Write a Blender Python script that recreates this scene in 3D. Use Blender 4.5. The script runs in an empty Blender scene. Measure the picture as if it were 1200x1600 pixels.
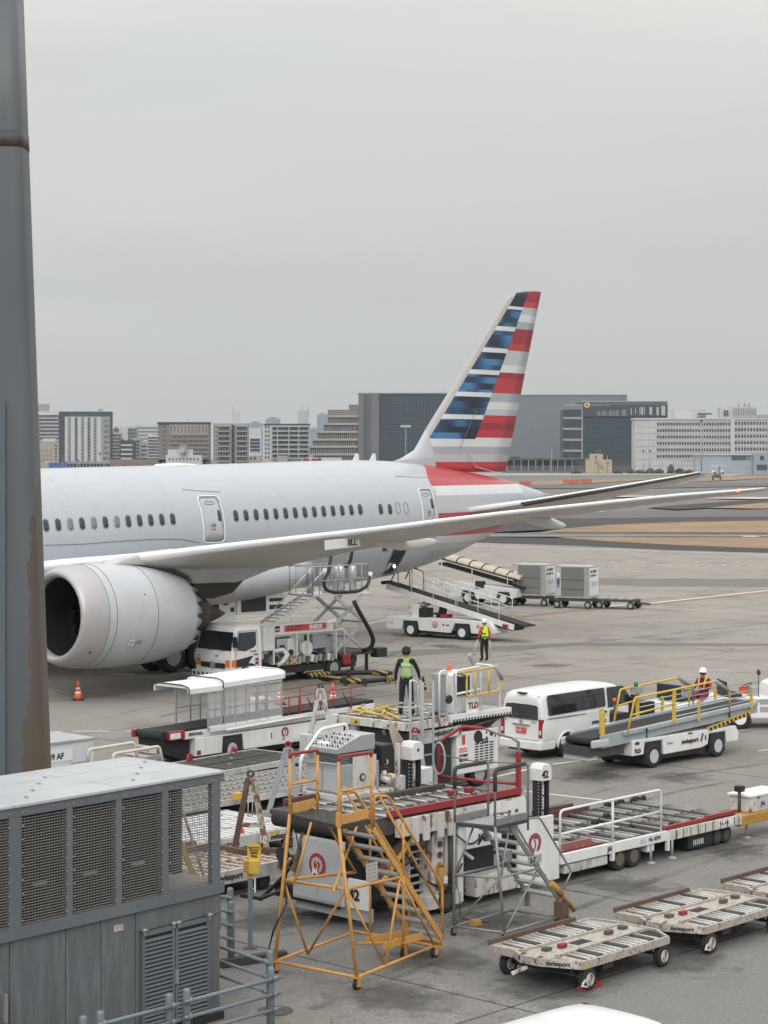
import bpy, bmesh, math, random
from mathutils import Vector, Matrix
rnd = random.Random(7)
S = bpy.context.scene
COL = S.collection
R = math.radians
F, H, YH = 3150.0, 8.7, 716.0        # focal length in photo pixels, eye height in metres, horizon row

# ---------------------------------------------------------------- camera, sky, sun, exposure
cam = bpy.data.cameras.new('camera'); cam_o = bpy.data.objects.new('camera', cam); COL.objects.link(cam_o)
cam.sensor_fit = 'VERTICAL'; cam.sensor_height = 36; cam.lens = 36 * F / 1600; cam.shift_y = -(800 - YH) / 1600
cam.clip_start = .5; cam.clip_end = 20000
cam_o.location = (0, 0, H); cam_o.rotation_euler = (R(90), 0, 0); S.camera = cam_o
SUN_EL, SUN_AZ = 37, 184
w = bpy.data.worlds.new('World'); S.world = w; w.use_nodes = True
nt = w.node_tree; nt.nodes.clear()
def wn(t, **k):
    n = nt.nodes.new(t)
    for a, b in k.items(): setattr(n, a, b)
    return n
out = wn('ShaderNodeOutputWorld'); bg = wn('ShaderNodeBackground'); sky = wn('ShaderNodeTexSky', sky_type='NISHITA')
sky.sun_disc = False; sky.sun_elevation = R(SUN_EL); sky.sun_rotation = R(SUN_AZ); sky.air_density = 1; sky.dust_density = 3
tc = wn('ShaderNodeTexCoord'); sep = wn('ShaderNodeSeparateXYZ'); nt.links.new(tc.outputs['Generated'], sep.inputs[0])
ramp = wn('ShaderNodeValToRGB'); nt.links.new(sep.outputs[2], ramp.inputs[0])
e = ramp.color_ramp.elements
e[0].position = 0.0; e[0].color = (.540, .552, .560, 1); e[1].position = 1; e[1].color = (1.80, 1.80, 1.80, 1)
for p_, c_ in ((.03, (.565, .578, .586, 1)), (.10, (.585, .592, .60, 1)), (.16, (.66, .665, .665, 1)), (.225, (.76, .755, .73, 1)), (.45, (1.05, 1.045, 1.035, 1))):
    x = ramp.color_ramp.elements.new(p_); x.color = c_
mp = wn('ShaderNodeMapping'); mp.inputs['Scale'].default_value = (1.2, 1.2, 7); nt.links.new(tc.outputs['Generated'], mp.inputs[0])
nz = wn('ShaderNodeTexNoise'); nz.inputs['Scale'].default_value = 1.6; nz.inputs['Detail'].default_value = 4; nt.links.new(mp.outputs[0], nz.inputs[0])
mr = wn('ShaderNodeMapRange'); mr.inputs[1].default_value = .3; mr.inputs[2].default_value = .7; mr.inputs[3].default_value = .94; mr.inputs[4].default_value = 1.055
nt.links.new(nz.outputs[0], mr.inputs[0])
mx = wn('ShaderNodeVectorMath', operation='SCALE'); nt.links.new(ramp.outputs[0], mx.inputs[0]); nt.links.new(mr.outputs[0], mx.inputs['Scale'])
sc_ = wn('ShaderNodeVectorMath', operation='SCALE'); nt.links.new(sky.outputs[0], sc_.inputs[0]); sc_.inputs['Scale'].default_value = .004
ad = wn('ShaderNodeVectorMath', operation='ADD'); nt.links.new(mx.outputs[0], ad.inputs[0]); nt.links.new(sc_.outputs[0], ad.inputs[1])
mp2 = wn('ShaderNodeMapping'); mp2.inputs['Scale'].default_value = (.9, .9, 4.5); mp2.inputs['Location'].default_value = (3.1, 1.7, .4); nt.links.new(tc.outputs['Generated'], mp2.inputs[0])
nz2 = wn('ShaderNodeTexNoise'); nz2.inputs['Scale'].default_value = 2.4; nz2.inputs['Detail'].default_value = 5; nt.links.new(mp2.outputs[0], nz2.inputs[0])
tint = wn('ShaderNodeValToRGB'); nt.links.new(nz2.outputs[0], tint.inputs[0]); te = tint.color_ramp.elements; te[0].position = .36; te[0].color = (.965, .985, 1.0, 1); te[1].position = .64; te[1].color = (1.03, 1.01, .975, 1)
tm_ = wn('ShaderNodeVectorMath', operation='MULTIPLY'); nt.links.new(ad.outputs[0], tm_.inputs[0]); nt.links.new(tint.outputs[0], tm_.inputs[1])
nt.links.new(tm_.outputs[0], bg.inputs[0]); bg.inputs[1].default_value = 1.0; nt.links.new(bg.outputs[0], out.inputs[0])
sl = bpy.data.lights.new('sun', 'SUN'); sl.energy = 1.15; sl.angle = R(30); sl.color = (1, .97, .93)
so = bpy.data.objects.new('sun', sl); COL.objects.link(so); so.rotation_euler = (R(90 - SUN_EL), 0, R(180 - SUN_AZ))
S.view_settings.view_transform = 'Standard'; S.view_settings.look = 'None'; S.view_settings.exposure = 0; S.view_settings.gamma = 1
S.cycles.max_bounces = 6; S.cycles.use_denoising = True

# ---------------------------------------------------------------- helpers
MATS = {}
def mat(name, col, rough=.6, metal=0.0, dirt=0.0, dcol=(.12, .09, .06), scale=1.5, bump=0.0, rust=0.0, streak=1.0, spec=.5, trans=0.0):
    """a procedural paint: base colour, soft tone variation, optional dirt and rust patches"""
    if name in MATS: return MATS[name]
    m = bpy.data.materials.new(name); m.use_nodes = True; n = m.node_tree.nodes; l = m.node_tree.links
    b = n['Principled BSDF']; b.inputs['Roughness'].default_value = rough; b.inputs['Metallic'].default_value = metal
    b.inputs['Specular IOR Level'].default_value = spec
    tc = n.new('ShaderNodeTexCoord'); mp = n.new('ShaderNodeMapping'); mp.inputs['Scale'].default_value = (1, 1, 1 / streak)
    l.new(tc.outputs['Object'], mp.inputs[0])
    nz = n.new('ShaderNodeTexNoise'); nz.inputs['Scale'].default_value = scale; nz.inputs['Detail'].default_value = 5; nz.inputs['Roughness'].default_value = .65
    l.new(mp.outputs[0], nz.inputs[0])
    def mix(a, bb, fac, mode='MIX'):
        x = n.new('ShaderNodeMix'); x.data_type = 'RGBA'; x.blend_type = mode
        if hasattr(fac, 'links'): l.new(fac, x.inputs[0])
        else: x.inputs[0].default_value = fac
        for v, i in ((a, 6), (bb, 7)):
            if hasattr(v, 'links'): l.new(v, x.inputs[i])
            else: x.inputs[i].default_value = (*v, 1)
        return x.outputs[2]
    def rng(src, a, b_, c=0, d=1):
        r = n.new('ShaderNodeMapRange'); l.new(src, r.inputs[0])
        for i, v in enumerate((a, b_, c, d)): r.inputs[i + 1].default_value = v
        return r.outputs[0]
    c = mix(tuple(v * .93 for v in col), tuple(min(1, v * 1.06) for v in col), rng(nz.outputs[0], .35, .65))
    if dirt:
        n2 = n.new('ShaderNodeTexNoise'); n2.inputs['Scale'].default_value = scale * 2.3; n2.inputs['Detail'].default_value = 8; n2.inputs['Roughness'].default_value = .75
        l.new(mp.outputs[0], n2.inputs[0])
        c = mix(c, dcol, rng(n2.outputs[0], .62 - .25 * dirt, .8 - .1 * dirt, 0, min(1, dirt * 1.4)))
    if rust:
        n3 = n.new('ShaderNodeTexNoise'); n3.inputs['Scale'].default_value = scale * 3.1; n3.inputs['Detail'].default_value = 9; n3.inputs['Roughness'].default_value = .7
        l.new(mp.outputs[0], n3.inputs[0])
        c = mix(c, (.16, .06, .025), rng(n3.outputs[0], .66 - .2 * rust, .70 - .17 * rust, 0, .9))
    l.new(c, b.inputs['Base Color'])
    if bump:
        bp = n.new('ShaderNodeBump'); bp.inputs['Strength'].default_value = bump; bp.inputs['Distance'].default_value = .02
        n4 = n.new('ShaderNodeTexNoise'); n4.inputs['Scale'].default_value = scale * 20; n4.inputs['Detail'].default_value = 4; l.new(tc.outputs['Object'], n4.inputs[0])
        l.new(n4.outputs[0], bp.inputs['Height']); l.new(bp.outputs[0], b.inputs['Normal'])
    if trans:
        b.inputs['Alpha'].default_value = 1 - trans
    MATS[name] = m; return m
def emis(name, col, st):
    m = bpy.data.materials.new(name); m.use_nodes = True; b = m.node_tree.nodes['Principled BSDF']
    b.inputs['Base Color'].default_value = (*col, 1); b.inputs['Emission Color'].default_value = (*col, 1); b.inputs['Emission Strength'].default_value = st
    MATS[name] = m; return m

WHITE = mat('white_paint', (.72, .73, .73), .4, dirt=.35, dcol=(.38, .35, .31), streak=2.5, scale=2.2)
WHITEC = mat('clean_white_paint', (.78, .79, .79), .32, dirt=.06, dcol=(.5, .48, .45))
WHITER = mat('rusty_white_paint', (.60, .59, .56), .6, dirt=.45, dcol=(.22, .18, .14), rust=.55, streak=2.5)
WHITED = mat('grimy_white_paint', (.55, .55, .53), .6, dirt=.6, dcol=(.17, .15, .13), rust=.25, streak=2)
GREYP = mat('grey_paint', (.33, .35, .36), .5, dirt=.35, dcol=(.12, .11, .1))
STEEL = mat('galvanised_steel', (.36, .37, .38), .45, .5, dirt=.3, dcol=(.15, .13, .12))
ALU = mat('aluminium', (.55, .56, .57), .38, .7, dirt=.2, dcol=(.25, .24, .23))
RUSTY = mat('rusty_steel', (.13, .08, .06), .85, dirt=.5, dcol=(.05, .035, .03), rust=.4)
DARKS = mat('dark_steel', (.06, .058, .055), .65, dirt=.5, dcol=(.14, .11, .09), rust=.15)
BLACK = mat('black_paint', (.022, .022, .024), .6, dirt=.2, dcol=(.08, .07, .06))
RUBBER = mat('black_rubber', (.025, .025, .026), .85, dirt=.25, dcol=(.07, .065, .06))
YELLOW = mat('safety_yellow_paint', (.62, .42, .07), .5, dirt=.3, dcol=(.25, .17, .06))
ORANGE = mat('amber_yellow_paint', (.58, .30, .08), .5, dirt=.4, dcol=(.30, .15, .05), rust=.3, scale=4)
OCHRE = mat('ochre_paint', (.42, .23, .04), .55, dirt=.5, dcol=(.16, .1, .04), rust=.3)
RED = mat('red_paint', (.30, .028, .035), .55, dirt=.55, dcol=(.10, .035, .03), scale=3)
REDB = mat('bright_red_paint', (.58, .05, .05), .45, dirt=.1, dcol=(.3, .05, .04))
CONEO = mat('orange_plastic', (.80, .12, .05), .5)
GLASS = mat('dark_glass', (.018, .022, .026), .08, dirt=.05, spec=.8)
LAMP = mat('amber_lamp', (.75, .22, .03), .3)
LGREY = mat('light_grey_paint', (.48, .50, .51), .45, dirt=.3, dcol=(.22, .2, .18))
CHROME = mat('bright_metal', (.6, .6, .6), .25, .9)
TEXTD = mat('black_lettering', (.02, .02, .022), .6)
TEXTW = mat('white_lettering', (.8, .8, .8), .6)
HOSE = mat('black_hose', (.02, .02, .02), .5)

class MB:
    """collects simple solids and links them as one mesh"""
    def __init__(s): s.v = []; s.f = []; s.sm = []; s.mi = []; s.cur = 0; s.extra = []
    def use(s, m):
        if m in s.extra: s.cur = s.extra.index(m) + 1
        else: s.extra.append(m); s.cur = len(s.extra)
        return s
    def add(s, vs, fs, smooth=False):
        o = len(s.v); s.v += [tuple(p) for p in vs]; s.f += [tuple(i + o for i in f) for f in fs]
        s.sm += [smooth] * len(fs); s.mi += [s.cur] * len(fs); return s
    def box(s, c, d, rz=0, rot=None):
        M = rot if rot else Matrix.Rotation(rz, 3, 'Z')
        vs = [Vector(c) + M @ Vector((a * d[0] / 2, b * d[1] / 2, e * d[2] / 2)) for a in (-1, 1) for b in (-1, 1) for e in (-1, 1)]
        return s.add(vs, [(0, 1, 3, 2), (4, 6, 7, 5), (0, 4, 5, 1), (2, 3, 7, 6), (0, 2, 6, 4), (1, 5, 7, 3)])
    def b2(s, x0, x1, y0, y1, z0, z1): return s.box(((x0 + x1) / 2, (y0 + y1) / 2, (z0 + z1) / 2), (abs(x1 - x0), abs(y1 - y0), abs(z1 - z0)))
    def bar(s, p, q, w, h=None):
        h = h or w; p = Vector(p); q = Vector(q); d = (q - p)
        if d.length < 1e-6: return s
        x = d.normalized(); up = Vector((0, 0, 1)) if abs(x.z) < .95 else Vector((0, 1, 0))
        y = up.cross(x).normalized(); z = x.cross(y); M = Matrix((x, y, z)).transposed()
        return s.box((p + q) / 2, (d.length, w, h), rot=M)
    def tube(s, pts, r, n=8, closed=False):
        pts = [Vector(p) for p in pts]; N = len(pts); rings = []; prev = None
        for i, p in enumerate(pts):
            if closed: t = pts[(i + 1) % N] - pts[i - 1]
            else: t = (pts[min(i + 1, N - 1)] - pts[max(i - 1, 0)])
            t = t.normalized() if t.length > 1e-9 else Vector((0, 0, 1))
            if prev is None:
                a = Vector((0, 0, 1)) if abs(t.z) < .9 else Vector((1, 0, 0)); u = t.cross(a).normalized()
            else:
                u = prev - t * prev.dot(t); u = u.normalized() if u.length > 1e-6 else t.orthogonal().normalized()
            prev = u; v = t.cross(u); k = 1.0
            if 0 < i < N - 1 or closed:
                a1 = (pts[i] - pts[i - 1]).normalized(); k = 1 / max(.6, a1.dot(t))
            rings.append([p + (u * math.cos(2 * math.pi * j / n) + v * math.sin(2 * math.pi * j / n)) * r * k for j in range(n)])
        vs = [q for rr in rings for q in rr]; fs = []
        for i in range(N if closed else N - 1):
            a = i * n; b = ((i + 1) % N) * n
            for j in range(n): fs.append((a + j, a + (j + 1) % n, b + (j + 1) % n, b + j))
        s.add(vs, fs, n > 5)
        if not closed:
            o = len(s.v) - len(vs)
            s.f += [tuple(o + j for j in range(n))[::-1], tuple(o + (N - 1) * n + j for j in range(n))]; s.sm += [False] * 2; s.mi += [s.cur] * 2
        return s
    def cyl(s, p, q, r, n=16): return s.tube([p, q], r, n)
    def lathe(s, prof, base, axis, n=24, smooth=True, caps=True):
        base = Vector(base); ax = Vector(axis).normalized(); u = ax.orthogonal().normalized(); v = ax.cross(u); vs = []; fs = []
        for r, h in prof:
            for j in range(n):
                a = 2 * math.pi * j / n; vs.append(base + ax * h + (u * math.cos(a) + v * math.sin(a)) * r)
        for i in range(len(prof) - 1):
            for j in range(n): fs.append((i * n + j, i * n + (j + 1) % n, (i + 1) * n + (j + 1) % n, (i + 1) * n + j))
        s.add(vs, fs, smooth)
        if caps:
            o = len(s.v) - len(vs); s.f += [tuple(o + j for j in range(n))[::-1], tuple(o + (len(prof) - 1) * n + j for j in range(n))]; s.sm += [False] * 2; s.mi += [s.cur] * 2
        return s
    def prism(s, poly, a, b, ax='y'):
        """outline extruded between a and b along an axis; poly holds the two other coordinates in order"""
        def P(u, v, w): return {'y': (u, w, v), 'x': (w, u, v), 'z': (u, v, w)}[ax]
        n = len(poly); vs = [P(u, v, a) for u, v in poly] + [P(u, v, b) for u, v in poly]
        fs = [tuple(range(n)), tuple(range(2 * n - 1, n - 1, -1))] + [(i, i + n, (i + 1) % n + n, (i + 1) % n) for i in range(n)]
        return s.add(vs, fs)
    def loft(s, rings, smooth=True, caps=True):
        n = len(rings[0]); vs = [p for r in rings for p in r]; fs = []
        for i in range(len(rings) - 1):
            for j in range(n): fs.append((i * n + j, i * n + (j + 1) % n, (i + 1) * n + (j + 1) % n, (i + 1) * n + j))
        s.add(vs, fs, smooth)
        if caps:
            o = len(s.v) - len(vs); s.f += [tuple(o + j for j in range(n))[::-1], tuple(o + (len(rings) - 1) * n + j for j in range(n))]; s.sm += [False] * 2; s.mi += [s.cur] * 2
        return s
    def build(s, name, m, parent=None, bevel=0, label=None, kind=None):
        me = bpy.data.meshes.new(name); me.from_pydata(s.v, [], s.f); me.materials.append(m)
        for x in s.extra: me.materials.append(x)
        me.polygons.foreach_set('use_smooth', s.sm); me.polygons.foreach_set('material_index', s.mi)
        bm = bmesh.new(); bm.from_mesh(me); bmesh.ops.recalc_face_normals(bm, faces=bm.faces); bm.to_mesh(me); bm.free()
        o = bpy.data.objects.new(name, me); COL.objects.link(o); o.parent = parent
        if bevel:
            b = o.modifiers.new('bevel', 'BEVEL'); b.width = bevel; b.segments = 2; b.limit_method = 'ANGLE'; b.angle_limit = R(35)
        if label: o['label'] = label
        if kind: o['kind'] = kind
        return o

def g(px, py, z=0):
    """ground point (or point at height z) seen at a photo pixel"""
    Y = (H - z) * F / (py - YH); return ((px - 600) * Y / F, Y)
def tag(o, label, cat, group=None):
    o['label'] = label; o['category'] = cat
    if group: o['group'] = group
    return o
def thing(name, label, cat, loc, ang=0, group=None):
    o = bpy.data.objects.new(name, None); COL.objects.link(o); o.empty_display_size = .3
    o.location = (loc[0], loc[1], loc[2] if len(loc) > 2 else 0); o.rotation_euler = (0, 0, R(ang)); return tag(o, label, cat, group)
def copy_tree(o, parent=None):
    c = o.copy(); COL.objects.link(c); c.parent = parent
    for ch in list(o.children): copy_tree(ch, c)
    return c
def struct(o): o['kind'] = 'structure'; return o
class Fr:
    """local frame of a vehicle: turns photo measurements into its own coordinates"""
    def __init__(s, o, ang): s.o = o; a = R(ang); s.a = ang; s.u = (math.cos(a), math.sin(a)); s.n = (-math.sin(a), math.cos(a))
    def loc(s, X, Y): dx, dy = X - s.o[0], Y - s.o[1]; return dx * s.u[0] + dy * s.u[1], dx * s.n[0] + dy * s.n[1]
    def z(s, px, py, z): x, y = s.loc(*g(px, py, z)); return (x, y, z)
    def y(s, px, py, y):
        k = (px - 600) / F; ox = s.o[0] + s.n[0] * y; oy = s.o[1] + s.n[1] * y
        x = (k * oy - ox) / (s.u[0] - k * s.u[1]); Y = oy + s.u[1] * x; return (x, y, H - (py - YH) * Y / F)
    def x(s, px, py, x):
        k = (px - 600) / F; ox = s.o[0] + s.u[0] * x; oy = s.o[1] + s.u[1] * x
        y = (k * oy - ox) / (s.n[0] - k * s.n[1]); Y = oy + s.n[1] * y; return (x, y, H - (py - YH) * Y / F)

def text(body, size, m, parent, loc, rot, name='lettering', bold=0.0, align='LEFT', squash=1.0):
    c = bpy.data.curves.new('t', 'FONT'); c.body = body; c.size = size; c.extrude = .003; c.offset = bold; c.align_x = align; c.resolution_u = 3
    t = bpy.data.objects.new('t', c); me = bpy.data.meshes.new_from_object(t); me.name = name
    bpy.data.objects.remove(t); bpy.data.curves.remove(c)
    if squash != 1.0:
        for v in me.vertices: v.co.x *= squash
    me.materials.clear(); me.materials.append(m)
    o = bpy.data.objects.new(name, me); COL.objects.link(o); o.parent = parent; o.location = loc; o.rotation_euler = rot
    return o
SIDE_R = (R(90), 0, 0)            # text reading along +x on a face that looks towards -y
SIDE_L = (R(90), 0, R(180))       # along -x on a face towards +y
FRONT = (R(90), 0, R(90))         # on a face towards +x
REAR = (R(90), 0, R(-90))         # on a face towards -x

TYRES = {}
def wheel(parent, x, y, r, wd, rim=None, z=None, side=-1, name='wheel'):
    """tyre with its rim as a sub-part; the dished face looks towards local side*y"""
    key = (r, wd, rim.name if rim else '', side)
    if key not in TYRES:
        a = MB(); h = wd / 2
        a.lathe([(r * .58, -h * .8), (r * .80, -h), (r * .95, -h * .85), (r, -h * .55), (r, -h * .12), (r * .975, -h * .1), (r * .975, h * .1), (r, h * .12), (r, h * .55), (r * .95, h * .85), (r * .80, h), (r * .58, h * .8)], (0, 0, 0), (0, 1, 0), 28)
        b = MB(); q = side
        b.lathe([(r * .60, q * h * .98), (r * .56, q * h * .99), (r * .50, q * h * .55), (r * .30, q * h * .45), (r * .22, q * h * .85), (r * .02, q * h * .9)], (0, 0, 0), (0, 1, 0), 20)
        for k in range(6):
            t = k * math.pi / 3; b.use(BLACK); b.cyl((math.cos(t) * r * .4, q * h * .47, math.sin(t) * r * .4), (math.cos(t) * r * .4, q * h * .56, math.sin(t) * r * .4), r * .07, 8)
        ta = a.build(name, RUBBER); tb = b.build('rim', rim or GREYP); TYRES[key] = (ta.data, tb.data)
        bpy.data.objects.remove(ta); bpy.data.objects.remove(tb)
    A, B = TYRES[key]
    o = bpy.data.objects.new(name, A); COL.objects.link(o); o.parent = parent; o.location = (x, y, r if z is None else z)
    p = bpy.data.objects.new('rim', B); COL.objects.link(p); p.parent = o
    return o
def rail(parent, pts, r, m, name='handrail', n=8):
    return MB().tube(pts, r, n).build(name, m, parent)
def arcpath(pts, rad=.08, k=4):
    """rounds the corners of a polyline"""
    pts = [Vector(p) for p in pts]; o = [pts[0]]
    for i in range(1, len(pts) - 1):
        a = (pts[i - 1] - pts[i]); b = (pts[i + 1] - pts[i]); ra = min(rad, a.length * .45, b.length * .45)
        p0 = pts[i] + a.normalized() * ra; p2 = pts[i] + b.normalized() * ra
        for j in range(k + 1):
            t = j / k; o.append(p0 * (1 - t) ** 2 + pts[i] * 2 * t * (1 - t) + p2 * t * t)
    o.append(pts[-1]); return o
# ---------------------------------------------------------------- ground
ORD = 'first second third fourth fifth sixth seventh eighth ninth tenth eleventh twelfth'.split()
def ground_mat(name, c1, c2, c3=None, big=.03, fine=3.0, bump=.25, ygrad=None, stain=0.0):
    m = bpy.data.materials.new(name); m.use_nodes = True; n = m.node_tree.nodes; l = m.node_tree.links; b = n['Principled BSDF']
    b.inputs['Roughness'].default_value = .85; b.inputs['Specular IOR Level'].default_value = .3
    tc = n.new('ShaderNodeTexCoord')
    def noise(s, d=6, r=.6, sc=(1, 1, 1), rz=0):
        mp = n.new('ShaderNodeMapping'); mp.inputs['Scale'].default_value = sc; mp.inputs['Rotation'].default_value = (0, 0, R(rz)); l.new(tc.outputs['Object'], mp.inputs[0])
        x = n.new('ShaderNodeTexNoise'); x.inputs['Scale'].default_value = s; x.inputs['Detail'].default_value = d; x.inputs['Roughness'].default_value = r; l.new(mp.outputs[0], x.inputs[0]); return x.outputs[0]
    def rng(src, a, b_, c=0, d=1):
        r = n.new('ShaderNodeMapRange'); l.new(src, r.inputs[0])
        for i, v in enumerate((a, b_, c, d)): r.inputs[i + 1].default_value = v
        return r.outputs[0]
    def mix(a, bb, fac, mode='MIX'):
        x = n.new('ShaderNodeMix'); x.data_type = 'RGBA'; x.blend_type = mode
        if hasattr(fac, 'links'): l.new(fac, x.inputs[0])
        else: x.inputs[0].default_value = fac
        for v, i in ((a, 6), (bb, 7)):
            if hasattr(v, 'links'): l.new(v, x.inputs[i])
            else: x.inputs[i].default_value = (*v, 1)
        return x.outputs[2]
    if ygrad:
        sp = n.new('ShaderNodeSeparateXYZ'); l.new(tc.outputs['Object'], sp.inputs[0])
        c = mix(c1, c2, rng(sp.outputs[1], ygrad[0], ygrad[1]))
    else: c = mix(c1, c2, rng(noise(big), .35, .65))
    c = mix(c, tuple(v * .72 for v in (c3 or c1)), rng(noise(big * 6, 8, .7), .50, .70, 0, .75))
    c = mix(c, tuple(min(1, v * 1.28) for v in c2), rng(noise(big * 4.3, 9, .75, (1, .45, 1), 30), .54, .70, 0, .7))
    if stain:
        c = mix(c, (.05, .045, .04), rng(noise(.35, 7, .7, (1, .5, 1), -40), .57, .72, 0, stain))
        c = mix(c, (.34, .33, .32), rng(noise(.22, 10, .8, (.3, 1.4, 1), 46), .62, .76, 0, stain * .8))
    c = mix(c, (.5, .5, .5), rng(noise(fine * 22, 2, .6), .3, .7, 0, .0)); sp2 = noise(fine * 14, 3, .8)
    c = mix(c, tuple(v * .55 for v in c1), rng(sp2, .48, .66, 0, .8)); c = mix(c, tuple(min(1, v * 1.5) for v in c1), rng(noise(fine * 17, 3, .8), .52, .68, 0, .75))
    l.new(c, b.inputs['Base Color'])
    bp = n.new('ShaderNodeBump'); bp.inputs['Strength'].default_value = bump; bp.inputs['Distance'].default_value = .02; l.new(sp2, bp.inputs['Height']); l.new(bp.outputs[0], b.inputs['Normal'])
    MATS[name] = m; return m
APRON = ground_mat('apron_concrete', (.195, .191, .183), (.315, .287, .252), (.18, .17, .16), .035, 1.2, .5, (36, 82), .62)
ASPH = ground_mat('far_asphalt', (.155, .150, .145), (.20, .188, .175), None, .012, .4, .1)
DASPH = ground_mat('dark_asphalt', (.045, .043, .042), (.07, .066, .062), None, .02, .5, .1)
MASPH = ground_mat('runway_asphalt', (.115, .113, .112), (.165, .158, .15), None, .015, .5, .1)
GRASS = ground_mat('dry_grass', (.25, .17, .105), (.37, .25, .155), (.16, .12, .075), .05, .6, .4)
PAINTW = mat('road_paint_white', (.62, .61, .58), .7, dirt=.4, dcol=(.3, .28, .26), scale=2)
PAINTR = mat('road_paint_red', (.30, .13, .10), .8, dirt=.5, dcol=(.26, .23, .2), scale=2)
PAINTP = mat('faded_pink_paint', (.55, .42, .40), .8, dirt=.3, dcol=(.3, .28, .26), scale=.2)
JOINT = mat('joint_sealant', (.05, .047, .045), .9, dirt=.3, dcol=(.16, .15, .14))

def sheet(name, pts, z, m, kind='structure'):
    mb = MB(); mb.add([(x, y, z) for x, y in pts], [tuple(range(len(pts)))]); o = mb.build(name, m)
    if kind: o['kind'] = kind
    # keep the face looking up
    me = o.data
    if me.polygons[0].normal.z < 0: me.flip_normals()
    return o
sheet('ground', [(-9000, -200), (9000, -200), (9000, 11000), (-9000, 11000)], -.30, ASPH)
far = [g(*p) for p in ((1260, 866), (1200, 864), (1050, 860), (900, 853), (745, 848), (600, 846))]
sheet('apron', [(-160, -60), (160, -60), (160, 150)] + far + [(-90, 190), (-160, 190)], 0, APRON)
def farsheet(name, px, z, m): return sheet(name, [g(x, y, z) for x, y in px], z, m)
farsheet('shoulder_asphalt', [(600, 840), (745, 839), (900, 841), (1050, 850), (1200, 857), (1300, 860), (1300, 872), (1200, 867), (1050, 863), (900, 856), (745, 851), (600, 849)], -.05, DASPH)
farsheet('grass_strip', [(868, 839), (1000, 839.5), (1300, 840), (1300, 858), (1200, 857), (1050, 851), (950, 845.5), (900, 842)], -.04, GRASS)
farsheet('taxiway', [(600, 826), (760, 833), (900, 832), (1300, 834), (1300, 839.5), (600, 838.5)], -.06, MASPH)
farsheet('grass_island', [(846, 831), (880, 826), (950, 820), (1050, 816), (1200, 813.5), (1320, 812), (1320, 833), (1100, 832), (900, 831.4)], -.05, GRASS)
farsheet('runway_shoulder', [(600, 818), (760, 815), (900, 810), (1050, 808), (1320, 806), (1320, 813), (1100, 815), (950, 820), (870, 827), (760, 832), (600, 828)], -.07, DASPH)
farsheet('runway', [(600, 800), (900, 800), (1320, 794), (1320, 806), (1050, 808), (900, 810), (600, 816)], -.08, MASPH)
farsheet('grass_wedge', [(1105, 793.5), (1150, 789), (1200, 785), (1320, 781), (1320, 794.5), (1180, 794.5)], -.08, GRASS)
farsheet('runway_edge_asphalt', [(1010, 793), (1100, 786), (1180, 781), (1320, 778), (1320, 781), (1200, 785.5), (1110, 793), (1060, 796)], -.09, DASPH)
farsheet('grass_field', [(1074, 753), (1100, 747.5), (1140, 744.5), (1300, 741.5), (1300, 744.5), (1180, 748), (1130, 751)], -.1, GRASS)
farsheet('grass_verge', [(790, 752), (860, 751.5), (1000, 748), (1008, 750), (930, 754.5), (860, 757), (800, 757.5)], -.1, GRASS)
farsheet('pale_strip', [(700, 739), (1320, 738), (1320, 741), (700, 744)], -.12, mat('pale_concrete', (.30, .285, .26), .9, dirt=.2, scale=.02))
farsheet('dark_strip', [(780, 757.5), (1000, 756), (1320, 753), (1320, 757), (1000, 763), (780, 763)], -.12, MASPH)
def lines(name, segs, m, z=.004):
    """painted lines: (pixel a, pixel b, width in metres)"""
    mb = MB()
    for (a, b, wd) in segs:
        A = Vector(g(*a, z)); B = Vector(g(*b, z)); d = (B - A).normalized(); n_ = Vector((-d.y, d.x)) * wd / 2
        mb.add([(*(A + n_), z), (*(B + n_), z), (*(B - n_), z), (*(A - n_), z)], [(3, 2, 1, 0)])
    o = mb.build(name, m); o['kind'] = 'structure'; return o
lines('white_marking', [((60, 1143), (95, 1143), .12), ((114, 1142.5), (172, 1142.5), .12), ((198, 1142), (242, 1141.5), .12), ((420, 1139), (480, 1138), .12), ((176, 1053), (211, 1054), .3),
    ((720, 1226), (830, 1201), .13), ((864, 1194), (906, 1189), .13), ((819, 1236), (940, 1250), .12), ((560, 978), (606, 968), .15), ((1185, 1173), (1240, 1166), .12), ((390, 968), (470, 962), .15), ((450, 985), (560, 978), .15),
    ((860, 1290), (940, 1265), .1), ((255, 1420), (460, 1372), .14), ((430, 1165), (520, 1180), .12)], PAINTW, .005)
lines('taxi_line', [((880, 951), (1010, 943), .3), ((1010, 943), (1300, 912), .3), ((1010, 949), (1300, 962), .12), ((640, 850), (900, 857.5), .3), ((900, 857.5), (1250, 868), .3)], PAINTW)
lines('red_marking', [((795, 966), (880, 956), .5), ((880, 956), (1010, 945), .5), ((1010, 945), (1300, 914), .45)], PAINTR, .010)
lines('dash_marking', [((x, 881.5 + (x - 590) * .004), (x + 7, 881.5 + (x - 590) * .004), .35) for x in range(560, 1300, 21)], PAINTW)
lines('runway_line', [((600, 836), (1320, 836.6), .8), ((600, 800.5), (900, 800.5), .8), ((905, 799), (945, 799), 2.0)], PAINTW, -.04)
lines('pink_marking', [((950, 776), (1015, 774.5), 9), ((1140, 779), (1210, 777), 14), ((1160, 838), (1185, 838), 3)], PAINTP, -.045)
mb = MB(); wj = .045
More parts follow.
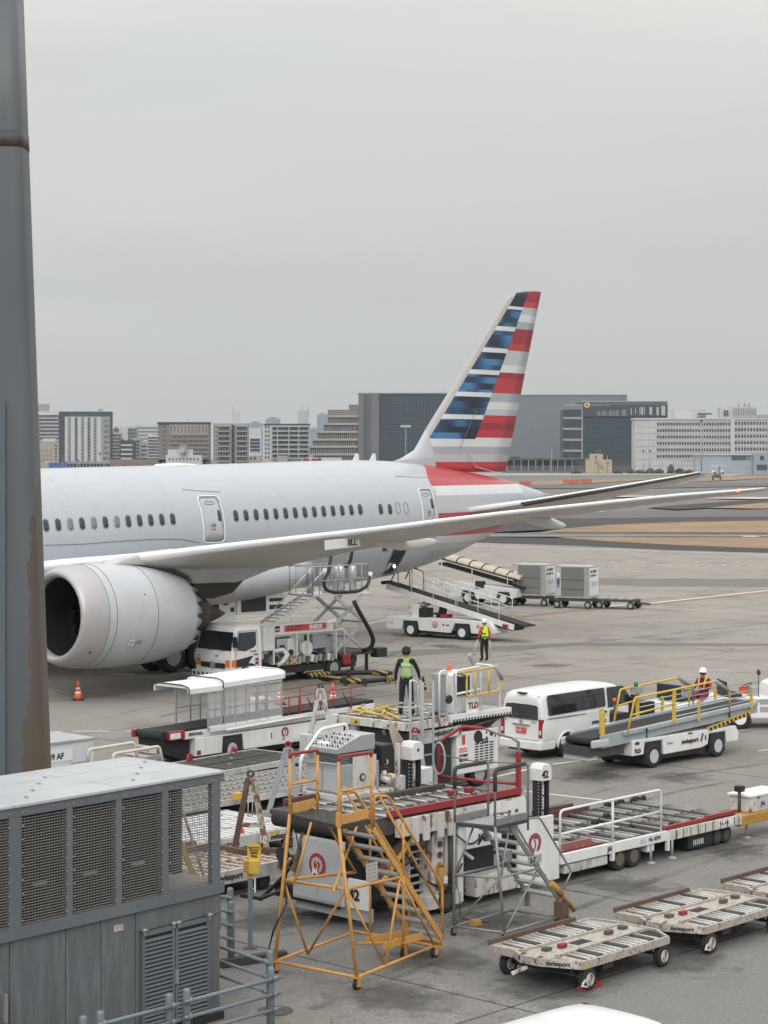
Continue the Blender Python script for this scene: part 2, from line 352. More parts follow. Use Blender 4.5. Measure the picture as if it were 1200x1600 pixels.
for k in range(-8, 22):
    for ang, o in ((47, (2.43, 32.4)), (-43, (-.94, 34.7))):
        d = Vector((math.cos(R(ang)), math.sin(R(ang)))); q = Vector((-d.y, d.x)); c = Vector(o) + q * 7.5 * k
        A = c - d * 160; B = c + d * 160; v = q * wj / 2
        # clip to the near apron
        pts = []
        t0, t1 = -160, 160
        for ax, lo, hi in ((0, -60, 60), (1, 5, 150)):
            if abs(d[ax]) > 1e-6:
                a_, b_ = sorted(((lo - c[ax]) / d[ax], (hi - c[ax]) / d[ax])); t0 = max(t0, a_); t1 = min(t1, b_)
        if t1 > t0:
            A = c + d * t0; B = c + d * t1; mb.add([(*(A + v), .0025), (*(B + v), .0025), (*(B - v), .0025), (*(A - v), .0025)], [(3, 2, 1, 0)])
struct(mb.build('slab_joint', JOINT))

WORN = bpy.data.materials.new('worn_white_paint'); WORN.use_nodes = True; n = WORN.node_tree.nodes; l = WORN.node_tree.links; b = n['Principled BSDF']; b.inputs['Base Color'].default_value = (.50, .49, .46, 1); b.inputs['Roughness'].default_value = .8
tc = n.new('ShaderNodeTexCoord'); mp = n.new('ShaderNodeMapping'); mp.inputs['Scale'].default_value = (.35, 1.3, 1); mp.inputs['Rotation'].default_value = (0, 0, R(-8)); l.new(tc.outputs['Object'], mp.inputs[0]); nz = n.new('ShaderNodeTexNoise'); nz.inputs['Scale'].default_value = 1.6; nz.inputs['Detail'].default_value = 9; nz.inputs['Roughness'].default_value = .75; l.new(mp.outputs[0], nz.inputs[0])
mr = n.new('ShaderNodeMapRange'); l.new(nz.outputs[0], mr.inputs[0]); mr.inputs[1].default_value = .48; mr.inputs[2].default_value = .62; mr.inputs[4].default_value = .75; l.new(mr.outputs[0], b.inputs['Alpha'])
sheet('worn_marking', [g(*p) for p in ((952, 984), (1100, 983), (1300, 990), (1300, 1003), (1080, 998), (960, 992))], .006, WORN); sheet('worn_marking', [g(*p) for p in ((985, 1062), (1080, 1048), (1300, 1030), (1300, 1048), (1150, 1062), (1020, 1074))], .006, WORN)
sheet('worn_marking', [g(*p) for p in ((560, 960), (700, 950), (720, 958), (580, 970))], .006, WORN); sheet('rough_concrete', [g(*p) for p in ((395, 1525), (520, 1506), (760, 1550.5), (870, 1574), (830, 1680), (380, 1680))], .0015, ground_mat('rough_concrete', (.17, .165, .158), (.25, .243, .232), None, .3, 1.0, .8))
sheet('dark_patch', [g(*p) for p in ((790, 903), (1300, 905), (1300, 918), (1000, 916), (800, 910))], .003, mat('tar_patch', (.155, .145, .135), .9, dirt=.4, dcol=(.25, .23, .2), scale=.4)); sheet('dark_patch', [g(*p) for p in ((560, 1020), (900, 1004), (1300, 1006), (1300, 1010), (900, 1009), (600, 1028))], .003, MATS['tar_patch'])

TYM = bpy.data.materials.new('tyre_mark'); TYM.use_nodes = True; n = TYM.node_tree.nodes; l = TYM.node_tree.links; b = n['Principled BSDF']; b.inputs['Base Color'].default_value = (.06, .055, .05, 1); b.inputs['Roughness'].default_value = .85
tc = n.new('ShaderNodeTexCoord'); nz = n.new('ShaderNodeTexNoise'); nz.inputs['Scale'].default_value = .5; nz.inputs['Detail'].default_value = 8; l.new(tc.outputs['Object'], nz.inputs[0]); mr = n.new('ShaderNodeMapRange'); l.new(nz.outputs[0], mr.inputs[0]); mr.inputs[1].default_value = .40; mr.inputs[2].default_value = .75; mr.inputs[4].default_value = .42; l.new(mr.outputs[0], b.inputs['Alpha'])
for pts in (((560, 1300), (760, 1215), (1000, 1120), (1260, 1078)), ((900, 1290), (1050, 1235), (1260, 1205)), ((620, 1040), (850, 1020), (1260, 975)), ((250, 1120), (520, 1060), (760, 965), (900, 905)), ((700, 1420), (860, 1390), (1060, 1340), (1260, 1310)), ((480, 1580), (640, 1520), (900, 1420), (1150, 1330))):
    for off in (0, 1.6):
        P_ = arcpath([(*g(*p), 0) for p in pts], 8, 8); mb = MB()
        for a, c in zip(P_, P_[1:]):
            d = (c - a).normalized(); q = Vector((-d.y, d.x, 0)); mb.add([a + q * (off + .1), c + q * (off + .1), c + q * (off - .1), a + q * (off - .1)], [(3, 2, 1, 0)])
        o = mb.build('tyre_mark', TYM); o.location.z = .008 + off * .001; o['kind'] = 'structure'
OIL = bpy.data.materials.new('oil_stain'); OIL.use_nodes = True; n = OIL.node_tree.nodes; l = OIL.node_tree.links; b = n['Principled BSDF']; b.inputs['Base Color'].default_value = (.045, .042, .04, 1); b.inputs['Roughness'].default_value = .6
tc = n.new('ShaderNodeTexCoord'); nz = n.new('ShaderNodeTexNoise'); nz.inputs['Scale'].default_value = 2.2; nz.inputs['Detail'].default_value = 7; l.new(tc.outputs['Object'], nz.inputs[0]); ln = n.new('ShaderNodeVectorMath'); ln.operation = 'LENGTH'; l.new(tc.outputs['Object'], ln.inputs[0]); sb_ = n.new('ShaderNodeMath'); sb_.operation = 'SUBTRACT'; l.new(nz.outputs[0], sb_.inputs[0]); ml = n.new('ShaderNodeMath'); ml.operation = 'MULTIPLY'; l.new(ln.outputs['Value'], ml.inputs[0]); ml.inputs[1].default_value = .36; l.new(ml.outputs[0], sb_.inputs[1]); mr = n.new('ShaderNodeMapRange'); l.new(sb_.outputs[0], mr.inputs[0]); mr.inputs[1].default_value = .08; mr.inputs[2].default_value = .38; mr.inputs[4].default_value = .42; l.new(mr.outputs[0], b.inputs['Alpha'])
for i, (px, py) in enumerate(((560, 1430), (640, 1400), (760, 1440), (980, 1385), (860, 1545), (1060, 1500), (690, 1500), (930, 1215), (1060, 1215), (700, 1010), (860, 1040), (300, 1060), (500, 1110), (1000, 1160), (1150, 1330), (620, 1560), (930, 1310), (420, 1440))):
    X_g, Y_g = g(px, py); o = MB().add([(1.4 * math.cos(a), 1.1 * math.sin(a), 0) for a in [2 * math.pi * k / 14 for k in range(14)]], [tuple(range(14))]).build('oil_stain', OIL); o.location = (X_g, Y_g, .0115 + i * .0004); o.rotation_euler.z = i; o['kind'] = 'structure'

# ---------------------------------------------------------------- city behind the airfield
def bm_(name, c, **k): return mat(name, c, .8, **k)
B_WHITE = bm_('far_white', (.50, .51, .52), dirt=.15, scale=.08); B_GREY = bm_('far_grey', (.30, .31, .32), dirt=.2, scale=.06); B_BROWN = bm_('far_brown', (.21, .185, .175), dirt=.2, scale=.08)
B_BEIGE = bm_('far_beige', (.36, .33, .29), dirt=.2, scale=.08); B_DARK = bm_('far_dark', (.055, .065, .08), scale=.05); B_HAZEBLUE = bm_('far_haze_blue', (.20, .27, .33), scale=.02)
B_WIN = mat('far_window', (.045, .055, .065), .3, dirt=.6, dcol=(.20, .21, .21), scale=.12); B_WIN2 = mat('far_window_pale', (.15, .17, .18), .35, dirt=.6, dcol=(.32, .32, .31), scale=.1); B_GREEN = bm_('far_pale_green', (.42, .47, .45), dirt=.15, scale=.1)
B_STEEL = bm_('far_steel_panel', (.20, .225, .26), dirt=.1, scale=.02, streak=6); B_SLAB = bm_('far_slab_panel', (.155, .165, .18), dirt=.1, scale=.03, streak=6)
B_CURT = mat('curtain_glass', (.035, .062, .080), .25, dirt=.4, dcol=(.07, .10, .12), scale=.15, spec=.3); B_ROOF = bm_('far_roof', (.07, .07, .075), scale=.1)
class Bld:
    def __init__(s, name, label, Y, depth=30, cat='building', group=None):
        s.Y = Y; s.k = Y / F; s.D = depth * .4; s.t = thing(name, label, cat, (0, Y, 0), 0, group)
    def X(s, px): return (px - 600) * s.k
    def Z(s, py): return H + (YH - py) * s.k
    def block(s, x0, x1, yt, m, yb=None, name='wall', d0=0, d1=None):
        d0 = d0 * .4 if d0 > 0 else d0; d1 = d1 * .4 if d1 and d1 > 0 else d1
        z0 = 0 if yb is None else s.Z(yb); mb = MB(); mb.b2(s.X(x0), s.X(x1), d0, s.D if d1 is None else d1, z0, s.Z(yt)); return mb.build(name, m, s.t)
    def panel(s, x0, x1, y0, y1, m, name, out=.3, thick=.3):
        return MB().b2(s.X(x0), s.X(x1), -out, -out + thick + .001, s.Z(y1), s.Z(y0)).build(name, m, s.t)
    def grid(s, x0, x1, y0, y1, cols, rows, fw, fh, m, name='windows', out=.12):
        mb = MB(); dx = (x1 - x0) / cols; dy = (y1 - y0) / rows
        for i in range(cols):
            for j in range(rows):
                cx = x0 + (i + .5) * dx; cy = y0 + (j + .5) * dy
                mb.b2(s.X(cx - dx * fw / 2), s.X(cx + dx * fw / 2), -out, .3, s.Z(cy + dy * fh / 2), s.Z(cy - dy * fh / 2))
        return mb.build(name, m, s.t, kind='stuff')
    def bands(s, x0, x1, y0, y1, rows, fh, m, name='window_band', out=.1):
        dy = (y1 - y0) / rows
        for j in range(rows):
            cy = y0 + (j + .5) * dy; MB().b2(s.X(x0), s.X(x1), -out, .3, s.Z(cy + dy * fh / 2), s.Z(cy - dy * fh / 2)).build(name, m, s.t)
    def slabs(s, x0, x1, y0, y1, rows, th, m, out=1.4, name='balcony'):
        for j in range(rows + 1):
            cy = y0 + (y1 - y0) * j / rows; MB().b2(s.X(x0), s.X(x1), -out, .2, s.Z(cy + th / 2), s.Z(cy - th / 2)).build(name, m, s.t)
def antenna(b, px, y0, y1, m=None): MB().tube([(b.X(px), 2, b.Z(y1)), (b.X(px), 2, b.Z(y0))], b.k * .35, 5).build('antenna', m or B_GREY, b.t)

# far towers; blue of the distant haze is painted into wall and window colours
for (x0, x1, y0, lab) in ((388, 410, 661, 'hazy blue tower low between the apartment blocks'), (415, 438, 654, 'hazy blue tower rising above the pale green apartment block'), (484, 497, 669, 'short hazy blue tower left of the tall hazy tower'), (495, 512, 647, 'tall hazy blue tower beside the stepped terrace building')):
    b = Bld('distant_tower', lab, 5200, 40, 'tower', 'hazy towers far behind the city'); b.block(x0, x1, y0, B_HAZEBLUE); b.block(x0 + 5, x1 - 6, y0 - 2.5, B_HAZEBLUE, y0, 'roof_block', 5, 20); b.grid(x0, x1, y0 + 2, 715, 6, 14, .6, .5, mat('far_haze_blue_window', (.15, .21, .28), .5))
b = Bld('distant_tower', 'faint pale tower at the far left above the apartments', 4200, 40, 'tower', 'hazy towers far behind the city'); b.block(58, 75, 631, B_GREY); b.grid(60, 74, 633, 712, 5, 18, .5, .5, B_WIN2)
# left to right
b = Bld('apartment_building', 'pale apartment block with long balconies left of the striped hotel', 1500, 30); b.block(40, 93, 643, B_WHITE); b.bands(50, 92, 648, 694, 8, .5, B_WIN2); b.slabs(50, 92, 648, 694, 8, 1.2, B_WHITE); b.grid(50, 92, 648, 694, 12, 8, .12, .9, B_GREY, 'mullions', .6)
b = Bld('low_building', 'beige windowless low block in front of the pale apartments', 1380, 20); b.block(58, 92, 690, B_BEIGE); b.grid(84, 91, 693, 722, 1, 5, .4, .5, B_WIN); b.block(66, 86, 685, B_WHITE, 690, 'roof_room', 3, 12); b.grid(60, 82, 700, 722, 4, 3, .4, .3, B_WIN2)
b = Bld('low_building', 'bright blue sheeted shed at the foot of the striped hotel', 1240, 10); b.block(76, 104, 722.5, mat('blue_sheet', (.06, .16, .35), .6)); b.grid(77, 103, 723.5, 733, 6, 2, .7, .5, mat('blue_sheet_dark', (.04, .10, .24), .6)); b.block(70, 90, 721, B_WHITE, 723, 'roof')
b = Bld('hotel', 'white hotel with vertical grey window stripes and a navy top band', 1300, 32); b.block(92, 172, 643, B_DARK, name='wall'); b.panel(101.5, 158, 651, 721.5, B_WHITE, 'facade', .5)
for i, x in enumerate((106.3, 117, 127, 137, 146.5)): b.panel(x, x + 4.4, 652, 720.5, B_WIN2, 'window_strip', .72); b.grid(x + .3, x + 4.1, 653, 720, 1, 13, .9, .45, B_WIN if i % 2 else B_GREY, 'windows', .78)
b.panel(158.2, 172, 651, 722, B_GREY, 'side_facade', .5); b.grid(162, 171, 653, 720, 1, 8, .95, .5, B_WIN2, 'windows', .7); b.panel(92, 172, 722.5, 724, B_WHITE, 'canopy', 1.5); antenna(b, 157, 637, 643); b.block(153.5, 160, 639, B_GREY, 642, 'roof_tank', 2, 6)
text('CKC Hotels TOKYO', 7.0 * b.k, mat('sign_blue', (.10, .17, .26), .5), b.t, (b.X(107), -.1, b.Z(649.4)), SIDE_R, squash=.85)
b.grid(96, 170, 724, 735, 14, 1, .25, .9, B_GREY, 'columns', .9)
for (x0, x1, y0, Y, m, sty, lab) in ((173, 189, 676, 1450, B_BEIGE, 0, 'narrow beige flats right beside the striped hotel'), (177, 184, 669, 1600, B_BROWN, 0, 'thin brown block behind the narrow beige flats'),
        (186, 201, 668, 1650, B_WHITE, 1, 'white windowless slab block behind the dark office'), (200, 214, 668, 1650, B_GREY, 0, 'grey office block right of the white windowless slab'), (187, 210, 688, 1420, B_DARK, 2, 'dark low office with white stripes near the hotel'), (211, 248, 664, 1700, B_WHITE, 3, 'white office with long green tinted window bands'),
        (206, 222, 686, 1480, B_GREY, 0, 'small grey balcony flats right of the dark office'), (218, 233, 690, 1440, B_GREY, 2, 'small grey flats stepping down behind white stairs'), (230, 248, 680, 1400, B_WHITE, 0, 'slim white flats next to the brown hotel')):
    b = Bld('city_block', lab, Y, 20, 'building', 'small city blocks between the two hotels'); b.block(x0, x1, y0, m); wm = B_WIN if m is not B_DARK else B_WHITE
    if sty == 0: b.bands(x0 + 1, x1 - 1, y0 + 3, 720, max(3, int((720 - y0) / 5)), .5, B_WIN2); b.slabs(x0 + .5, x1 - .5, y0 + 2, 720, max(3, int((720 - y0) / 5)), 1.0, m)
    elif sty == 1: b.grid(x0 + 2, x1 - 2, y0 + 4, 700, 3, 3, .2, .15, B_WIN)
    elif sty == 2: b.bands(x0 + 2, x1 - 3, y0 + 4, 720, 4, .35, wm)
    else: b.bands(x0 + .5, x1 - .5, y0 + 2, 700, 6, .5, mat('green_tint_window', (.16, .22, .22), .4))
    b.block(x0 + 2, x0 + 6, y0 - 1.8, m, y0, 'roof_room', 2, 8); antenna(b, x1 - 3, y0 - 5, y0)
b = Bld('low_building', 'small buildings row with red lamp signs below the city blocks', 1280, 10); b.block(172, 330, 718, B_BROWN); b.grid(174, 328, 720, 732, 18, 2, .6, .45, B_WIN2); b.panel(192, 196, 722, 726, REDB, 'sign', .4); b.panel(176.5, 179, 723.5, 725.5, mat('red_sign', (.7, .08, .06), .5), 'sign', .4)
b = Bld('hotel', 'brown tiled hotel with a dark flat roof and pale window rows', 1280, 30); b.block(247, 327, 661, B_BROWN); b.block(246, 327.5, 659.5, B_ROOF, 662, 'roof', -1, 31); b.panel(265, 325, 663, 678, B_BEIGE, 'upper_facade', .35); b.grid(265, 325, 664, 677.5, 11, 1, .55, .8, B_WIN2, 'windows', .5)
b.slabs(265, 326, 679, 714, 5, 1.3, B_BEIGE, .5, 'sill_band'); b.grid(266, 325, 680, 713, 12, 5, .5, .42, B_WIN, 'windows'); b.grid(252, 262, 664, 712, 1, 7, .3, .3, B_WIN, 'windows'); antenna(b, 294, 653, 659)
b = Bld('low_building', 'white plant building with a satellite dish in front of the brown hotel', 1020, 20); b.block(259, 314, 711, B_WHITE); b.block(262, 300, 702, B_WHITE, 711, 'upper_storey', 3, 16); b.grid(262, 312, 712.5, 722, 9, 1, .5, .4, B_WIN2)
cx, cz = b.X(289), b.Z(701.5); MB().lathe([(.2, 0), (1.6, .25), (2.5, .8), (2.9, 1.5)], (cx, -1.0, cz), (-.6, -.7, .4), 18, caps=False).build('dish', B_GREY, b.t); MB().cyl((cx, -1, b.Z(711)), (cx, -1, cz), .35, 6).build('dish_mast', B_GREY, b.t)
b = Bld('apartment_building', 'twin winged grey apartment block with a tall white lift tower', 1250, 25); b.block(333, 362, 661.5, B_GREY); b.block(362, 367, 664, B_DARK, None, 'stair_core', 3); b.block(367, 387, 661.5, B_GREY, None, 'wall'); b.block(362.5, 373, 643, B_WHITE, 663, 'lift_tower', 4, 14); antenna(b, 364, 634, 643)
for x0, x1 in ((341, 358.5), (370, 386)): b.bands(x0, x1, 666, 721, 7, .6, B_WIN); b.slabs(x0 - .5, x1, 666, 721, 7, 1.6, B_BEIGE, 1.5)
b.grid(334, 340, 664, 721, 2, 8, .4, .5, B_WIN); b.grid(341, 386, 666, 720, 10, 7, .1, .9, B_GREY, 'dividers', 1.0)
b = Bld('city_block', 'white and navy block wedged between two apartment houses', 1400, 20, 'building'); b.block(388, 408, 668.5, B_WHITE); b.panel(391, 406, 685, 706, mat('navy_glass', (.035, .06, .11), .3), 'window_panel', .4); b.slabs(391, 406, 685, 706, 4, .8, B_WHITE, .6, 'sill_band'); b.block(384, 408, 712, B_BEIGE, None, 'annex', -8, 0)
MB().b2(b.X(392), b.X(395), -8.3, -8, b.Z(718), b.Z(714)).b2(b.X(398), b.X(401), -8.3, -8, b.Z(718), b.Z(714)).build('annex_windows', B_WIN, b.t, kind='stuff')
b = Bld('apartment_building', 'pale green grid fronted apartment block with a rooftop tower', 1250, 25); b.block(412, 484, 663, B_GREEN); b.bands(425, 482, 666.5, 716.5, 7, .62, B_WIN); b.slabs(425, 483, 666.5, 716.5, 7, 1.5, B_GREEN, 1.2)
for x in (425, 434, 451.5, 467, 483): b.panel(x - .7, x + .7, 665, 718, B_GREEN, 'pilaster', 1.5)
b.grid(413, 422, 664, 718, 2, 8, .5, .5, B_WIN); b.block(465, 481, 641, B_GREEN, 663, 'roof_tower', 3, 14); b.panel(468, 474, 643, 647, B_WIN, 'vent_panel', -2.9); antenna(b, 472, 626, 641); antenna(b, 481.5, 634, 650); b.block(434, 450, 712, B_BEIGE, None, 'porch', -6, 0); b.block(412, 484, 662, B_DARK, 664, 'parapet', -.5, 25)
b = Bld('office_building', 'stepped terrace office with pale balcony fronts and dark glazing', 1200, 30)
st = ((527, 632.5, 640), (534, 639, 650), (512, 650.5, 659.5), (504, 662.5, 671), (495, 674, 683), (487, 686, 695), (484, 698, 706), (490, 708, 716))
b.block(512, 560, 640, B_BROWN, None, 'wall', 4); b.block(545, 560, 632, B_BROWN, 640, 'roof_room', 6); b.block(534, 560, 640, B_BROWN, 651, 'upper_storey', 3)
for i, (x, y0, y1) in enumerate(((514, 650.5, 661.5), (506, 662.5, 673.5), (497, 675, 686), (489, 687, 697), (484, 698, 709), (490, 710, 722))):
    d = -i * 1.5; MB().b2(b.X(x), b.X(559), d, 8, b.Z(y1), b.Z(y0)).build('glazing', B_WIN, b.t); MB().b2(b.X(x), b.X(559), d - 1.2, 6, b.Z(y0 + 1.6), b.Z(y0 - 1.6)).build('balcony', B_BEIGE, b.t)
    mm = MB(); n_ = int((559 - x) / 3.2)
    for k in range(n_): xx = b.X(x + 1 + k * 3.2); mm.b2(xx, xx + .35, d - .15, d + .2, b.Z(y1), b.Z(y0))
    mm.build('mullions', B_GREY, b.t, kind='stuff')
b = Bld('sign_board', 'long white board with red lettering along the stepped office base', 1100, 1, 'sign'); b.block(472, 534, 715, B_WHITE, 722, 'board', 0, .6); b.block(474, 532, 722, B_GREY, None, 'support', .1, .4)
mm = MB()
for x in (476, 481, 489, 493, 497, 500): mm.lathe([(1.0, 0), (1.0, .15)], (b.X(x), 0, b.Z(718 + (x % 2))), (0, -1, 0), 10)
mm.build('emblem', mat('red_emblem', (.30, .06, .06), .6), b.t)
b = Bld('glass_building', 'huge dark blue glass hall with a ribbed grey end wall', 1450, 120); b.block(560, 720, 615, B_CURT, None, 'curtain_wall'); b.block(559, 722, 613.8, B_STEEL, 615.8, 'roof', -1, 121)
b.panel(560, 593, 615.5, 722, B_SLAB, 'end_wall', 1.2, 1.2)
for x in (569, 571.2, 574.5, 578, 592.5, 597): b.panel(x, x + .7, 616, 722, B_DARK, 'rib', 1.7, .5)
b.panel(594, 602, 616, 722, B_DARK, 'dark_bay', .4, .4)  # plain dark strip next to the end wall
mm = MB()
for i in range(22): xx = b.X(603 + i * 5.5); mm.b2(xx, xx + .25, -.35, 0, b.Z(722), b.Z(617))
for j in range(27): mm.b2(b.X(602), b.X(720), -.25, 0, b.Z(618 + j * 4) - .12, b.Z(618 + j * 4) + .12)
mm.build('mullions', mat('mullion_metal', (.10, .14, .165), .5), b.t, kind='stuff')
b = Bld('warehouse_hall', 'huge windowless blue grey panelled hall behind the tail fin', 1500, 150); b.block(700, 980, 617, B_STEEL); b.block(700, 981, 615.7, B_WHITE, 617.2, 'roof', -.6, 150)
mm = MB()
for i in range(56): xx = b.X(702 + i * 5); mm.b2(xx, xx + .5, -.18, 0, 2, b.Z(617.5))
mm.build('panel_ribs', mat('rib_steel', (.205, .232, .268), .7), b.t, kind='stuff')
b = Bld('logistics_centre', 'dark glass logistics building with cat roundel sign at its roof', 1400, 60)
b.block(880, 1043, 640, B_CURT, None, 'wall'); b.panel(910, 1043, 632, 651, B_DARK, 'top_fascia', 1.0, 1.0)
mm = MB(); mm.b2(b.X(908), b.X(1043), -1.5, 60, b.Z(628.5), b.Z(626.5)).b2(b.X(908), b.X(1043), 0, .8, b.Z(632), b.Z(628.5)); mm.build('roof', mat('far_roof_rim', (.3, .31, .32), .7), b.t)
for j in range(4): b.panel(880, 909, 651.5 + 17 * j, 655 + 17 * j, B_GREY, 'floor_slab', .8, .8); b.grid(881, 908, 656 + 17 * j, 668 + 17 * j, 9, 1, .12, 1, B_SLAB, 'mullions', .5)
b.panel(880, 909, 631.5, 634, B_GREY, 'floor_slab', .8, .8); b.panel(908.5, 910.5, 632, 716, B_GREY, 'edge_column', .9, .9)
for x, wx, y0, y1 in ((933, 5, 643, 650), (940, 8, 642, 650), (951, 8, 641.5, 650), (960, 7, 641, 650), (971, 7, 640, 650), (985.3, 1.3, 638, 648), (992, 1, 637, 647), (999, 1.2, 636, 648), (1001.5, 3, 636, 648), (1006, 1, 636, 648), (1014.5, 4, 636, 648), (1025.5, 3.5, 636, 649), (1033, 6, 634, 649)):
    b.panel(x, x + wx, y0, y1, B_WIN2 if x < 980 else mat('far_opening', (.42, .44, .46), .8), 'window', 1.3, .4)
mm = MB()
for i in range(24): xx = b.X(912 + i * 5.4); mm.b2(xx, xx + .2, -.15, 0, 2, b.Z(652))
for j in range(8): mm.b2(b.X(911), b.X(1042), -.15, 0, b.Z(656 + j * 8) - .15, b.Z(656 + j * 8) + .15)
mm.build('mullions', mat('curtain_mullion', (.07, .085, .10), .5), b.t, kind='stuff')
e_ = MB().lathe([(1.75, 0), (1.75, .3)], (b.X(917), -1.1, b.Z(633)), (0, -1, 0), 20).build('roundel', mat('sign_yellow', (.75, .55, .22), .5), b.t)
for v in e_.data.vertices: v.co.x = b.X(917) + (v.co.x - b.X(917)) * 1.15
MB().lathe([(.7, 0), (.7, .15)], (b.X(917) + .1, -1.42, b.Z(633) - .15), (0, -1, 0), 12).lathe([(.4, 0), (.4, .15)], (b.X(917) - .65, -1.42, b.Z(633) + .35), (0, -1, 0), 10).build('emblem', BLACK, e_)
text('chrono', 2.6, mat('sign_white_blue', (.16, .25, .30), .5), b.t, (b.X(923), -1.1, b.Z(635)), SIDE_R, bold=.05); text('//', 2.9, mat('sign_teal', (.08, .38, .42), .5), b.t, (b.X(938.5), -1.1, b.Z(635.2)), SIDE_R, bold=.06); text('gate', 2.6, mat('sign_white_blue', (.4, .45, .5), .5), b.t, (b.X(944), -1.1, b.Z(635)), SIDE_R, bold=.05)
b = Bld('office_building', 'long white office block with six rows of square windows', 1180, 40); b.block(992, 1300, 653.5, B_WHITE); b.block(990.5, 1300, 653, B_WHITE, 655.5, 'parapet', -.5, 40)
for j in range(6): y0 = 660 + 10.1 * j; b.grid(1026, 1141.5 if j < 5 else 1100, y0, y0 + 5, 27 if j < 5 else 17, 1, .66, .95, B_WIN); (b.grid(1147.5, 1296, y0 - 1.2, y0 + 4, 31, 1, .66, .95, B_WIN) if j < 5 else None)
mm = MB()
for i in range(40): xx = b.X(996 + i * 4.3); mm.b2(xx, xx + .12, -.12, 0, 4, b.Z(655))
for j in range(8): mm.b2(b.X(992), b.X(1300), -.14, 0, b.Z(657 + j * 10.1) - .1, b.Z(657 + j * 10.1) + .1)
mm.build('panel_joints', B_GREY, b.t, kind='stuff'); b.panel(1141.5, 1147.5, 654, 726, B_WHITE, 'pilaster', .8)
b.block(1125, 1142, 637, B_WHITE, 653, 'roof_room', 4, 20); b.block(1142, 1183, 635.5, B_WHITE, 652, 'roof_plant', 4, 24); b.grid(1131, 1139, 640, 650, 2, 2, .7, .5, B_WIN, 'windows', -3.8); b.block(1055, 1106, 638.5, B_WHITE, 653, 'roof_hall', 18, 38); b.block(1092, 1113, 645.5, B_DARK, 647.5, 'canopy', 3, 15)
b.grid(1145, 1183, 637, 650, 10, 1, .08, 1, B_GREY, 'ribs', -3.8); b.block(1183, 1240, 648, B_GREY, 653, 'roof_plant', 4, 20)
for x, y in ((1153.5, 626), (1164.5, 625.5), (1173, 626), (1124, 636), (1142, 632), (1055, 639)): antenna(b, x, y, 652)
for x in (1156, 1164.7, 1171): b.block(x - 1.3, x + 1.3, 631, B_GREY, 636, 'vent', 5, 8)
b = Bld('low_building', 'long grey terminal annex below the white office block', 1130, 15); b.block(1086, 1178, 711, mat('annex_grey', (.33, .37, .42), .8, scale=.1)); b.block(1176, 1300, 708.5, mat('annex_blue', (.27, .32, .38), .8, scale=.1), None, 'wall', -3, 15); b.panel(1143, 1166, 712, 718.5, B_WIN, 'window', .4); b.panel(1167, 1173, 712, 718.5, B_WIN2, 'window', .4)
b.block(1084, 1180, 709.8, B_WHITE, 711.2, 'roof', -1); b.panel(1186, 1192, 712, 718.5, B_WIN, 'window', 3.4); b.panel(1181, 1197, 726, 734, B_DARK, 'gate', 3.4); b.panel(1062, 1084, 718, 722, B_BEIGE, 'wall_panel', .3)
b = Bld('gate_house', 'stepped beige brick hut standing in front of the dark logistics building', 1150, 12); b.block(922, 942, 709, bm_('hut_brick', (.44, .36, .25), dirt=.2, scale=.3)); b.block(916, 956, 718, MATS['hut_brick'], None, 'wing', .5); MB().b2(b.X(930), b.X(932), -.3, 0, b.Z(716), b.Z(712)).b2(b.X(948), b.X(951), -.1, .6, b.Z(725), b.Z(722)).build('opening', B_WIN, b.t); MB().bar((b.X(930), -.6, b.Z(719)), (b.X(943), -.6, b.Z(731)), .5, .9).build('outside_stair', B_GREY, b.t)
b = Bld('viaduct', 'low dark road viaduct running in front of the panelled hall', 1300, 14); b.block(786, 900, 716.5, B_DARK, 718.5, 'deck', 0, 14); b.grid(786, 900, 718.5, 737, 10, 1, .1, 1, B_GREY, 'piers', -2); b.block(786, 992, 719, mat('viaduct_dark_grey', (.06, .065, .07), .9, scale=.2), None, 'rear_wall', 11, 13.5); b.block(862, 920, 715.8, B_GREY, 716.6, 'guard_rail', 0, .3); b.block(798, 812, 713.5, B_DARK, 716.5, 'shed', 2, 8)  # rear wall behind the piers is one even dark grey
b = Bld('perimeter_fence', 'long grey perimeter fence with posts along the far field edge', 1190, .5, 'fence')
mm = MB()
for i in range(150): xx = b.X(786 + i * 3.4); mm.b2(xx, xx + .18, 0, .18, 0, 4.2)
mm.build('posts', mat('fence_grey', (.26, .27, .27), .8), b.t, kind='stuff'); MB().b2(b.X(786), b.X(1296), .2, .3, 0, 1.5).build('lower_panel', mat('fence_panel', (.13, .135, .13), .9, dirt=.5, dcol=(.22, .22, .2), scale=.5), b.t); MB().b2(b.X(786), b.X(1296), .05, .15, 3.6, 3.75).b2(b.X(786), b.X(1296), .05, .15, 2.2, 2.3).build('top_wire', MATS['fence_grey'], b.t)
def shrub(cx, Y, wd, ht, m, n, name='foliage', parent=None):
    mb = MB()
    for i in range(n):
        a = rnd.random() * 6.28; r_ = rnd.random() ** .5; x = cx + math.cos(a) * r_ * wd / 2; y = Y + math.sin(a) * r_ * 3; z = rnd.random() * ht * (1 - .5 * r_); s = .25 + rnd.random() * .45
        d = Vector((rnd.uniform(-1, 1), rnd.uniform(-1, 1), rnd.uniform(-.6, 1))).normalized(); e1 = d.orthogonal().normalized() * s; e2 = d.cross(e1).normalized() * s; c = Vector((x, y, z))
        mb.add([c + e1, c + e2, c - e1, c - e2], [(0, 1, 2, 3)])
    return mb.build(name, m, parent)
SHR = mat('grey_scrub', (.13, .135, .12), .9, scale=.5)
k_ = 1165 / F
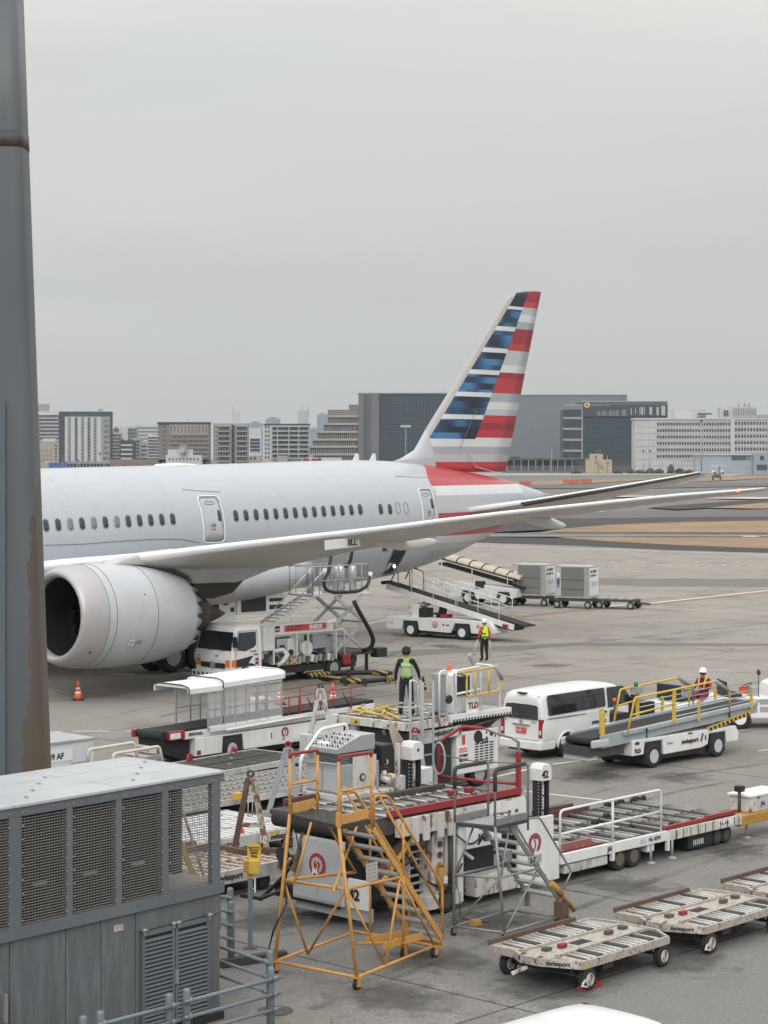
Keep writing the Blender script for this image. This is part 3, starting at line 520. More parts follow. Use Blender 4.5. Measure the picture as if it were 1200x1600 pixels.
BUSH = ((1048, 12, 10), (1030, 14, 5), (1062, 14, 6), (1078, 16, 4), (1102, 14, 5), (1130, 18, 4), (1155, 14, 4), (1001, 16, 4), (965, 14, 4), (985, 10, 5), (1016, 12, 6), (900, 16, 3))
for i, (px, wp, hp) in enumerate(BUSH):
    lab = ['dense grey scrub bush at the foot of the white block', 'low ragged scrub right of the beige hut', 'sparse winter scrub under the light masts', 'thin scrub clump before the annex wall'][i % 4]
    o = shrub(0, 0, wp * k_, hp * k_ * 1.6, SHR, 260); o.name = 'scrub_bush'; o.location = ((px - 600) * k_, 1165, 0); tag(o, lab + ', %s bush of the row' % ORD[sorted(q_[0] for q_ in BUSH).index(px)], 'bush', 'scrub bushes along the far fence')
# masts
def mast(px, ytop, Y, r_, lab, heads=0):
    t = thing('light_mast', lab, 'lamp post', ((px - 600) * Y / F, Y, 0), 0, 'masts across the airfield'); z = H + (YH - ytop) * Y / F
    MB().lathe([(r_, 0), (r_ * .6, z)], (0, 0, 0), (0, 0, 1), 8).build('pole', B_GREY, t)
    if heads: MB().b2(-heads, heads, -.2, .2, z - .3, z).build('cross_arm', B_GREY, t); [MB().b2(q * heads - .5, q * heads + .5, -.5, .4, z - .9, z - .2).build('floodlight', B_WHITE, t) for q in (-1, -.35, .35, 1)]
mast(634, 664, 800, .22, 'double headed light mast in front of the blue glass hall', 1.6); mast(1096, 656, 1000, .30, 'tall light mast before the middle of the white block', .6)
POLES = ((992, 704), (1005, 703), (1015.5, 703), (1034, 714), (1053, 712), (1105, 712), (1166, 702), (1199, 653), (935, 703), (949, 712), (862, 702))
for px, yt in POLES: mast(px, yt, 1140, .26, 'thin utility pole along the far perimeter, %s from the left' % ORD[sorted(q_[0] for q_ in POLES).index(px)], .5 if px in (1005, 1015.5, 935) else 0)
for px, yt in ((98, 710), (156, 707), (163, 715), (122, 718)): mast(px, yt, 1150, .2, 'thin grey pole at the foot of the striped hotel, %s from the left' % ORD[[98, 122, 156, 163].index(px)], .4)
# barriers in the far field
for x0, x1, yb, Y in ((811, 830, 757.5, 650), (880, 905, 757.5, 700), (906, 925, 757, 720)):
    t = thing('water_barrier', 'red plastic barrier row in the far field' + (' close behind the tail cone' if x0 == 811 else ', %s of the two further right' % ('nearer' if x0 == 880 else 'farther')), 'barrier', ((x0 - 600) * Y / F, Y, 0), 0, 'red barriers in the far field'); n_ = 4; L = (x1 - x0) * Y / F
    for i in range(n_): MB().prism([(-.0, 0), (L / n_ * .94, 0), (L / n_ * .88, 1.3), (L / n_ * .06, 1.3)], -.35, .35).build('segment', mat('faded_red_plastic', (.50, .12, .08), .7, scale=.5), t).location = (i * L / n_, 0, 0)
# small jet across the field
Y = 800; kk = Y / F; t = thing('business_jet', 'small white twin engine jet seen from behind across the airfield', 'airplane', ((1125 - 600) * kk, Y, 0), 0); JW = WHITEC
def ring(cx, cz, rx, rz, y, n=16): return [(cx + rx * math.cos(2 * math.pi * i / n), y, cz + rz * math.sin(2 * math.pi * i / n)) for i in range(n)]
MB().loft([ring(0, 2.6, .15, .15, 0), ring(0, 2.35, .7, .75, 2), ring(0, 2.1, 1.15, 1.2, 5), ring(0, 2.1, 1.15, 1.2, 14), ring(0, 1.9, .7, .75, 17), ring(0, 1.7, .1, .1, 18.5)]).build('fuselage', mat('jet_grey', (.28, .29, .3), .5), t)
for q in (-1, 1):
    MB().loft([[(q * 1, 7, 1.5), (q * 1, 10.5, 1.5), (q * 1, 10.5, 1.75), (q * 1, 7, 1.75)], [(q * 10.6, 4.5, 2.35), (q * 10.6, 5.6, 2.35), (q * 10.6, 5.6, 2.45), (q * 10.6, 4.5, 2.45)]], False).build('wing', JW, t)
    MB().loft([[(q * .05, .3, 5.6), (q * .05, 2.2, 5.6), (q * .05, 2.2, 5.8), (q * .05, .3, 5.8)], [(q * 3.6, -.2, 5.65), (q * 3.6, .8, 5.65), (q * 3.6, .8, 5.75), (q * 3.6, -.2, 5.75)]], False).build('tailplane', JW, t)
    e_ = MB().lathe([(.35, -.2), (.55, .1), (.72, .9), (.75, 2.2), (.68, 3.0), (.55, 3.1)], (q * 1.75, 3.2, 3.1), (0, 1, 0), 18).build('engine', JW, t); MB().lathe([(.34, -.25), (.34, -.24)], (q * 1.75, 3.2, 3.1), (0, 1, 0), 14).build('exhaust', BLACK, e_)
    MB().b2(q * 1.5 - .12, q * 1.5 + .12, 8, 8.2, .4, 1.6).build('strut', BLACK, t); wheel(t, q * 1.5, 8, .42, .5)
MB().loft([[(-.12, 0, 2.9), (.12, 0, 2.9), (.12, 4.5, 3), (-.12, 4.5, 3)], [(-.08, -.1, 5.7), (.08, -.1, 5.7), (.08, 2, 5.7), (-.08, 2, 5.7)]], False).build('fin', mat('jet_grey', (.28, .29, .3), .5), t)

# ---------------------------------------------------------------- thin winter haze over the whole field
hz_ = MB().b2(-9300, 9300, -400, 11300, -1.5, 190).build('haze', mat('haze_air', (1, 1, 1))); hz_['kind'] = 'stuff'
hm = bpy.data.materials.new('haze_air_volume'); hm.use_nodes = True; hn = hm.node_tree; hn.nodes.clear(); ho = hn.nodes.new('ShaderNodeOutputMaterial'); pv = hn.nodes.new('ShaderNodeVolumePrincipled'); pv.inputs['Color'].default_value = (.86, .90, .94, 1); pv.inputs['Density'].default_value = .00007; pv.inputs['Anisotropy'].default_value = .2; hn.links.new(pv.outputs[0], ho.inputs['Volume']); hz_.data.materials.clear(); hz_.data.materials.append(hm)
# ---------------------------------------------------------------- the airliner
AF = Fr((-15.56, 82.37), 47.35)
plane = thing('airliner', 'wide body twin engine airliner in pale silver with red, white and blue striped tail fin', 'airplane', (*AF.o, 0), AF.a)
ST = [(-34, 5.0, 4.6, .15), (-33.2, 5.9, 3.9, 1.0), (-31.5, 6.9, 3.1, 1.8), (-29, 7.6, 2.6, 2.45), (-26, 7.85, 2.25, 2.8), (-22, 7.95, 2.1, 2.885), (-10, 8.08, 2.2, 2.885), (0, 8.25, 2.35, 2.885), (5, 8.33, 2.42, 2.885), (10, 8.41, 2.5, 2.885), (14, 8.48, 2.56, 2.885), (17, 8.55, 2.6, 2.885),
      (19, 8.59, 2.63, 2.87), (21, 8.61, 2.72, 2.82), (23, 8.57, 2.92, 2.68), (25.5, 8.42, 3.3, 2.38), (27.8, 8.15, 3.8, 1.98), (30.4, 7.85, 4.58, 1.48), (32.2, 7.6, 5.2, 1.08), (34.0, 7.22, 5.9, .62), (35.2, 6.95, 6.4, .3), (35.9, 6.75, 6.62, .08)]
def sec(t):
    for a, b in zip(ST, ST[1:]):
        if a[0] <= t <= b[0]:
            k = (t - a[0]) / (b[0] - a[0]); return tuple(a[i] + (b[i] - a[i]) * k for i in (1, 2, 3))
    return ST[-1][1:] if t > 0 else ST[0][1:]
def surf(t, z, off=0.0):
    zt, zb, b = sec(t); zc = (zt + zb) / 2; h = (zt - zb) / 2; q = max(-.999, min(.999, (z - zc) / h)); c = math.sqrt(1 - q * q)
    nrm = Vector((0, -c / b, q / h)).normalized(); return Vector((t, -b * c, z)) + nrm * off
def fus(px, py):
    s = 2.5
    for _ in range(12):
        t, _y, z = AF.y(px, py, -s); s = max(.2, -surf(t, z).y)
    return t, z
def clr_ramp(n, l, src, stops, div):
    mr = n.new('ShaderNodeMath'); mr.operation = 'DIVIDE'; l.new(src, mr.inputs[0]); mr.inputs[1].default_value = div
    r = n.new('ShaderNodeValToRGB'); l.new(mr.outputs[0], r.inputs[0]); r.color_ramp.interpolation = 'CONSTANT'; el = r.color_ramp.elements
    el[0].position = 0; el[0].color = (*stops[0][1], 1); el.remove(el[1])
    for p_, c_ in stops[1:]: x = el.new(p_ / div); x.color = (*c_, 1)
    return r.outputs[0]
def math_(n, l, op, a, b=None):
    x = n.new('ShaderNodeMath'); x.operation = op
    for i, v in enumerate((a, b)):
        if v is None: continue
        if hasattr(v, 'links'): l.new(v, x.inputs[i])
        else: x.inputs[i].default_value = v
    return x.outputs[0]
def mixc(n, l, a, b, fac):
    x = n.new('ShaderNodeMix'); x.data_type = 'RGBA'
    if hasattr(fac, 'links'): l.new(fac, x.inputs[0])
    else: x.inputs[0].default_value = fac
    for v, i in ((a, 6), (b, 7)):
        if hasattr(v, 'links'): l.new(v, x.inputs[i])
        else: x.inputs[i].default_value = (*v, 1)
    return x.outputs[2]
SILVER = (.455, .485, .52); AW = (.62, .63, .64); AG1 = (.46, .475, .50); AG2 = (.36, .375, .41); AR = (.44, .032, .042); ARD = (.31, .02, .034); ARL = (.52, .05, .06)
def paintbase(name, rough=.3):
    m = bpy.data.materials.new(name); m.use_nodes = True; n = m.node_tree.nodes; l = m.node_tree.links; b = n['Principled BSDF']
    b.inputs['Roughness'].default_value = rough; b.inputs['Coat Weight'].default_value = .25; b.inputs['Coat Roughness'].default_value = .15
    tc = n.new('ShaderNodeTexCoord'); sp = n.new('ShaderNodeSeparateXYZ'); l.new(tc.outputs['Object'], sp.inputs[0])
    nz = n.new('ShaderNodeTexNoise'); nz.inputs['Scale'].default_value = .35; nz.inputs['Detail'].default_value = 6; l.new(tc.outputs['Object'], nz.inputs[0])
    return m, n, l, b, sp, nz, tc
m, n, l, b, sp, nz, tc = paintbase('silver_mica_livery')
X_, Z_ = sp.outputs[0], sp.outputs[2]
bands = clr_ramp(n, l, Z_, [(0, AG2), (4.15, AG1), (4.5, AW), (4.85, AR), (5.98, AG1), (6.45, (.41, .43, .46)), (6.85, AW), (7.33, AR)], 10.0)
edge = math_(n, l, 'GREATER_THAN', math_(n, l, 'SUBTRACT', X_, math_(n, l, 'MULTIPLY', math_(n, l, 'POWER', math_(n, l, 'MAXIMUM', math_(n, l, 'SUBTRACT', Z_, 7.5), 0.0), 2.0), 1.4)), 24.15)
tailend = math_(n, l, 'LESS_THAN', X_, 32.9); fac = math_(n, l, 'MULTIPLY', edge, tailend)
base = mixc(n, l, SILVER, (.43, .46, .50), nz.outputs[0])
base = mixc(n, l, base, bands, fac)
# faint frame joints every few metres
j = math_(n, l, 'LESS_THAN', math_(n, l, 'ABSOLUTE', math_(n, l, 'SUBTRACT', math_(n, l, 'MODULO', math_(n, l, 'ADD', X_, 60.0), 5.4), 2.0)), .012)
base = mixc(n, l, base, (.3, .31, .33), math_(n, l, 'MULTIPLY', j, .6))
for zz in (7.55, 6.72, 5.45, 4.3, 3.5):
    j = math_(n, l, 'LESS_THAN', math_(n, l, 'ABSOLUTE', math_(n, l, 'SUBTRACT', math_(n, l, 'SUBTRACT', Z_, math_(n, l, 'MULTIPLY', X_, .0163)), zz)), .006); base = mixc(n, l, base, (.3, .31, .33), math_(n, l, 'MULTIPLY', j, .35))
st_n = n.new('ShaderNodeTexNoise'); st_m = n.new('ShaderNodeMapping'); st_m.inputs['Scale'].default_value = (1.6, 1, .18); l.new(tc.outputs['Object'], st_m.inputs[0]); l.new(st_m.outputs[0], st_n.inputs[0]); st_n.inputs['Scale'].default_value = 1.8; st_n.inputs['Detail'].default_value = 8
st_r = n.new('ShaderNodeMapRange'); l.new(st_n.outputs[0], st_r.inputs[0]); st_r.inputs[1].default_value = .55; st_r.inputs[2].default_value = .8; st_r.inputs[4].default_value = .35; base = mixc(n, l, base, (.34, .34, .34), st_r.outputs[0]); l.new(base, b.inputs['Base Color']); FUSM = m
mb = MB(); N = 56; rings = []
ts = sorted(set([s_[0] for s_ in ST] + [x * 1.0 for x in range(-33, 36)]))
for t in ts:
    zt, zb, bw = sec(t); zc = (zt + zb) / 2; h = (zt - zb) / 2; rings.append([(t, bw * math.sin(2 * math.pi * i / N), zc + h * math.cos(2 * math.pi * i / N)) for i in range(N)])
mb.loft(rings).build('fuselage', FUSM, plane)
SILV = mat('silver_paint', SILVER, .32, dirt=.05, dcol=(.4, .42, .44), scale=.6); UNDER = mat('wing_underside_grey', (.52, .51, .485), .5, dirt=.2, dcol=(.25, .24, .22), scale=.4)
LEW = mat('leading_edge_white', (.80, .81, .82), .28, .1, scale=.5); NACW = mat('nacelle_paint', (.50, .52, .545), .35, dirt=.12, dcol=(.42, .43, .44), scale=.8); LIP = mat('inlet_lip_metal', (.44, .43, .435), .42, .3, dirt=.1, scale=.5)
SEAM = mat('panel_seam', (.16, .165, .17), .7); DOORL = mat('door_outline_white', (.82, .83, .84), .4)
def patch(poly, off, m, name, parent=plane, thick=.02):
    """a thin plate that follows the fuselage skin; poly lists (t, z)"""
    top = [surf(t, z, off) for t, z in poly]; bot = [surf(t, z, off - thick) for t, z in poly]; n_ = len(poly); ct = sum((Vector(v) for v in top), Vector()) / n_
    tc_, zc_ = sum(p[0] for p in poly) / n_, sum(p[1] for p in poly) / n_; c = surf(tc_, zc_, off)
    mid = [surf((t + tc_) / 2, (z + zc_) / 2, off) for t, z in poly]
    fs = [(i, (i + 1) % n_, 2 * n_ + 1 + (i + 1) % n_, 2 * n_ + 1 + i) for i in range(n_)] + [(2 * n_ + 1 + i, 2 * n_ + 1 + (i + 1) % n_, 2 * n_) for i in range(n_)] + [(i, (i + 1) % n_, n_ + (i + 1) % n_, n_ + i) for i in range(n_)]
    mb = MB(); mb.add(top + bot + [c] + mid, fs, True); return mb.build(name, m, parent)
def rrect(t0, t1, z0, z1, r=.18, k=4):
    o = []
    for cx, cz, a0 in ((t1 - r, z1 - r, 0), (t0 + r, z1 - r, 90), (t0 + r, z0 + r, 180), (t1 - r, z0 + r, 270)):
        for i in range(k + 1): a = R(a0 + 90 * i / k); o.append((cx + r * math.cos(a), cz + r * math.sin(a)))
    return o
WINM = mat('cabin_window', (.045, .047, .052), .25, scale=3); WINL = mat('cabin_window_shaded', (.20, .205, .215), .3, scale=3)
pal = [0] * 12; lights = {2, 4, 6, 3}
for i in list(range(-22, 12)) + list(range(17, 31)):
    t = i * .6096; z = 6.03 + .0163 * t
    f = patch(rrect(t - .17, t + .17, z - .275, z + .275, .165), .010, mat('window_surround', (.36, .38, .40), .5), 'window_frame'); f.name = 'window'
    patch(rrect(t - .13, t + .13, z - .235, z + .235, .125), .016, WINL if (i in (2, 4, 6) or rnd.random() < .12) else WINM, 'pane', f)
for px in (594.5, 609): t, z = fus(px, 795); f = patch(rrect(t - .17, t + .17, z - .275, z + .275, .165), .010, MATS['window_surround'], 'window'); patch(rrect(t - .13, t + .13, z - .235, z + .235, .125), .016, WINM, 'pane', f)
def outline(pts, off, r, m, name, parent=plane, closed=True): return MB().tube([surf(t, z, off) for t, z in pts], r, 5, closed).build(name, m, parent)
for px in (622, 634.5): t, z = fus(px, 794); outline(rrect(t - .15, t + .15, z - .26, z + .26, .145), .004, .014, SEAM, 'window_plug')
def dens(poly, k=3):
    o = []
    for a, b_ in zip(poly, poly[1:] + poly[:1]):
        for i in range(k): o.append((a[0] + (b_[0] - a[0]) * i / k, a[1] + (b_[1] - a[1]) * i / k))
    return o
for (t0, t1, z0, z1) in ((8.42, 9.62, 5.06, 7.06), (22.85, 23.9, 5.35, 7.22), (-8.6, -7.4, 4.9, 6.85)):
    d = patch(dens(rrect(t0, t1, z0, z1)), .008, FUSM if t0 > 20 else SILV, 'door'); outline(dens(rrect(t0, t1, z0, z1)), .012, .030, DOORL, 'door_surround', d); outline(dens(rrect(t0 + .05, t1 - .05, z0 + .05, z1 - .05)), .012, .010, SEAM, 'door_seam', d)
    tw = t1 - .22; zw = z0 + 1.15; patch(rrect(tw - .09, tw + .09, zw - .24, zw + .24, .085), .02, WINM, 'door_window', d); tm = (t0 + t1) / 2
    patch(rrect(tm - .2, tm + .12, zw - .48, zw - .28, .09), .018, mat('handle_recess', (.32, .33, .35), .5), 'door_handle', d); patch([(tm - .06, zw - .42), (tm + .03, zw - .42), (tm - .015, zw - .33)], .024, BLACK, 'handle_mark', d); outline(rrect(tm - .28, tm + .22, z1 - .36, z1 - .24, .055), .012, .010, SEAM, 'door_latch_panel', d); patch(rrect(tm - .15, tm + .1, z0 + .55, z0 + .60, .02), .018, REDB, 'door_placard', d)
op = [fus(*p) for p in ((615, 855), (624, 853.5), (635, 853), (632, 864), (626, 875), (618, 887), (611, 894), (598, 897), (607, 877))]
cd = patch(op, .03, BLACK, 'cargo_opening', thick=.05); outline(op, .03, .035, mat('cargo_frame', (.2, .2, .2), .5), 'opening_frame', cd)
p_ = surf(*fus(614.5, 882.5), .1); MB().lathe([(.05, -.05), (.09, 0), (.05, .05)], p_, (0, -1, 0), 10).build('lamp', emis('lit_lamp', (1, .98, .92), 3.0), cd)
outline([fus(285, 765), fus(310, 767), fus(345, 769)], .004, .012, SEAM, 'antenna_seam', closed=False); outline([fus(618, 744), fus(640, 745.5), fus(668, 746)], .004, .012, SEAM, 'panel_seam', closed=False)
outline(dens([fus(675, 812), fus(681, 790), fus(680, 770), fus(676, 752)], 2)[:7], .004, .012, SEAM, 'panel_seam', closed=False)
outline([fus(70, 852), fus(130, 850), fus(180, 846), fus(230, 843), fus(280, 842), fus(312, 848)], .01, .012, SEAM, 'fairing_edge', closed=False)
def skin_text(body, px, py, size, m, squash=1.0):
    t, z = fus(px, py); o = text(body, size, m, plane, (0, 0, 0), (0, 0, 0), squash=squash, bold=.01); me = o.data
    for v in me.vertices: v.co = surf(t + v.co.x, z + v.co.y, .014 + v.co.z)
    return o
skin_text('N830AN', 583, 851, .62, TEXTD); skin_text('8LL', 597, 861, .26, TEXTD)
for k in range(5):
    t, z = fus(566, 851.5); patch([(t, z + k * .045), (t + .62, z + k * .045), (t + .62, z + k * .045 + .03), (t, z + k * .045 + .03)], .012, REDB if k % 2 == 0 else WHITEC, 'flag_stripe')
patch([(t, z + .11), (t + .22, z + .11), (t + .22, z + .24), (t, z + .24)], .02, mat('flag_blue', (.05, .08, .3), .5), 'flag_canton')
# wing to body fairing
rings = []
for t in [x * .8 for x in range(-14, 20)]:
    k = max(0, 1 - ((t - 2) / 13.2) ** 2) ** .5; b_ = 2.75 + .6 * k; z0, z1 = 2.7 - .75 * k, 4.7
    zc = (z0 + z1) / 2; h = (z1 - z0) / 2; rings.append([(t, b_ * math.copysign(abs(math.sin(2 * math.pi * i / 32)) ** .8, math.sin(2 * math.pi * i / 32)), zc + h * math.copysign(abs(math.cos(2 * math.pi * i / 32)) ** .9, math.cos(2 * math.pi * i / 32))) for i in range(32)])
MB().loft(rings).build('belly_fairing', mat('belly_grey', (.50, .52, .54), .4, dirt=.2, dcol=(.3, .3, .3), scale=.6), plane)
# fin
FINP = [(23.2, 8.45), (24.2, 8.68), (25.2, 9.1), (25.55, 9.5), (26.1, 10.18), (32.45, 17.05), (32.8, 17.32), (33.3, 17.48), (34.1, 17.6), (35.45, 17.72), (34.85, 15.9), (32.15, 7.2)]
m, n, l, b, sp, nz, tc = paintbase('fin_livery', .4); X_, Z_ = sp.outputs[0], sp.outputs[2]
zv = lambda v: 18.77 - v * .0085
seq = [(1500, ARD), (1265, AR), (1210, AG1), (1165, AG2), (1120, AW), (1068, AR), (1020, ARD), (975, AR), (930, AG1), (885, AW), (840, AG2), (790, AR), (700, ARD), (655, AW), (610, AG1), (520, AR), (475, ARD), (385, AG2), (340, AW), (295, AG1), (250, ARL), (205, ARD)]
rt = clr_ramp(n, l, Z_, [(0, ARD)] + [(zv(v0), c) for v0, c in ((1265, ARD), (1265, AR), (1210, AG1), (1165, AG2), (1120, AW), (1068, AR), (1020, ARD), (975, AR), (930, AG1), (885, AW), (840, AG2), (790, AR), (700, ARD), (655, AW), (610, AG1), (520, AR), (475, ARD), (385, AG2), (340, AW), (295, AG1), (250, ARL), (205, ARD))], 20.0)
low = [(0, ARD), (zv(1265), AR), (zv(1210), AG1), (zv(1165), AG2), (zv(1120), AW)]
K = (1, 1, 1); Wt = (0, 0, 0)
msk = clr_ramp(n, l, Z_, [(0, Wt), (zv(1070), K), (zv(955), Wt), (zv(930), K), (zv(814), Wt), (zv(790), K), (zv(675), Wt), (zv(652), K), (zv(537), Wt), (zv(512), K), (zv(400), Wt), (zv(378), K), (zv(265), Wt), (zv(245), K)], 20.0)
lf = clr_ramp(n, l, Z_, low, 20.0)
rows = math_(n, l, 'FLOOR', math_(n, l, 'MULTIPLY', Z_, 3.1)); cv = n.new('ShaderNodeCombineXYZ'); l.new(math_(n, l, 'MULTIPLY', X_, .5), cv.inputs[0]); l.new(math_(n, l, 'MULTIPLY', rows, 7.31), cv.inputs[1])
nb = n.new('ShaderNodeTexNoise'); nb.inputs['Scale'].default_value = 1.0; nb.inputs['Detail'].default_value = .5; l.new(cv.outputs[0], nb.inputs[0])
br = n.new('ShaderNodeValToRGB'); l.new(nb.outputs[0], br.inputs[0]); e2 = br.color_ramp.elements; e2[0].position = .38; e2[0].color = (.006, .012, .03, 1); e2[1].position = .66; e2[1].color = (.045, .19, .38, 1); x2 = e2.new(.5); x2.color = (.012, .045, .11, 1)
left = mixc(n, l, lf, br.outputs[0], msk)
bl = math_(n, l, 'GREATER_THAN', X_, math_(n, l, 'ADD', math_(n, l, 'MULTIPLY', Z_, .586), 29.6 - 9.63 * .586))
body = mixc(n, l, left, rt, bl)
le = math_(n, l, 'LESS_THAN', X_, math_(n, l, 'ADD', math_(n, l, 'MULTIPLY', Z_, .924), 26.1 - 10.18 * .924 + .40))
body = mixc(n, l, body, (.40, .385, .37), le)
dors = math_(n, l, 'LESS_THAN', X_, math_(n, l, 'ADD', math_(n, l, 'MULTIPLY', Z_, -.25), 26.2 + 9.4 * .25)); body = mixc(n, l, body, SILVER, dors)
l.new(body, b.inputs['Base Color'])
def fin_le(z):
    P = FINP[:10]
    for a, c in zip(P, P[1:]):
        if a[1] <= z <= c[1]: return a[0] + (c[0] - a[0]) * (z - a[1]) / (c[1] - a[1])
    return P[0][0] if z < P[0][1] else P[-1][0]
rings = []; zs = [8.0, 8.3, 8.5, 8.7, 8.9, 9.1, 9.4, 9.75, 10.1, 10.5, 11.5, 12.5, 13.5, 14.5, 15.5, 16.3, 17.02, 17.2, 17.35, 17.47, 17.58, 17.66]
prof = [(0, 0), (.012, .35), (.04, .6), (.1, .85), (.25, 1), (.5, .85), (.8, .4), (1, .04)]
for z in zs:
    a = fin_le(z) if z > 8.45 else 24.6; te = 32.15 + (z - 7.2) * (35.45 - 32.15) / 10.5; c = max(te - a, .05); th = min(.34, c * .05) * (1 if z > 9.5 else 1)
    up = [(a + q * c, -w_ * th, z) for q, w_ in prof]; dn = [(a + q * c, w_ * th, z) for q, w_ in reversed(prof[1:])]; rings.append(up + dn)
MB().loft(rings).build('tail_fin', m, plane)
MB().tube([(29.0, -.34, 8.28 + .6), (29.6, -.32, 8.15 + .1), (32.0, -.2, 7.86)], .02, 5).build('rudder_seam', SILV, plane)
MB().tube([(28.3 + .0, -.36, 9.2), (29.6, -.37, 11.2)], .012, 5).build('fin_seam', SEAM, plane)
# horizontal tail and wings
def airfoil(le, c, inc, th, y, nose=1.0):
    up = [(0, 0), (.006, .16), (.025, .30), (.07, .44), (.2, .55), (.4, .54), (.65, .36), (.85, .16), (1, .03)]; dn = [(.85, -.12), (.6, -.36), (.35, -.56), (.12, -.56), (.03, -.38), (.006, -.18)]
    o = []
    for q, w_ in up + dn:
        x = q * c; z = w_ * th * c; o.append((le[0] + x * math.cos(inc) + z * math.sin(inc), y, le[1] - x * math.sin(inc) + z * math.cos(inc)))
    return o
def flying_surface(name, secs, mU, side=-1, extra=None):
    rings = [airfoil((t, z), c, inc, th, side * s_) for s_, t, z, c, inc, th in secs]; mb = MB(); mb.loft(rings, True); n_ = 15
    mb.use(UNDER)
    k = 0; cnt = (len(rings) - 1) * n_
    for i in range(cnt):
        if 8 <= i % n_ <= 13: mb.mi[i] = 1
    return mb.build(name, mU, plane)
def le_strip(secs, side, q1=.07, m=LEW, name='leading_edge', q2=.03, o=.012):
    mb = MB(); rings = []
    for s_, t, z, c, inc, th in secs:
        pts = [(-.004, -.03), (-.002, .12), (.008, .22), (.025, .33), (q1, .42), (q1, .36), (.05, 0), (q2, -.34), (q2 * .35, -.2)]
        rings.append([(t + (q * c) * math.cos(inc) + w_ * th * c * math.sin(inc) - o, side * s_, z - q * c * math.sin(inc) + w_ * th * c * math.cos(inc) + (o if w_ > 0 else -o)) for q, w_ in pts])
    mb.loft(rings, True); return mb.build(name, m, plane)
ZL = [(2.0, 4.25), (5, 4.6), (7.59, 4.98), (10.34, 5.25), (11.97, 5.48), (15.16, 5.89), (18.29, 6.29), (21.34, 6.75), (24.32, 7.11), (27.24, 7.46), (29.2, 7.62), (30.0, 7.69)]
def zl(s_):
    for a, c in zip(ZL, ZL[1:]):
        if a[0] <= s_ <= c[0]: return a[1] + (c[1] - a[1]) * (s_ - a[0]) / (c[0] - a[0])
    return ZL[-1][1]
def wsec(s_):
    t = -5.5 + (s_ - 2.9) * .56
    cs = [(2, 12.6), (5, 10.6), (8, 8.6), (10.5, 7.3), (15, 4.9), (20, 3.2), (25, 2.2), (28, 1.6), (29.4, 1.0), (30.05, .35)]
    for a, c in zip(cs, cs[1:]):
        if a[0] <= s_ <= c[0]: ch = a[1] + (c[1] - a[1]) * (s_ - a[0]) / (c[0] - a[0]); break
    return (s_, t, zl(s_) - .36 * ch * .078, ch, R(5) if s_ < 9 else R(5 - (s_ - 9) * .04), .085 if s_ < 8 else .075)
WS = [wsec(s_) for s_ in (2, 3.5, 5, 7, 9, 10.5, 12, 14, 16, 18, 20, 22, 24, 26, 27.5, 28.6, 29.4, 30.0)]
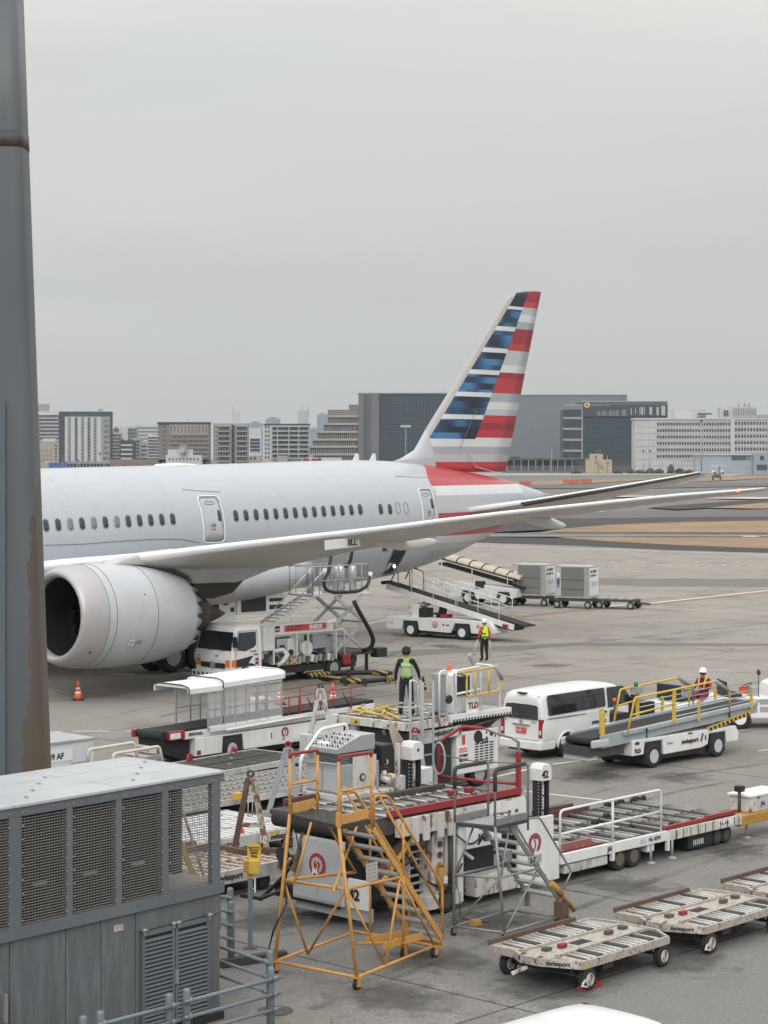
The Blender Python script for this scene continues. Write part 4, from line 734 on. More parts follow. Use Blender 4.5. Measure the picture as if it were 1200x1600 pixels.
for sd in (-1, 1):
    wg = flying_surface('wing', WS, SILV, sd); le_ = le_strip(WS, sd, .08)
    TS = [(1.3, 26.0, 5.95, 5.4, R(4.2), .085), (4, 28.75, 6.5, 4.1, R(4.2), .08), (7, 31.8, 7.18, 2.8, R(4), .075), (9.4, 34.25, 7.76, 1.8, R(3.5), .07), (10.3, 35.2, 8.0, 1.1, R(3), .07)]
    flying_surface('tailplane', TS, SILV, sd); le_strip(TS, sd, .05, q2=.005); le_strip([(a, t + .012, z - .05, c, i_, th) for a, t, z, c, i_, th in TS[1:]], sd, .012, mat('deicing_boot', (.085, .075, .065), .7), 'deicing_boot', .07, .03)
    for s_, tt, zz, L, r_ in ((10.0, 6.75, 4.83, 5.8, .28), (16.2, 8.5, 5.78, 4.4, .24), (22, 9.0, 6.5, 3.0, .18), (5.5, 8.6, 4.0, 6.5, .5)):
        rg = []
        for q, a in ((0, .05), (.08, .45), (.25, .9), (.5, 1), (.75, .8), (.92, .42), (1, .04)):
            x = tt - L + q * L; zw = zl(s_) - (x - wsec(s_)[1]) * math.tan(R(3)); zc = zw * (1 - max(0, (q - .5) * 2)) + zz * max(0, (q - .5) * 2) - .28 * min(1, q * 3); rg.append([(x, sd * s_ + r_ * .62 * a * math.cos(2 * math.pi * i / 14), zc + r_ * 1.25 * a * math.sin(2 * math.pi * i / 14)) for i in range(14)])
        MB().loft(rg).build('flap_track_fairing', mat('fairing_grey', (.56, .56, .55), .4, dirt=.15, dcol=(.35, .34, .32), scale=1), plane)
    pt = wsec(29.2); MB().lathe([(.01, 0), (.04, .03), (.05, .1), (.05, .3)], (pt[1] - .06, sd * 29.2, pt[2]), (1, 0, 0), 8).build('wingtip_light', emis('nav_red' if sd < 0 else 'nav_green', (1, .12, .06) if sd < 0 else (.1, 1, .3), 6.0 if sd < 0 else 1.0), plane)
    # engine
    ax = Vector((5.8, 0, -.24)).normalized(); base = Vector((-5.15, sd * 9.9, 3.05)); eng = MB()
    eng.lathe([(1.44, .45), (1.40, .25), (1.44, .06), (1.53, -.02), (1.62, .02), (1.70, .14), (1.80, .42), (1.85, .72), (1.88, 1.0)], base, ax, 56, caps=False); eng = eng.build('engine', LIP, plane)
    cw = MB(); cw.lathe([(1.88, 1.0), (1.91, 1.9), (1.90, 2.6), (1.86, 3.4), (1.78, 4.2), (1.66, 4.9), (1.50, 5.5)], base, ax, 56, caps=False)
    n_ = 56; o0 = len(cw.v); u_ = ax.orthogonal().normalized(); v_ = ax.cross(u_); ring1 = []
    for i in range(n_): a = 2 * math.pi * i / n_; k = abs(((i * 20 / n_) % 1) - .5) * 2; ring1.append(base + ax * (5.5 + .55 * k) + (u_ * math.cos(a) + v_ * math.sin(a)) * (1.50 - .17 * k))
    inner = [base + ax * 5.4 + (u_ * math.cos(2 * math.pi * i / n_) + v_ * math.sin(2 * math.pi * i / n_)) * 1.42 for i in range(n_)]
    outer0 = [Vector(q) for q in cw.v[-n_:]]; cw.loft([outer0, ring1, inner], True, False); cw.build('cowl', NACW, eng)
    for d_, rr in ((1.02, 1.883), (1.35, 1.897), (3.3, 1.868)): MB().tube([base + ax * d_ + (u_ * math.cos(2 * math.pi * i / 48) + v_ * math.sin(2 * math.pi * i / 48)) * rr for i in range(48)], .012, 5, True).build('cowl_seam', SEAM, eng)
    MB().lathe([(1.435, .30), (1.40, .8), (1.42, 1.5), (1.42, 2.5), (.3, 2.55)], base, ax, 40, caps=False).build('intake', mat('intake_dark', (.012, .012, .012), .6, scale=2), eng)
    MB().lathe([(.02, .75), (.14, .85), (.3, 1.1), (.36, 1.5)], base + ax * .7, ax, 20).build('spinner', mat('spinner_dark', (.014, .014, .014), .45), eng)
    MB().bar(base + ax * 1.62 + u_ * .12, base + ax * 1.72 + v_ * .26, .05, .03).bar(base + ax * 1.72 + v_ * .26, base + ax * 1.85 - u_ * .2 + v_ * .2, .05, .03).build('spiral_mark', WHITEC, eng)
    blm = None
    for i in range(20):
        if blm is None:
            f_ = MB(); rg = []
            for q in range(5): rr = .32 + q * .27; tw = .9 - q * .12; w_ = .22 + .03 * q; rg.append([(x_ * math.sin(tw) + 0, rr, x_ * math.cos(tw) + e_) for x_, e_ in ((-w_, 0), (w_, 0), (w_, .012), (-w_, .012))])
            f_.loft(rg, True); bo = f_.build('fan_blade', mat('fan_blade_dark', (.012, .012, .013), .4, .3), eng); blm = bo.data
        else: bo = bpy.data.objects.new('fan_blade', blm); COL.objects.link(bo); bo.parent = eng
        bo.matrix_local = Matrix.Translation(base + ax * 2.05) @ Matrix.Rotation(2 * math.pi * i / 20, 4, 'X')
    CORE = mat('core_cowl_dark', (.045, .036, .032), .5, .3, dirt=.3, scale=2)
    MB().lathe([(1.15, 4.6), (1.12, 5.6), (.95, 6.3), (.72, 6.9), (.60, 7.05), (.58, 6.9)], base, ax, 32, caps=False).build('core_cowl', CORE, eng)
    MB().lathe([(.5, 6.6), (.42, 7.2), (.2, 7.9), (.03, 8.3)], base, ax, 24).build('exhaust_plug', CORE, eng)
    MB().b2(-.02, .02, -.0, .0, 0, 0)
    for (px, py, lab) in ((202, 1004, '57'), (213, 1003, 'GE')):
        if sd < 0:
            e0 = Fr(AF.o, AF.a); x_, y_, z_ = e0.y(px, py, -9.9 - 1.62); d_ = x_ - base.x; zz = z_ - (base.z + ax.z * d_); rr = 1.93; q_ = Vector((x_, base.y - math.sqrt(max(.1, rr * rr - zz * zz)), z_)); an = math.atan2(zz, math.sqrt(rr * rr - zz * zz))
            pl = MB().box((0, 0, 0), (.26, .012, .24)).build('placard', WHITEC if lab == '57' else LGREY, eng); pl.location = q_ + Vector((0, -.02, 0)); pl.rotation_euler = (-an, 0, 0); tx = text(lab, .17, TEXTD, pl, (-.1, -.012, -.06), SIDE_R)
    if sd < 0:
        for (px, py, w_, h_, m_) in ((147, 1020, .13, .1, BLACK), (273, 953, .2, .26, GREYP), (226, 929, .05, .05, BLACK)):
            x_, y_, z_ = AF.y(px, py, -9.9 - 1.7); d_ = x_ - base.x; rr = (1.895 if d_ < 3.4 else 1.72); zz = max(-rr * .97, min(rr * .97, z_ - (base.z + ax.z * d_))); q_ = Vector((x_, base.y - math.sqrt(rr * rr - zz * zz), z_)); an = math.atan2(zz, math.sqrt(rr * rr - zz * zz))
            pl = MB().lathe([(h_ / 2, 0), (h_ / 2, .02)], (0, 0, 0), (0, -1, 0), 12).build('latch_panel', m_, eng); pl.location = q_; pl.rotation_euler = (-an, 0, 0)
    PY = [(-3.0, 4.75), (-2.2, 5.02), (-1.0, 5.2), (.5, 5.28), (5, 5.05), (7.2, 4.85), (6.6, 4.62), (3.9, 3.95), (3.5, 3.88), (1.2, 3.93), (1.1, 4.2), (0, 4.7), (-1.5, 4.75)]
    MB().prism(PY, sd * 9.9 - .32, sd * 9.9 + .32).build('pylon', mat('pylon_grey', (.50, .505, .51), .45, dirt=.25, dcol=(.3, .3, .29), scale=1), plane, bevel=.1)
    MB().prism([(1.3, 3.95), (3.5, 3.9), (3.9, 3.98), (3.3, 3.5), (2.2, 3.32), (1.3, 3.45)], sd * 9.9 - .27, sd * 9.9 + .27).build('heat_shield', CORE, plane)
    # main gear
    gx, gy = 5.0, sd * 4.9; MB().cyl((gx, gy, .65), (gx - .1, gy - sd * .2, 3.6), .16, 12).cyl((gx, gy, 1.6), (gx - 1.6, gy - sd * 1.4, 3.2), .08, 8).bar((gx - .75, gy, .65), (gx + .75, gy, .65), .25, .22).build('landing_gear', GREYP, plane)
    for a in (-.73, .73):
        for c in (-.52, .52): wheel(plane, gx + a, gy + c, .66, .46, GREYP, side=-1)
    MB().b2(gx - .9, gx + .9, gy - sd * .1 + sd * .8, gy + sd * .76, 1.7, 3.2).build('gear_door', SILV, plane)
# refuelling panel hanging open under the wing with the fleet code
a = AF.y(508, 848, -16.9); c = AF.y(562, 846, -16.9)
pn = MB().box(((a[0] + c[0]) / 2, -16.9, a[2] - .05), (abs(c[0] - a[0]), .05, .34), rot=Matrix.Rotation(R(-2.5), 3, 'Y')).build('fuel_panel', LEW, plane); text('8LL', .33, TEXTD, pn, (c[0] - .66, -16.935, a[2] - .15), (R(90), R(2.5) * -1, 0), bold=.008)
for px, y0, y1 in ((555.5, 719, 709), (582, 719, 712)):
    t, _, z = AF.y(px, 719, 0); MB().loft([[(t - .3, -.03, z - .2), (t + .25, -.03, z - .2), (t + .25, .03, z - .2), (t - .3, .03, z - .2)], [(t + .02, -.015, z + .32), (t + .2, -.015, z + .32), (t + .2, .015, z + .32), (t + .02, .015, z + .32)]], False).build('antenna', LEW, plane)
t, _, z = AF.y(275, 726, 0); MB().loft([ring(0, 0, .02, .01, 0)] * 0 + [[(t + x_, .5 * w_ * math.cos(a_ * math.pi / 6), z - .06 + .14 * w_ * max(0, math.sin(a_ * math.pi / 6))) for a_ in range(12)] for x_, w_ in ((-1.3, .1), (-1, .7), (0, 1), (1, .7), (1.3, .1))]).build('satcom_radome', LEW, plane)
MB().lathe([(.12, -.1), (.1, .3), (.06, .32)], (35.8, 0, 6.69), (1, 0, .05), 12).build('exhaust_pipe', STEEL, plane)
# ---------------------------------------------------------------- near left: cooling cabinet, steel column, pipe barriers
CF = Fr((-2.53, 31.28), 49.5)
CAB = mat('cabinet_blue_grey', (.125, .14, .155), .45, dirt=.45, dcol=(.17, .19, .21), scale=1.2, streak=5); CABD = mat('cabinet_panel_grey', (.11, .12, .13), .5, dirt=.6, dcol=(.20, .22, .235), scale=1.6, streak=7)
ROOFP = mat('roof_sheet_grey', (.44, .46, .48), .45, dirt=.35, dcol=(.27, .28, .29), scale=1); COIL = mat('coil_brown', (.040, .034, .027), .8, dirt=.3, dcol=(.085, .075, .06), scale=5); WIRE = mat('wire_mesh_metal', (.20, .20, .19), .5)
cab = thing('cooling_unit', 'large blue grey plant cabinet with wire mesh bays, louvred doors and pale flat roof', 'cabinet', (*CF.o, 0), CF.a)
ZR, ZL2 = 3.82, 2.02; xs = [(CF.y(a, 1300, 0)[0], CF.y(b_, 1300, 0)[0]) for a, b_ in ((-75, -62), (12, 31), (102, 111), (179, 188), (251, 261), (329, 342))]; XL = -8.2
MB().b2(XL, xs[4][1] - .02, .16, 2.1, ZL2 + .1, ZR - .12).build('coil_block', COIL, cab)
lowb = MB(); lowb.b2(XL, 0, .03, 2.12, .12, ZL2 - .05).build('lower_body', CABD, cab); MB().b2(XL, .05, -.02, 2.16, 0, .12).build('base_frame', BLACK, cab)
MB().b2(XL, .03, -.05, 2.17, ZL2 - .05, ZL2 + .12).build('ledge', CAB, cab); MB().b2(XL, .03, -.04, .03, ZR - .13, ZR - .0).build('fascia', CAB, cab); MB().b2(XL, .03, 2.1, 2.17, ZR - .13, ZR - .0).build('fascia', CAB, cab); MB().b2(-.04, .035, .03, 2.1, ZR - .13, ZR - .003).build('fascia', CAB, cab)
bolts = MB()
for a, b_ in xs:
    MB().b2(a, b_ if b_ < 0 else .03, -.035, .06, ZL2 + .12, ZR - .13).build('corner_post' if b_ >= -.02 else 'post', CAB, cab)
    for k in range(9):
        z = ZL2 + .2 + k * .19
        for x in (a - .015, b_ + .015): bolts.lathe([(.012, 0), (.012, .02)], (x, -.04, z), (0, -1, 0), 6)
for k in range(16): bolts.lathe([(.010, 0), (.010, .018)], (XL + .3 + k * .5, -.04, ZR - .065), (0, -1, 0), 6)
bolts.build('bolts', STEEL, cab, kind='stuff')
MB().b2(-.06, .03, 2.06, 2.15, ZL2 + .12, ZR - .13).build('corner_post', CAB, cab); px_ = CF.y(276, 1300, .9)[0]; MB().b2(px_ - .07, px_ + .07, .85, 1.05, ZL2, ZR - .13).build('inner_post', BLACK, cab)
def mesh_panel(x0, x1, y, parent):
    mb = MB(); z0, z1 = ZL2 + .12, ZR - .13
    k = z0 + .02
    while k < z1: mb.b2(x0, x1, y - .004, y + .002, k - .006, k + .006); k += .040
    k = x0 + .03
    while k < x1: mb.b2(k - .002, k + .002, y + .003, y + .007, z0, z1); k += .05
    o = mb.build('wire_mesh', WIRE, parent, kind='stuff'); return o
xb = [XL] + [v for p in xs for v in p]
for i in range(0, 6):
    x0 = XL if i == 0 else xs[i - 1][1]; x1 = xs[i][0]
    mesh_panel(x0, x1, -.005, cab)
    if i < 5:
        mb = MB(); k = x0 + .05
        while k < x1: mb.b2(k, k + .012, .10, .16, ZL2 + .15, ZR - .16); k += .06
        mb.build('coil_fins', COIL, cab, kind='stuff'); MB().b2(x0 + .3, x0 + .55, .06, .10, ZL2 + .62, ZL2 + .66).build('coil_bracket', GREYP, cab)
mesh_panel(xs[4][1], -.06, 2.14, cab)
MB().b2(xs[4][1] - .02, 0, .05, 2.1, ZL2 + .125, ZL2 + .14).build('bay_floor', mat('bay_floor_beige', (.33, .31, .28), .8, dirt=.4), cab)
rx = XL; i = 0
while rx < .02:                                                   # roof sheets, each its own
    x1 = min(rx + 2.05, .06)
    for j in range(3): MB().b2(rx + .006, x1 - .006, -.07 + j * .757 + .006, -.07 + (j + 1) * .757 - .006, ZR + .002 * ((i + j) % 2), ZR + .035).build('roof_panel', ROOFP, cab)
    for j in range(4): MB().b2(rx + .5 + j * .45, rx + .53 + j * .45, .3 + j * .4, .36 + j * .4, ZR + .036, ZR + .055).build('roof_cleat', STEEL, cab)
    rx = x1; i += 1
# lower panels
ps = [CF.y(a, 1500, 0)[0] for a in (-60, 15, 103, 158, 212, 221)]
for a, b_ in zip(ps[:-1], ps[1:-1] + [ps[-1] - .04]): MB().b2(a + .008, b_ - .008, .005, .032, .16, ZL2 - .06).build('panel', CABD, cab)
MB().b2(CF.y(217, 1500, 0)[0], -.0, .0, .031, 1.66, ZL2 - .06).build('lintel_panel', CABD, cab)
d0, d1, d2 = CF.y(221, 1500, 0)[0], CF.y(273, 1500, 0)[0], CF.y(327, 1500, 0)[0]
for a, b_ in ((d0, d1), (d1, d2)):
    dr = MB(); dr.b2(a + .01, a + .06, -.02, .02, .16, 1.64).b2(b_ - .06, b_ - .01, -.02, .02, .16, 1.64).b2(a + .06, b_ - .06, -.02, .02, 1.57, 1.64).b2(a + .06, b_ - .06, -.02, .02, .16, .22); dr = dr.build('louvre_door', CAB, cab); sl = None
    for k in range(21):
        z = .25 + k * .062
        if sl is None: so_ = MB().box((0, 0, 0), (b_ - a - .12, .055, .012), rot=Matrix.Rotation(R(38), 3, 'X')).build('slat', CAB, dr); sl = so_.data
        else: so_ = bpy.data.objects.new('slat', sl); COL.objects.link(so_); so_.parent = dr
        so_.location = ((a + b_) / 2, 0, z)
    MB().b2(a + .02, b_ - .02, .024, .031, .17, 1.6).build('backing', BLACK, dr)
for x in (d0 + .03, d1 - .05, d1 + .05, d2 - .03): MB().cyl((x - .05, -.05, 1.67), (x + .05, -.05, 1.67), .022, 8).b2(x - .02, x + .02, -.05, .0, 1.6, 1.7).build('hinge', STEEL, cab)
MB().b2(d1 - .02, d1 + .03, -.06, -.02, .75, .95).build('door_handle', STEEL, cab)
x0, _, z0 = CF.y(178, 1456, 0); x1, _, z1 = CF.y(192, 1443, 0); pl = MB().b2(x0, x1, -.01, .0, z0, z1).build('placard', mat('placard_cream', (.55, .50, .46), .5), cab)
tx = MB()
for j in range(4):
    for k in range(4): tx.b2(x0 + .025 + k * (x1 - x0) / 4.4, x0 + .045 + k * (x1 - x0) / 4.4, -.013, -.0105, z0 + .02 + j * (z1 - z0) / 4.5, z0 + .035 + j * (z1 - z0) / 4.5)
tx.build('print', mat('print_grey', (.25, .2, .18), .6), pl)
MB().b2(.002, .1, .1, .5, 1.35, 1.85).build('junction_box', CAB, cab)
x0 = CF.y(6, 1526, 0)[0]; MB().b2(x0 - .02, x0 + .02, -.06, .0, .85, 1.25).build('door_handle', STEEL, cab)
# column
colm = thing('steel_column', 'tall leaning blue grey steel column with brown peeling strip, cropped at the picture edge', 'column', (-6.94, 37.6, 0))
m = bpy.data.materials.new('peeling_column_paint'); m.use_nodes = True; n = m.node_tree.nodes; l = m.node_tree.links; b = n['Principled BSDF']; b.inputs['Roughness'].default_value = .5
tc = n.new('ShaderNodeTexCoord'); sp = n.new('ShaderNodeSeparateXYZ'); l.new(tc.outputs['Object'], sp.inputs[0])
nz = n.new('ShaderNodeTexNoise'); nz.inputs['Scale'].default_value = 3.2; nz.inputs['Detail'].default_value = 8; nz.inputs['Roughness'].default_value = .7; l.new(tc.outputs['Object'], nz.inputs[0])
mp = n.new('ShaderNodeMapping'); mp.inputs['Scale'].default_value = (1, 1, .22); l.new(tc.outputs['Object'], mp.inputs[0]); n2 = n.new('ShaderNodeTexNoise'); n2.inputs['Scale'].default_value = 1.6; n2.inputs['Detail'].default_value = 3; l.new(mp.outputs[0], n2.inputs[0])
wd = n.new('ShaderNodeMapRange'); l.new(sp.outputs[2], wd.inputs[0]); wd.inputs[1].default_value = 3; wd.inputs[2].default_value = 12.5; wd.inputs[3].default_value = .42; wd.inputs[4].default_value = -.03
edge = math_(n, l, 'ADD', math_(n, l, 'ADD', sp.outputs[0], wd.outputs[0]), math_(n, l, 'MULTIPLY', math_(n, l, 'SUBTRACT', nz.outputs[0], .5), .5)); edge = math_(n, l, 'ADD', edge, math_(n, l, 'MULTIPLY', math_(n, l, 'SUBTRACT', n2.outputs[0], .5), .5))
fac = math_(n, l, 'GREATER_THAN', edge, .68)
l.new(mixc(n, l, mixc(n, l, (.07, .082, .095), (.135, .145, .155), n2.outputs[0]), mixc(n, l, (.115, .092, .066), (.075, .066, .055), n2.outputs[0]), fac), b.inputs['Base Color'])
def colring(z, lean, w_, d_): return [(cx * w_ + lean, cy * d_, z) for cx, cy in [(math.copysign(abs(math.cos(a)) ** .35, math.cos(a)), math.copysign(abs(math.sin(a)) ** .35, math.sin(a))) for a in [2 * math.pi * i / 32 + .01 for i in range(32)]]]
MB().loft([colring(z, -.032 * (z - 3), .70 - .004 * z, .5) for z in (0, 3, 6, 9, 12, 15, 18)]).build('shaft', m, colm)
MB().loft([colring(z, -.032 * (z - 3), .708 - .004 * z, .51) for z in (14.45, 14.75)]).build('joint_collar', mat('collar_brown', (.06, .06, .06), .6, dirt=.4), colm)
MB().b2(-.72, -.02, -.56, -.49, 0, 9.75).build('side_plate', mat('plate_blue_grey', (.10, .12, .14), .5, dirt=.3, dcol=(.16, .17, .18)), colm)
# pipe barriers
PIPE = mat('barrier_grey', (.17, .20, .225), .5, dirt=.35, dcol=(.10, .11, .12), scale=3)
def barrier(A, B, lab, ext=.12, posts=True, hs=(.95, .72, .49), ph=1.1):
    A = Vector(A); B = Vector(B); d = (B - A).normalized(); t = thing('pipe_barrier', lab, 'railing', (A.x, A.y, 0), 0, 'grey pipe barriers round the cabinet'); L = B - A
    for p in ((Vector((0, 0)), L) if posts else (L,)): q = MB().lathe([(.058, 0), (.058, ph - .03), (.05, ph), (.02, ph + .012)], (p.x, p.y, 0), (0, 0, 1), 16).build('post', PIPE, t)
    for z in hs:
        a = -d * ext; b_ = L + d * ext; o_ = Vector((d.y, -d.x)) * .085
        MB().tube([(a.x + o_.x, a.y + o_.y, z), (b_.x + o_.x, b_.y + o_.y, z)], .028, 10).build('rail', PIPE, t)
        for p in (Vector((0, 0)), L): MB().lathe([(.042, -.035), (.042, .035)], (p.x + o_.x, p.y + o_.y, z), (d.x, d.y, 0), 10).build('clamp', PIPE, t)
barrier((-2.83, 28.88), (-1.69, 30.08), 'grey pipe barrier with three rails, lowest at the right of the cabinet corner'); barrier((-3.9, 27.7), (-3.05, 28.6), 'grey pipe barrier section in front of the louvred doors'); barrier((-5.3, 26.2), (-4.1, 27.45), 'grey pipe barrier section cut off by the bottom edge of the photo')
barrier((-2.75, 32.3), (-1.76, 31.1), 'grey pipe barrier running back from the corner post to the cabinet end', .1); barrier((-3.6, 35.4), (-2.62, 34.55), 'grey pipe barrier half hidden behind the cabinet end', .14); barrier((-3.8, 36.4), (-2.72, 35.65), 'farthest grey pipe barrier behind the cabinet end', .12)
KERB = mat('kerb_concrete', (.20, .185, .165), .9, dirt=.5, dcol=(.10, .09, .08), scale=2, bump=.3)
o = MB(); P_ = [g(518, 1586, .12), g(452, 1568, .12), g(352, 1600, .12), g(120, 1680, .12), g(120, 1900, .12), g(500, 1760, .12)]; o.prism([(a, c) for a, c in P_], 0, .12, 'z'); struct(o.build('plinth', KERB))
a = Vector((*g(345, 1512), 0)); c = Vector((*g(446, 1497), 0)); k_ = MB().bar((a.x, a.y, .07), (c.x, c.y, .07), .16, .14).build('kerb', mat('kerb_dark', (.06, .06, .058), .9, dirt=.3), None, bevel=.015); struct(k_)
MB_ = MB().lathe([(.28, 0), (.28, .012)], (*g(430, 1592), .121), (0, 0, 1), 20).build('manhole_cover', DARKS); struct(MB_)
# yellow hydrant box on its post
X_p, Y_p = g(391, 1482); sp_ = thing('emergency_stop_post', 'yellow switch box under a small yellow notice plate on a thin grey post', 'post', (X_p, Y_p, 0)); S_ = F / Y_p
def pz(py): return H - (py - YH) / S_
MB().b2(-.04, .04, -.03, .03, 0, pz(1372)).build('pole', PIPE, sp_); MB().b2(-.05, .04, -.035, .03, pz(1372), pz(1360)).build('pole_top', YELLOW, sp_); MB().b2(-.12, .12, -.09, .09, 0, .015).build('base_plate', RUSTY, sp_)
bx = MB().b2(-.02, .17, -.16, .06, pz(1363), pz(1342)).build('switch_box', YELLOW, sp_, bevel=.01); MB().b2(-.11, -.02, -.14, .04, pz(1361), pz(1343)).build('switch_cover', mat('switch_yellow_dark', (.40, .25, .04), .6), sp_, bevel=.01)
pl = MB().b2(-.05, .19, -.02, -.005, pz(1342), pz(1319)).build('notice_plate', YELLOW, sp_); h_ = pz(1319) - pz(1342)
for s_, z, sz in (('High Pressure', .74, .036), ('Emergency', .58, .036), ('Safety', .37, .055), ('Stop', .14, .06)): text(s_, sz, mat('notice_brown', (.14, .07, .02), .6) if z > .5 else TEXTD, pl, (.07, -.024, pz(1342) + h_ * z), SIDE_R, bold=.002, align='CENTER')
MB().b2(.07, .10, -.03, .01, pz(1394), pz(1371)).b2(.0, .08, -.03, .01, pz(1373), pz(1371)).b2(.0, .08, -.03, .01, pz(1389), pz(1388)).build('bracket', WHITEC, sp_)

# ---------------------------------------------------------------- yellow maintenance steps
YO = g(557.6, 1530, .17); YF = Fr(YO, 56)
ys = thing('platform_steps', 'amber yellow wheeled maintenance steps with red topped rails and a black platform', 'stairs', (*YO, 0), YF.a, 'wheeled maintenance steps')
def yz(px, py, z): return Vector(YF.z(px, py, z))
N_ = Vector((0, 0, .2)); R_ = yz(679, 1478, .2); L_ = yz(430, 1502, .2); B_ = L_ + R_ - N_
P1 = yz(529, 1290, 2.65); P2 = yz(453, 1272, 2.65); P3 = yz(580, 1281, 2.65); P4 = P2 + P3 - P1
T_ = .026
def tb(nm, pts, m=ORANGE, r=T_, par=ys): return MB().tube(pts, r, 10).build(nm, m, par)
for a, c in ((N_, R_), (N_, L_), (L_, B_), (R_, B_)): tb('base_rail', [a, c])
for nm, a, c in (('leg', N_, P1), ('leg', L_, P2)): tb(nm, [a, c], r=.03)
def on(a, c, z): k = (z - a.z) / (c.z - a.z); return a + (c - a) * k
n1 = on(N_, P1, 1.62); l1 = on(L_, P2, 1.55); r1 = yz(625, 1371, 1.6); b1 = yz(556, 1363, 1.5)
for a, c in ((n1, l1), (n1, r1), (l1, b1)): tb('ring_rail', [a, c])
for a, c in ((l1, yz(481, 1491, .2)), (yz(481, 1491, .2), n1), (n1, yz(602, 1509, .2)), (yz(602, 1509, .2), r1), (yz(459, 1383, 1.6), P2 + (P1 - P2) * .45 + Vector((0, 0, -.05))), (yz(520, 1394, 1.6), yz(561, 1282, 2.4)), (b1, yz(510, 1285, 2.5)), (r1, R_)): tb('brace', [a, c], r=.022)
mb = MB(); th_ = Vector((0, 0, .07)); mb.add([P1, P2, P4, P3, P1 - th_, P2 - th_, P4 - th_, P3 - th_], [(0, 1, 2, 3), (7, 6, 5, 4), (0, 4, 5, 1), (1, 5, 6, 2), (2, 6, 7, 3), (3, 7, 4, 0)]); pf = mb.build('platform', mat('black_anti_slip', (.04, .038, .036), .75, dirt=.5, dcol=(.09, .08, .07), scale=4), ys)
mb = MB()
for i in range(11):
    for j in range(8):
        c = P1 + (P2 - P1) * ((i + .5) / 11) + (P3 - P1) * ((j + .5) / 8) + Vector((0, 0, .004)); e1 = (P2 - P1).normalized() * .03; e2 = (P3 - P1).normalized() * .03; k = 1 if (i + j) % 2 else -1; mb.bar(c - (e1 + e2 * k), c + (e1 + e2 * k), .012, .006)
mb.build('tread_pattern', DARKS, pf, kind='stuff')
def guard(a, b_, ht, toe=True):
    a = Vector(a); b_ = Vector(b_); up = Vector((0, 0, ht)); tb('guard_post', [a - Vector((0, 0, .15)), a + up - Vector((0, 0, .06))]); tb('guard_post', [b_ - Vector((0, 0, .15)), b_ + up - Vector((0, 0, .06))])
    tb('top_rail', arcpath([a + up - Vector((0, 0, .07)), a + up, b_ + up, b_ + up - Vector((0, 0, .07))], .07), RED if True else ORANGE, T_ * 1.08); tb('middle_rail', [a + up * .5, b_ + up * .5], r=.02)
    d = (b_ - a); MB().bar(a + d * .1 + Vector((0, 0, .09)), b_ - d * .1 + Vector((0, 0, .12)), .02, .16).build('toe_board', ORANGE, ys)
guard(P1, P3, 1.13); guard(P2, P2 + (P4 - P2) * .85, 1.02)
MB().bar(P1 + Vector((0, 0, -.02)), P1 + Vector((0, 0, .22)), .07, .07).build('socket', ORANGE, ys)
# stringers, treads and hand rails of the flight
def flight(par, top, bot, wvec, n_, mS, mT, w_=.05, tube_=False, tw=.22):
    for k in (0, 1):
        a = top + wvec * k; c = bot + wvec * k
        MB().bar(a, c, .035, w_ * 2).build('stringer', mS, par)
    dirh = Vector((bot.x - top.x, bot.y - top.y, 0)).normalized(); tm = None
    for i in range(n_):
        k = (i + .6) / n_; a = top + (bot - top) * k
        tr = MB().add([a + q * dirh * tw / 2 + wvec * w2 + Vector((0, 0, z)) for z in (0, -.03) for q, w2 in ((-1, 0), (1, 0), (1, 1), (-1, 1))], [(0, 1, 2, 3), (7, 6, 5, 4), (0, 4, 5, 1), (1, 5, 6, 2), (2, 6, 7, 3), (3, 7, 4, 0)]).build('tread', mT, par)
        MB().bar(a + dirh * tw / 2 + Vector((0, 0, -.03)), a + dirh * tw / 2 + wvec + Vector((0, 0, -.03)), .012, .05).build('tread_nosing', mS, tr)
TREAD = mat('tread_grey', (.22, .21, .20), .8, dirt=.5, dcol=(.38, .37, .36), scale=8)
top = yz(584, 1296, 2.48); bot = yz(691, 1468, .25); wv = (P2 - P1).normalized() * -.0 + (yz(530.5, 1303, 2.35) - yz(583, 1312, 2.35)); wv = Vector((wv.x, wv.y, 0))
flight(ys, top, bot, wv, 9, ORANGE, TREAD)
for k, dz in ((0, 0), (1, 0)):
    o_ = wv * k; a = top + o_; c = bot + o_; u3 = (c - a)
    tb('hand_rail', arcpath([a + Vector((0, 0, .1)), a + Vector((.0, 0, .56)), a + u3 * .20 + Vector((0, 0, .95)), a + u3 * 1.0 + Vector((0, 0, .95)), c], .1)); tb('hand_rail_mid', [a + u3 * .05 + Vector((0, 0, .72)), a + u3 + Vector((0, 0, .5))], r=.022)
    tb('rail_post', [a + u3 * .42, a + u3 * .42 + Vector((0, 0, .95))], r=.022); tb('back_prop', [a + u3 * .42, a + u3 * .42 - Vector((0, 0, 1.1))], r=.022)
MB().bar(bot + Vector((.05, 0, -.1)), bot + wv + Vector((.05, 0, -.1)), .05, .06).build('foot_bar', ORANGE, ys)
for a, c in ((yz(572, 1470, .42), yz(640, 1456, .42)), (yz(600, 1478, .42), yz(660, 1462, .42))): MB().bar(a, c, .05, .11).build('axle_beam', ORANGE, ys)
tb('axle_rod', [yz(605, 1473, .4), yz(560, 1474, .4)], r=.02)
sg = yz(578, 1362, 1.9); sgn = MB().bar(sg + Vector((-.16, -.04, 0)), sg + Vector((.16, -.04, 0)), .012, .30).build('notice', mat('notice_grey', (.42, .40, .38), .6, dirt=.4), ys); tt = MB()
for j in range(4):
    for k in range(3): tt.b2(sg.x - .13 + k * .09, sg.x - .07 + k * .09, sg.y - .0475, sg.y - .0465, sg.z + .10 - j * .065, sg.z + .12 - j * .065)
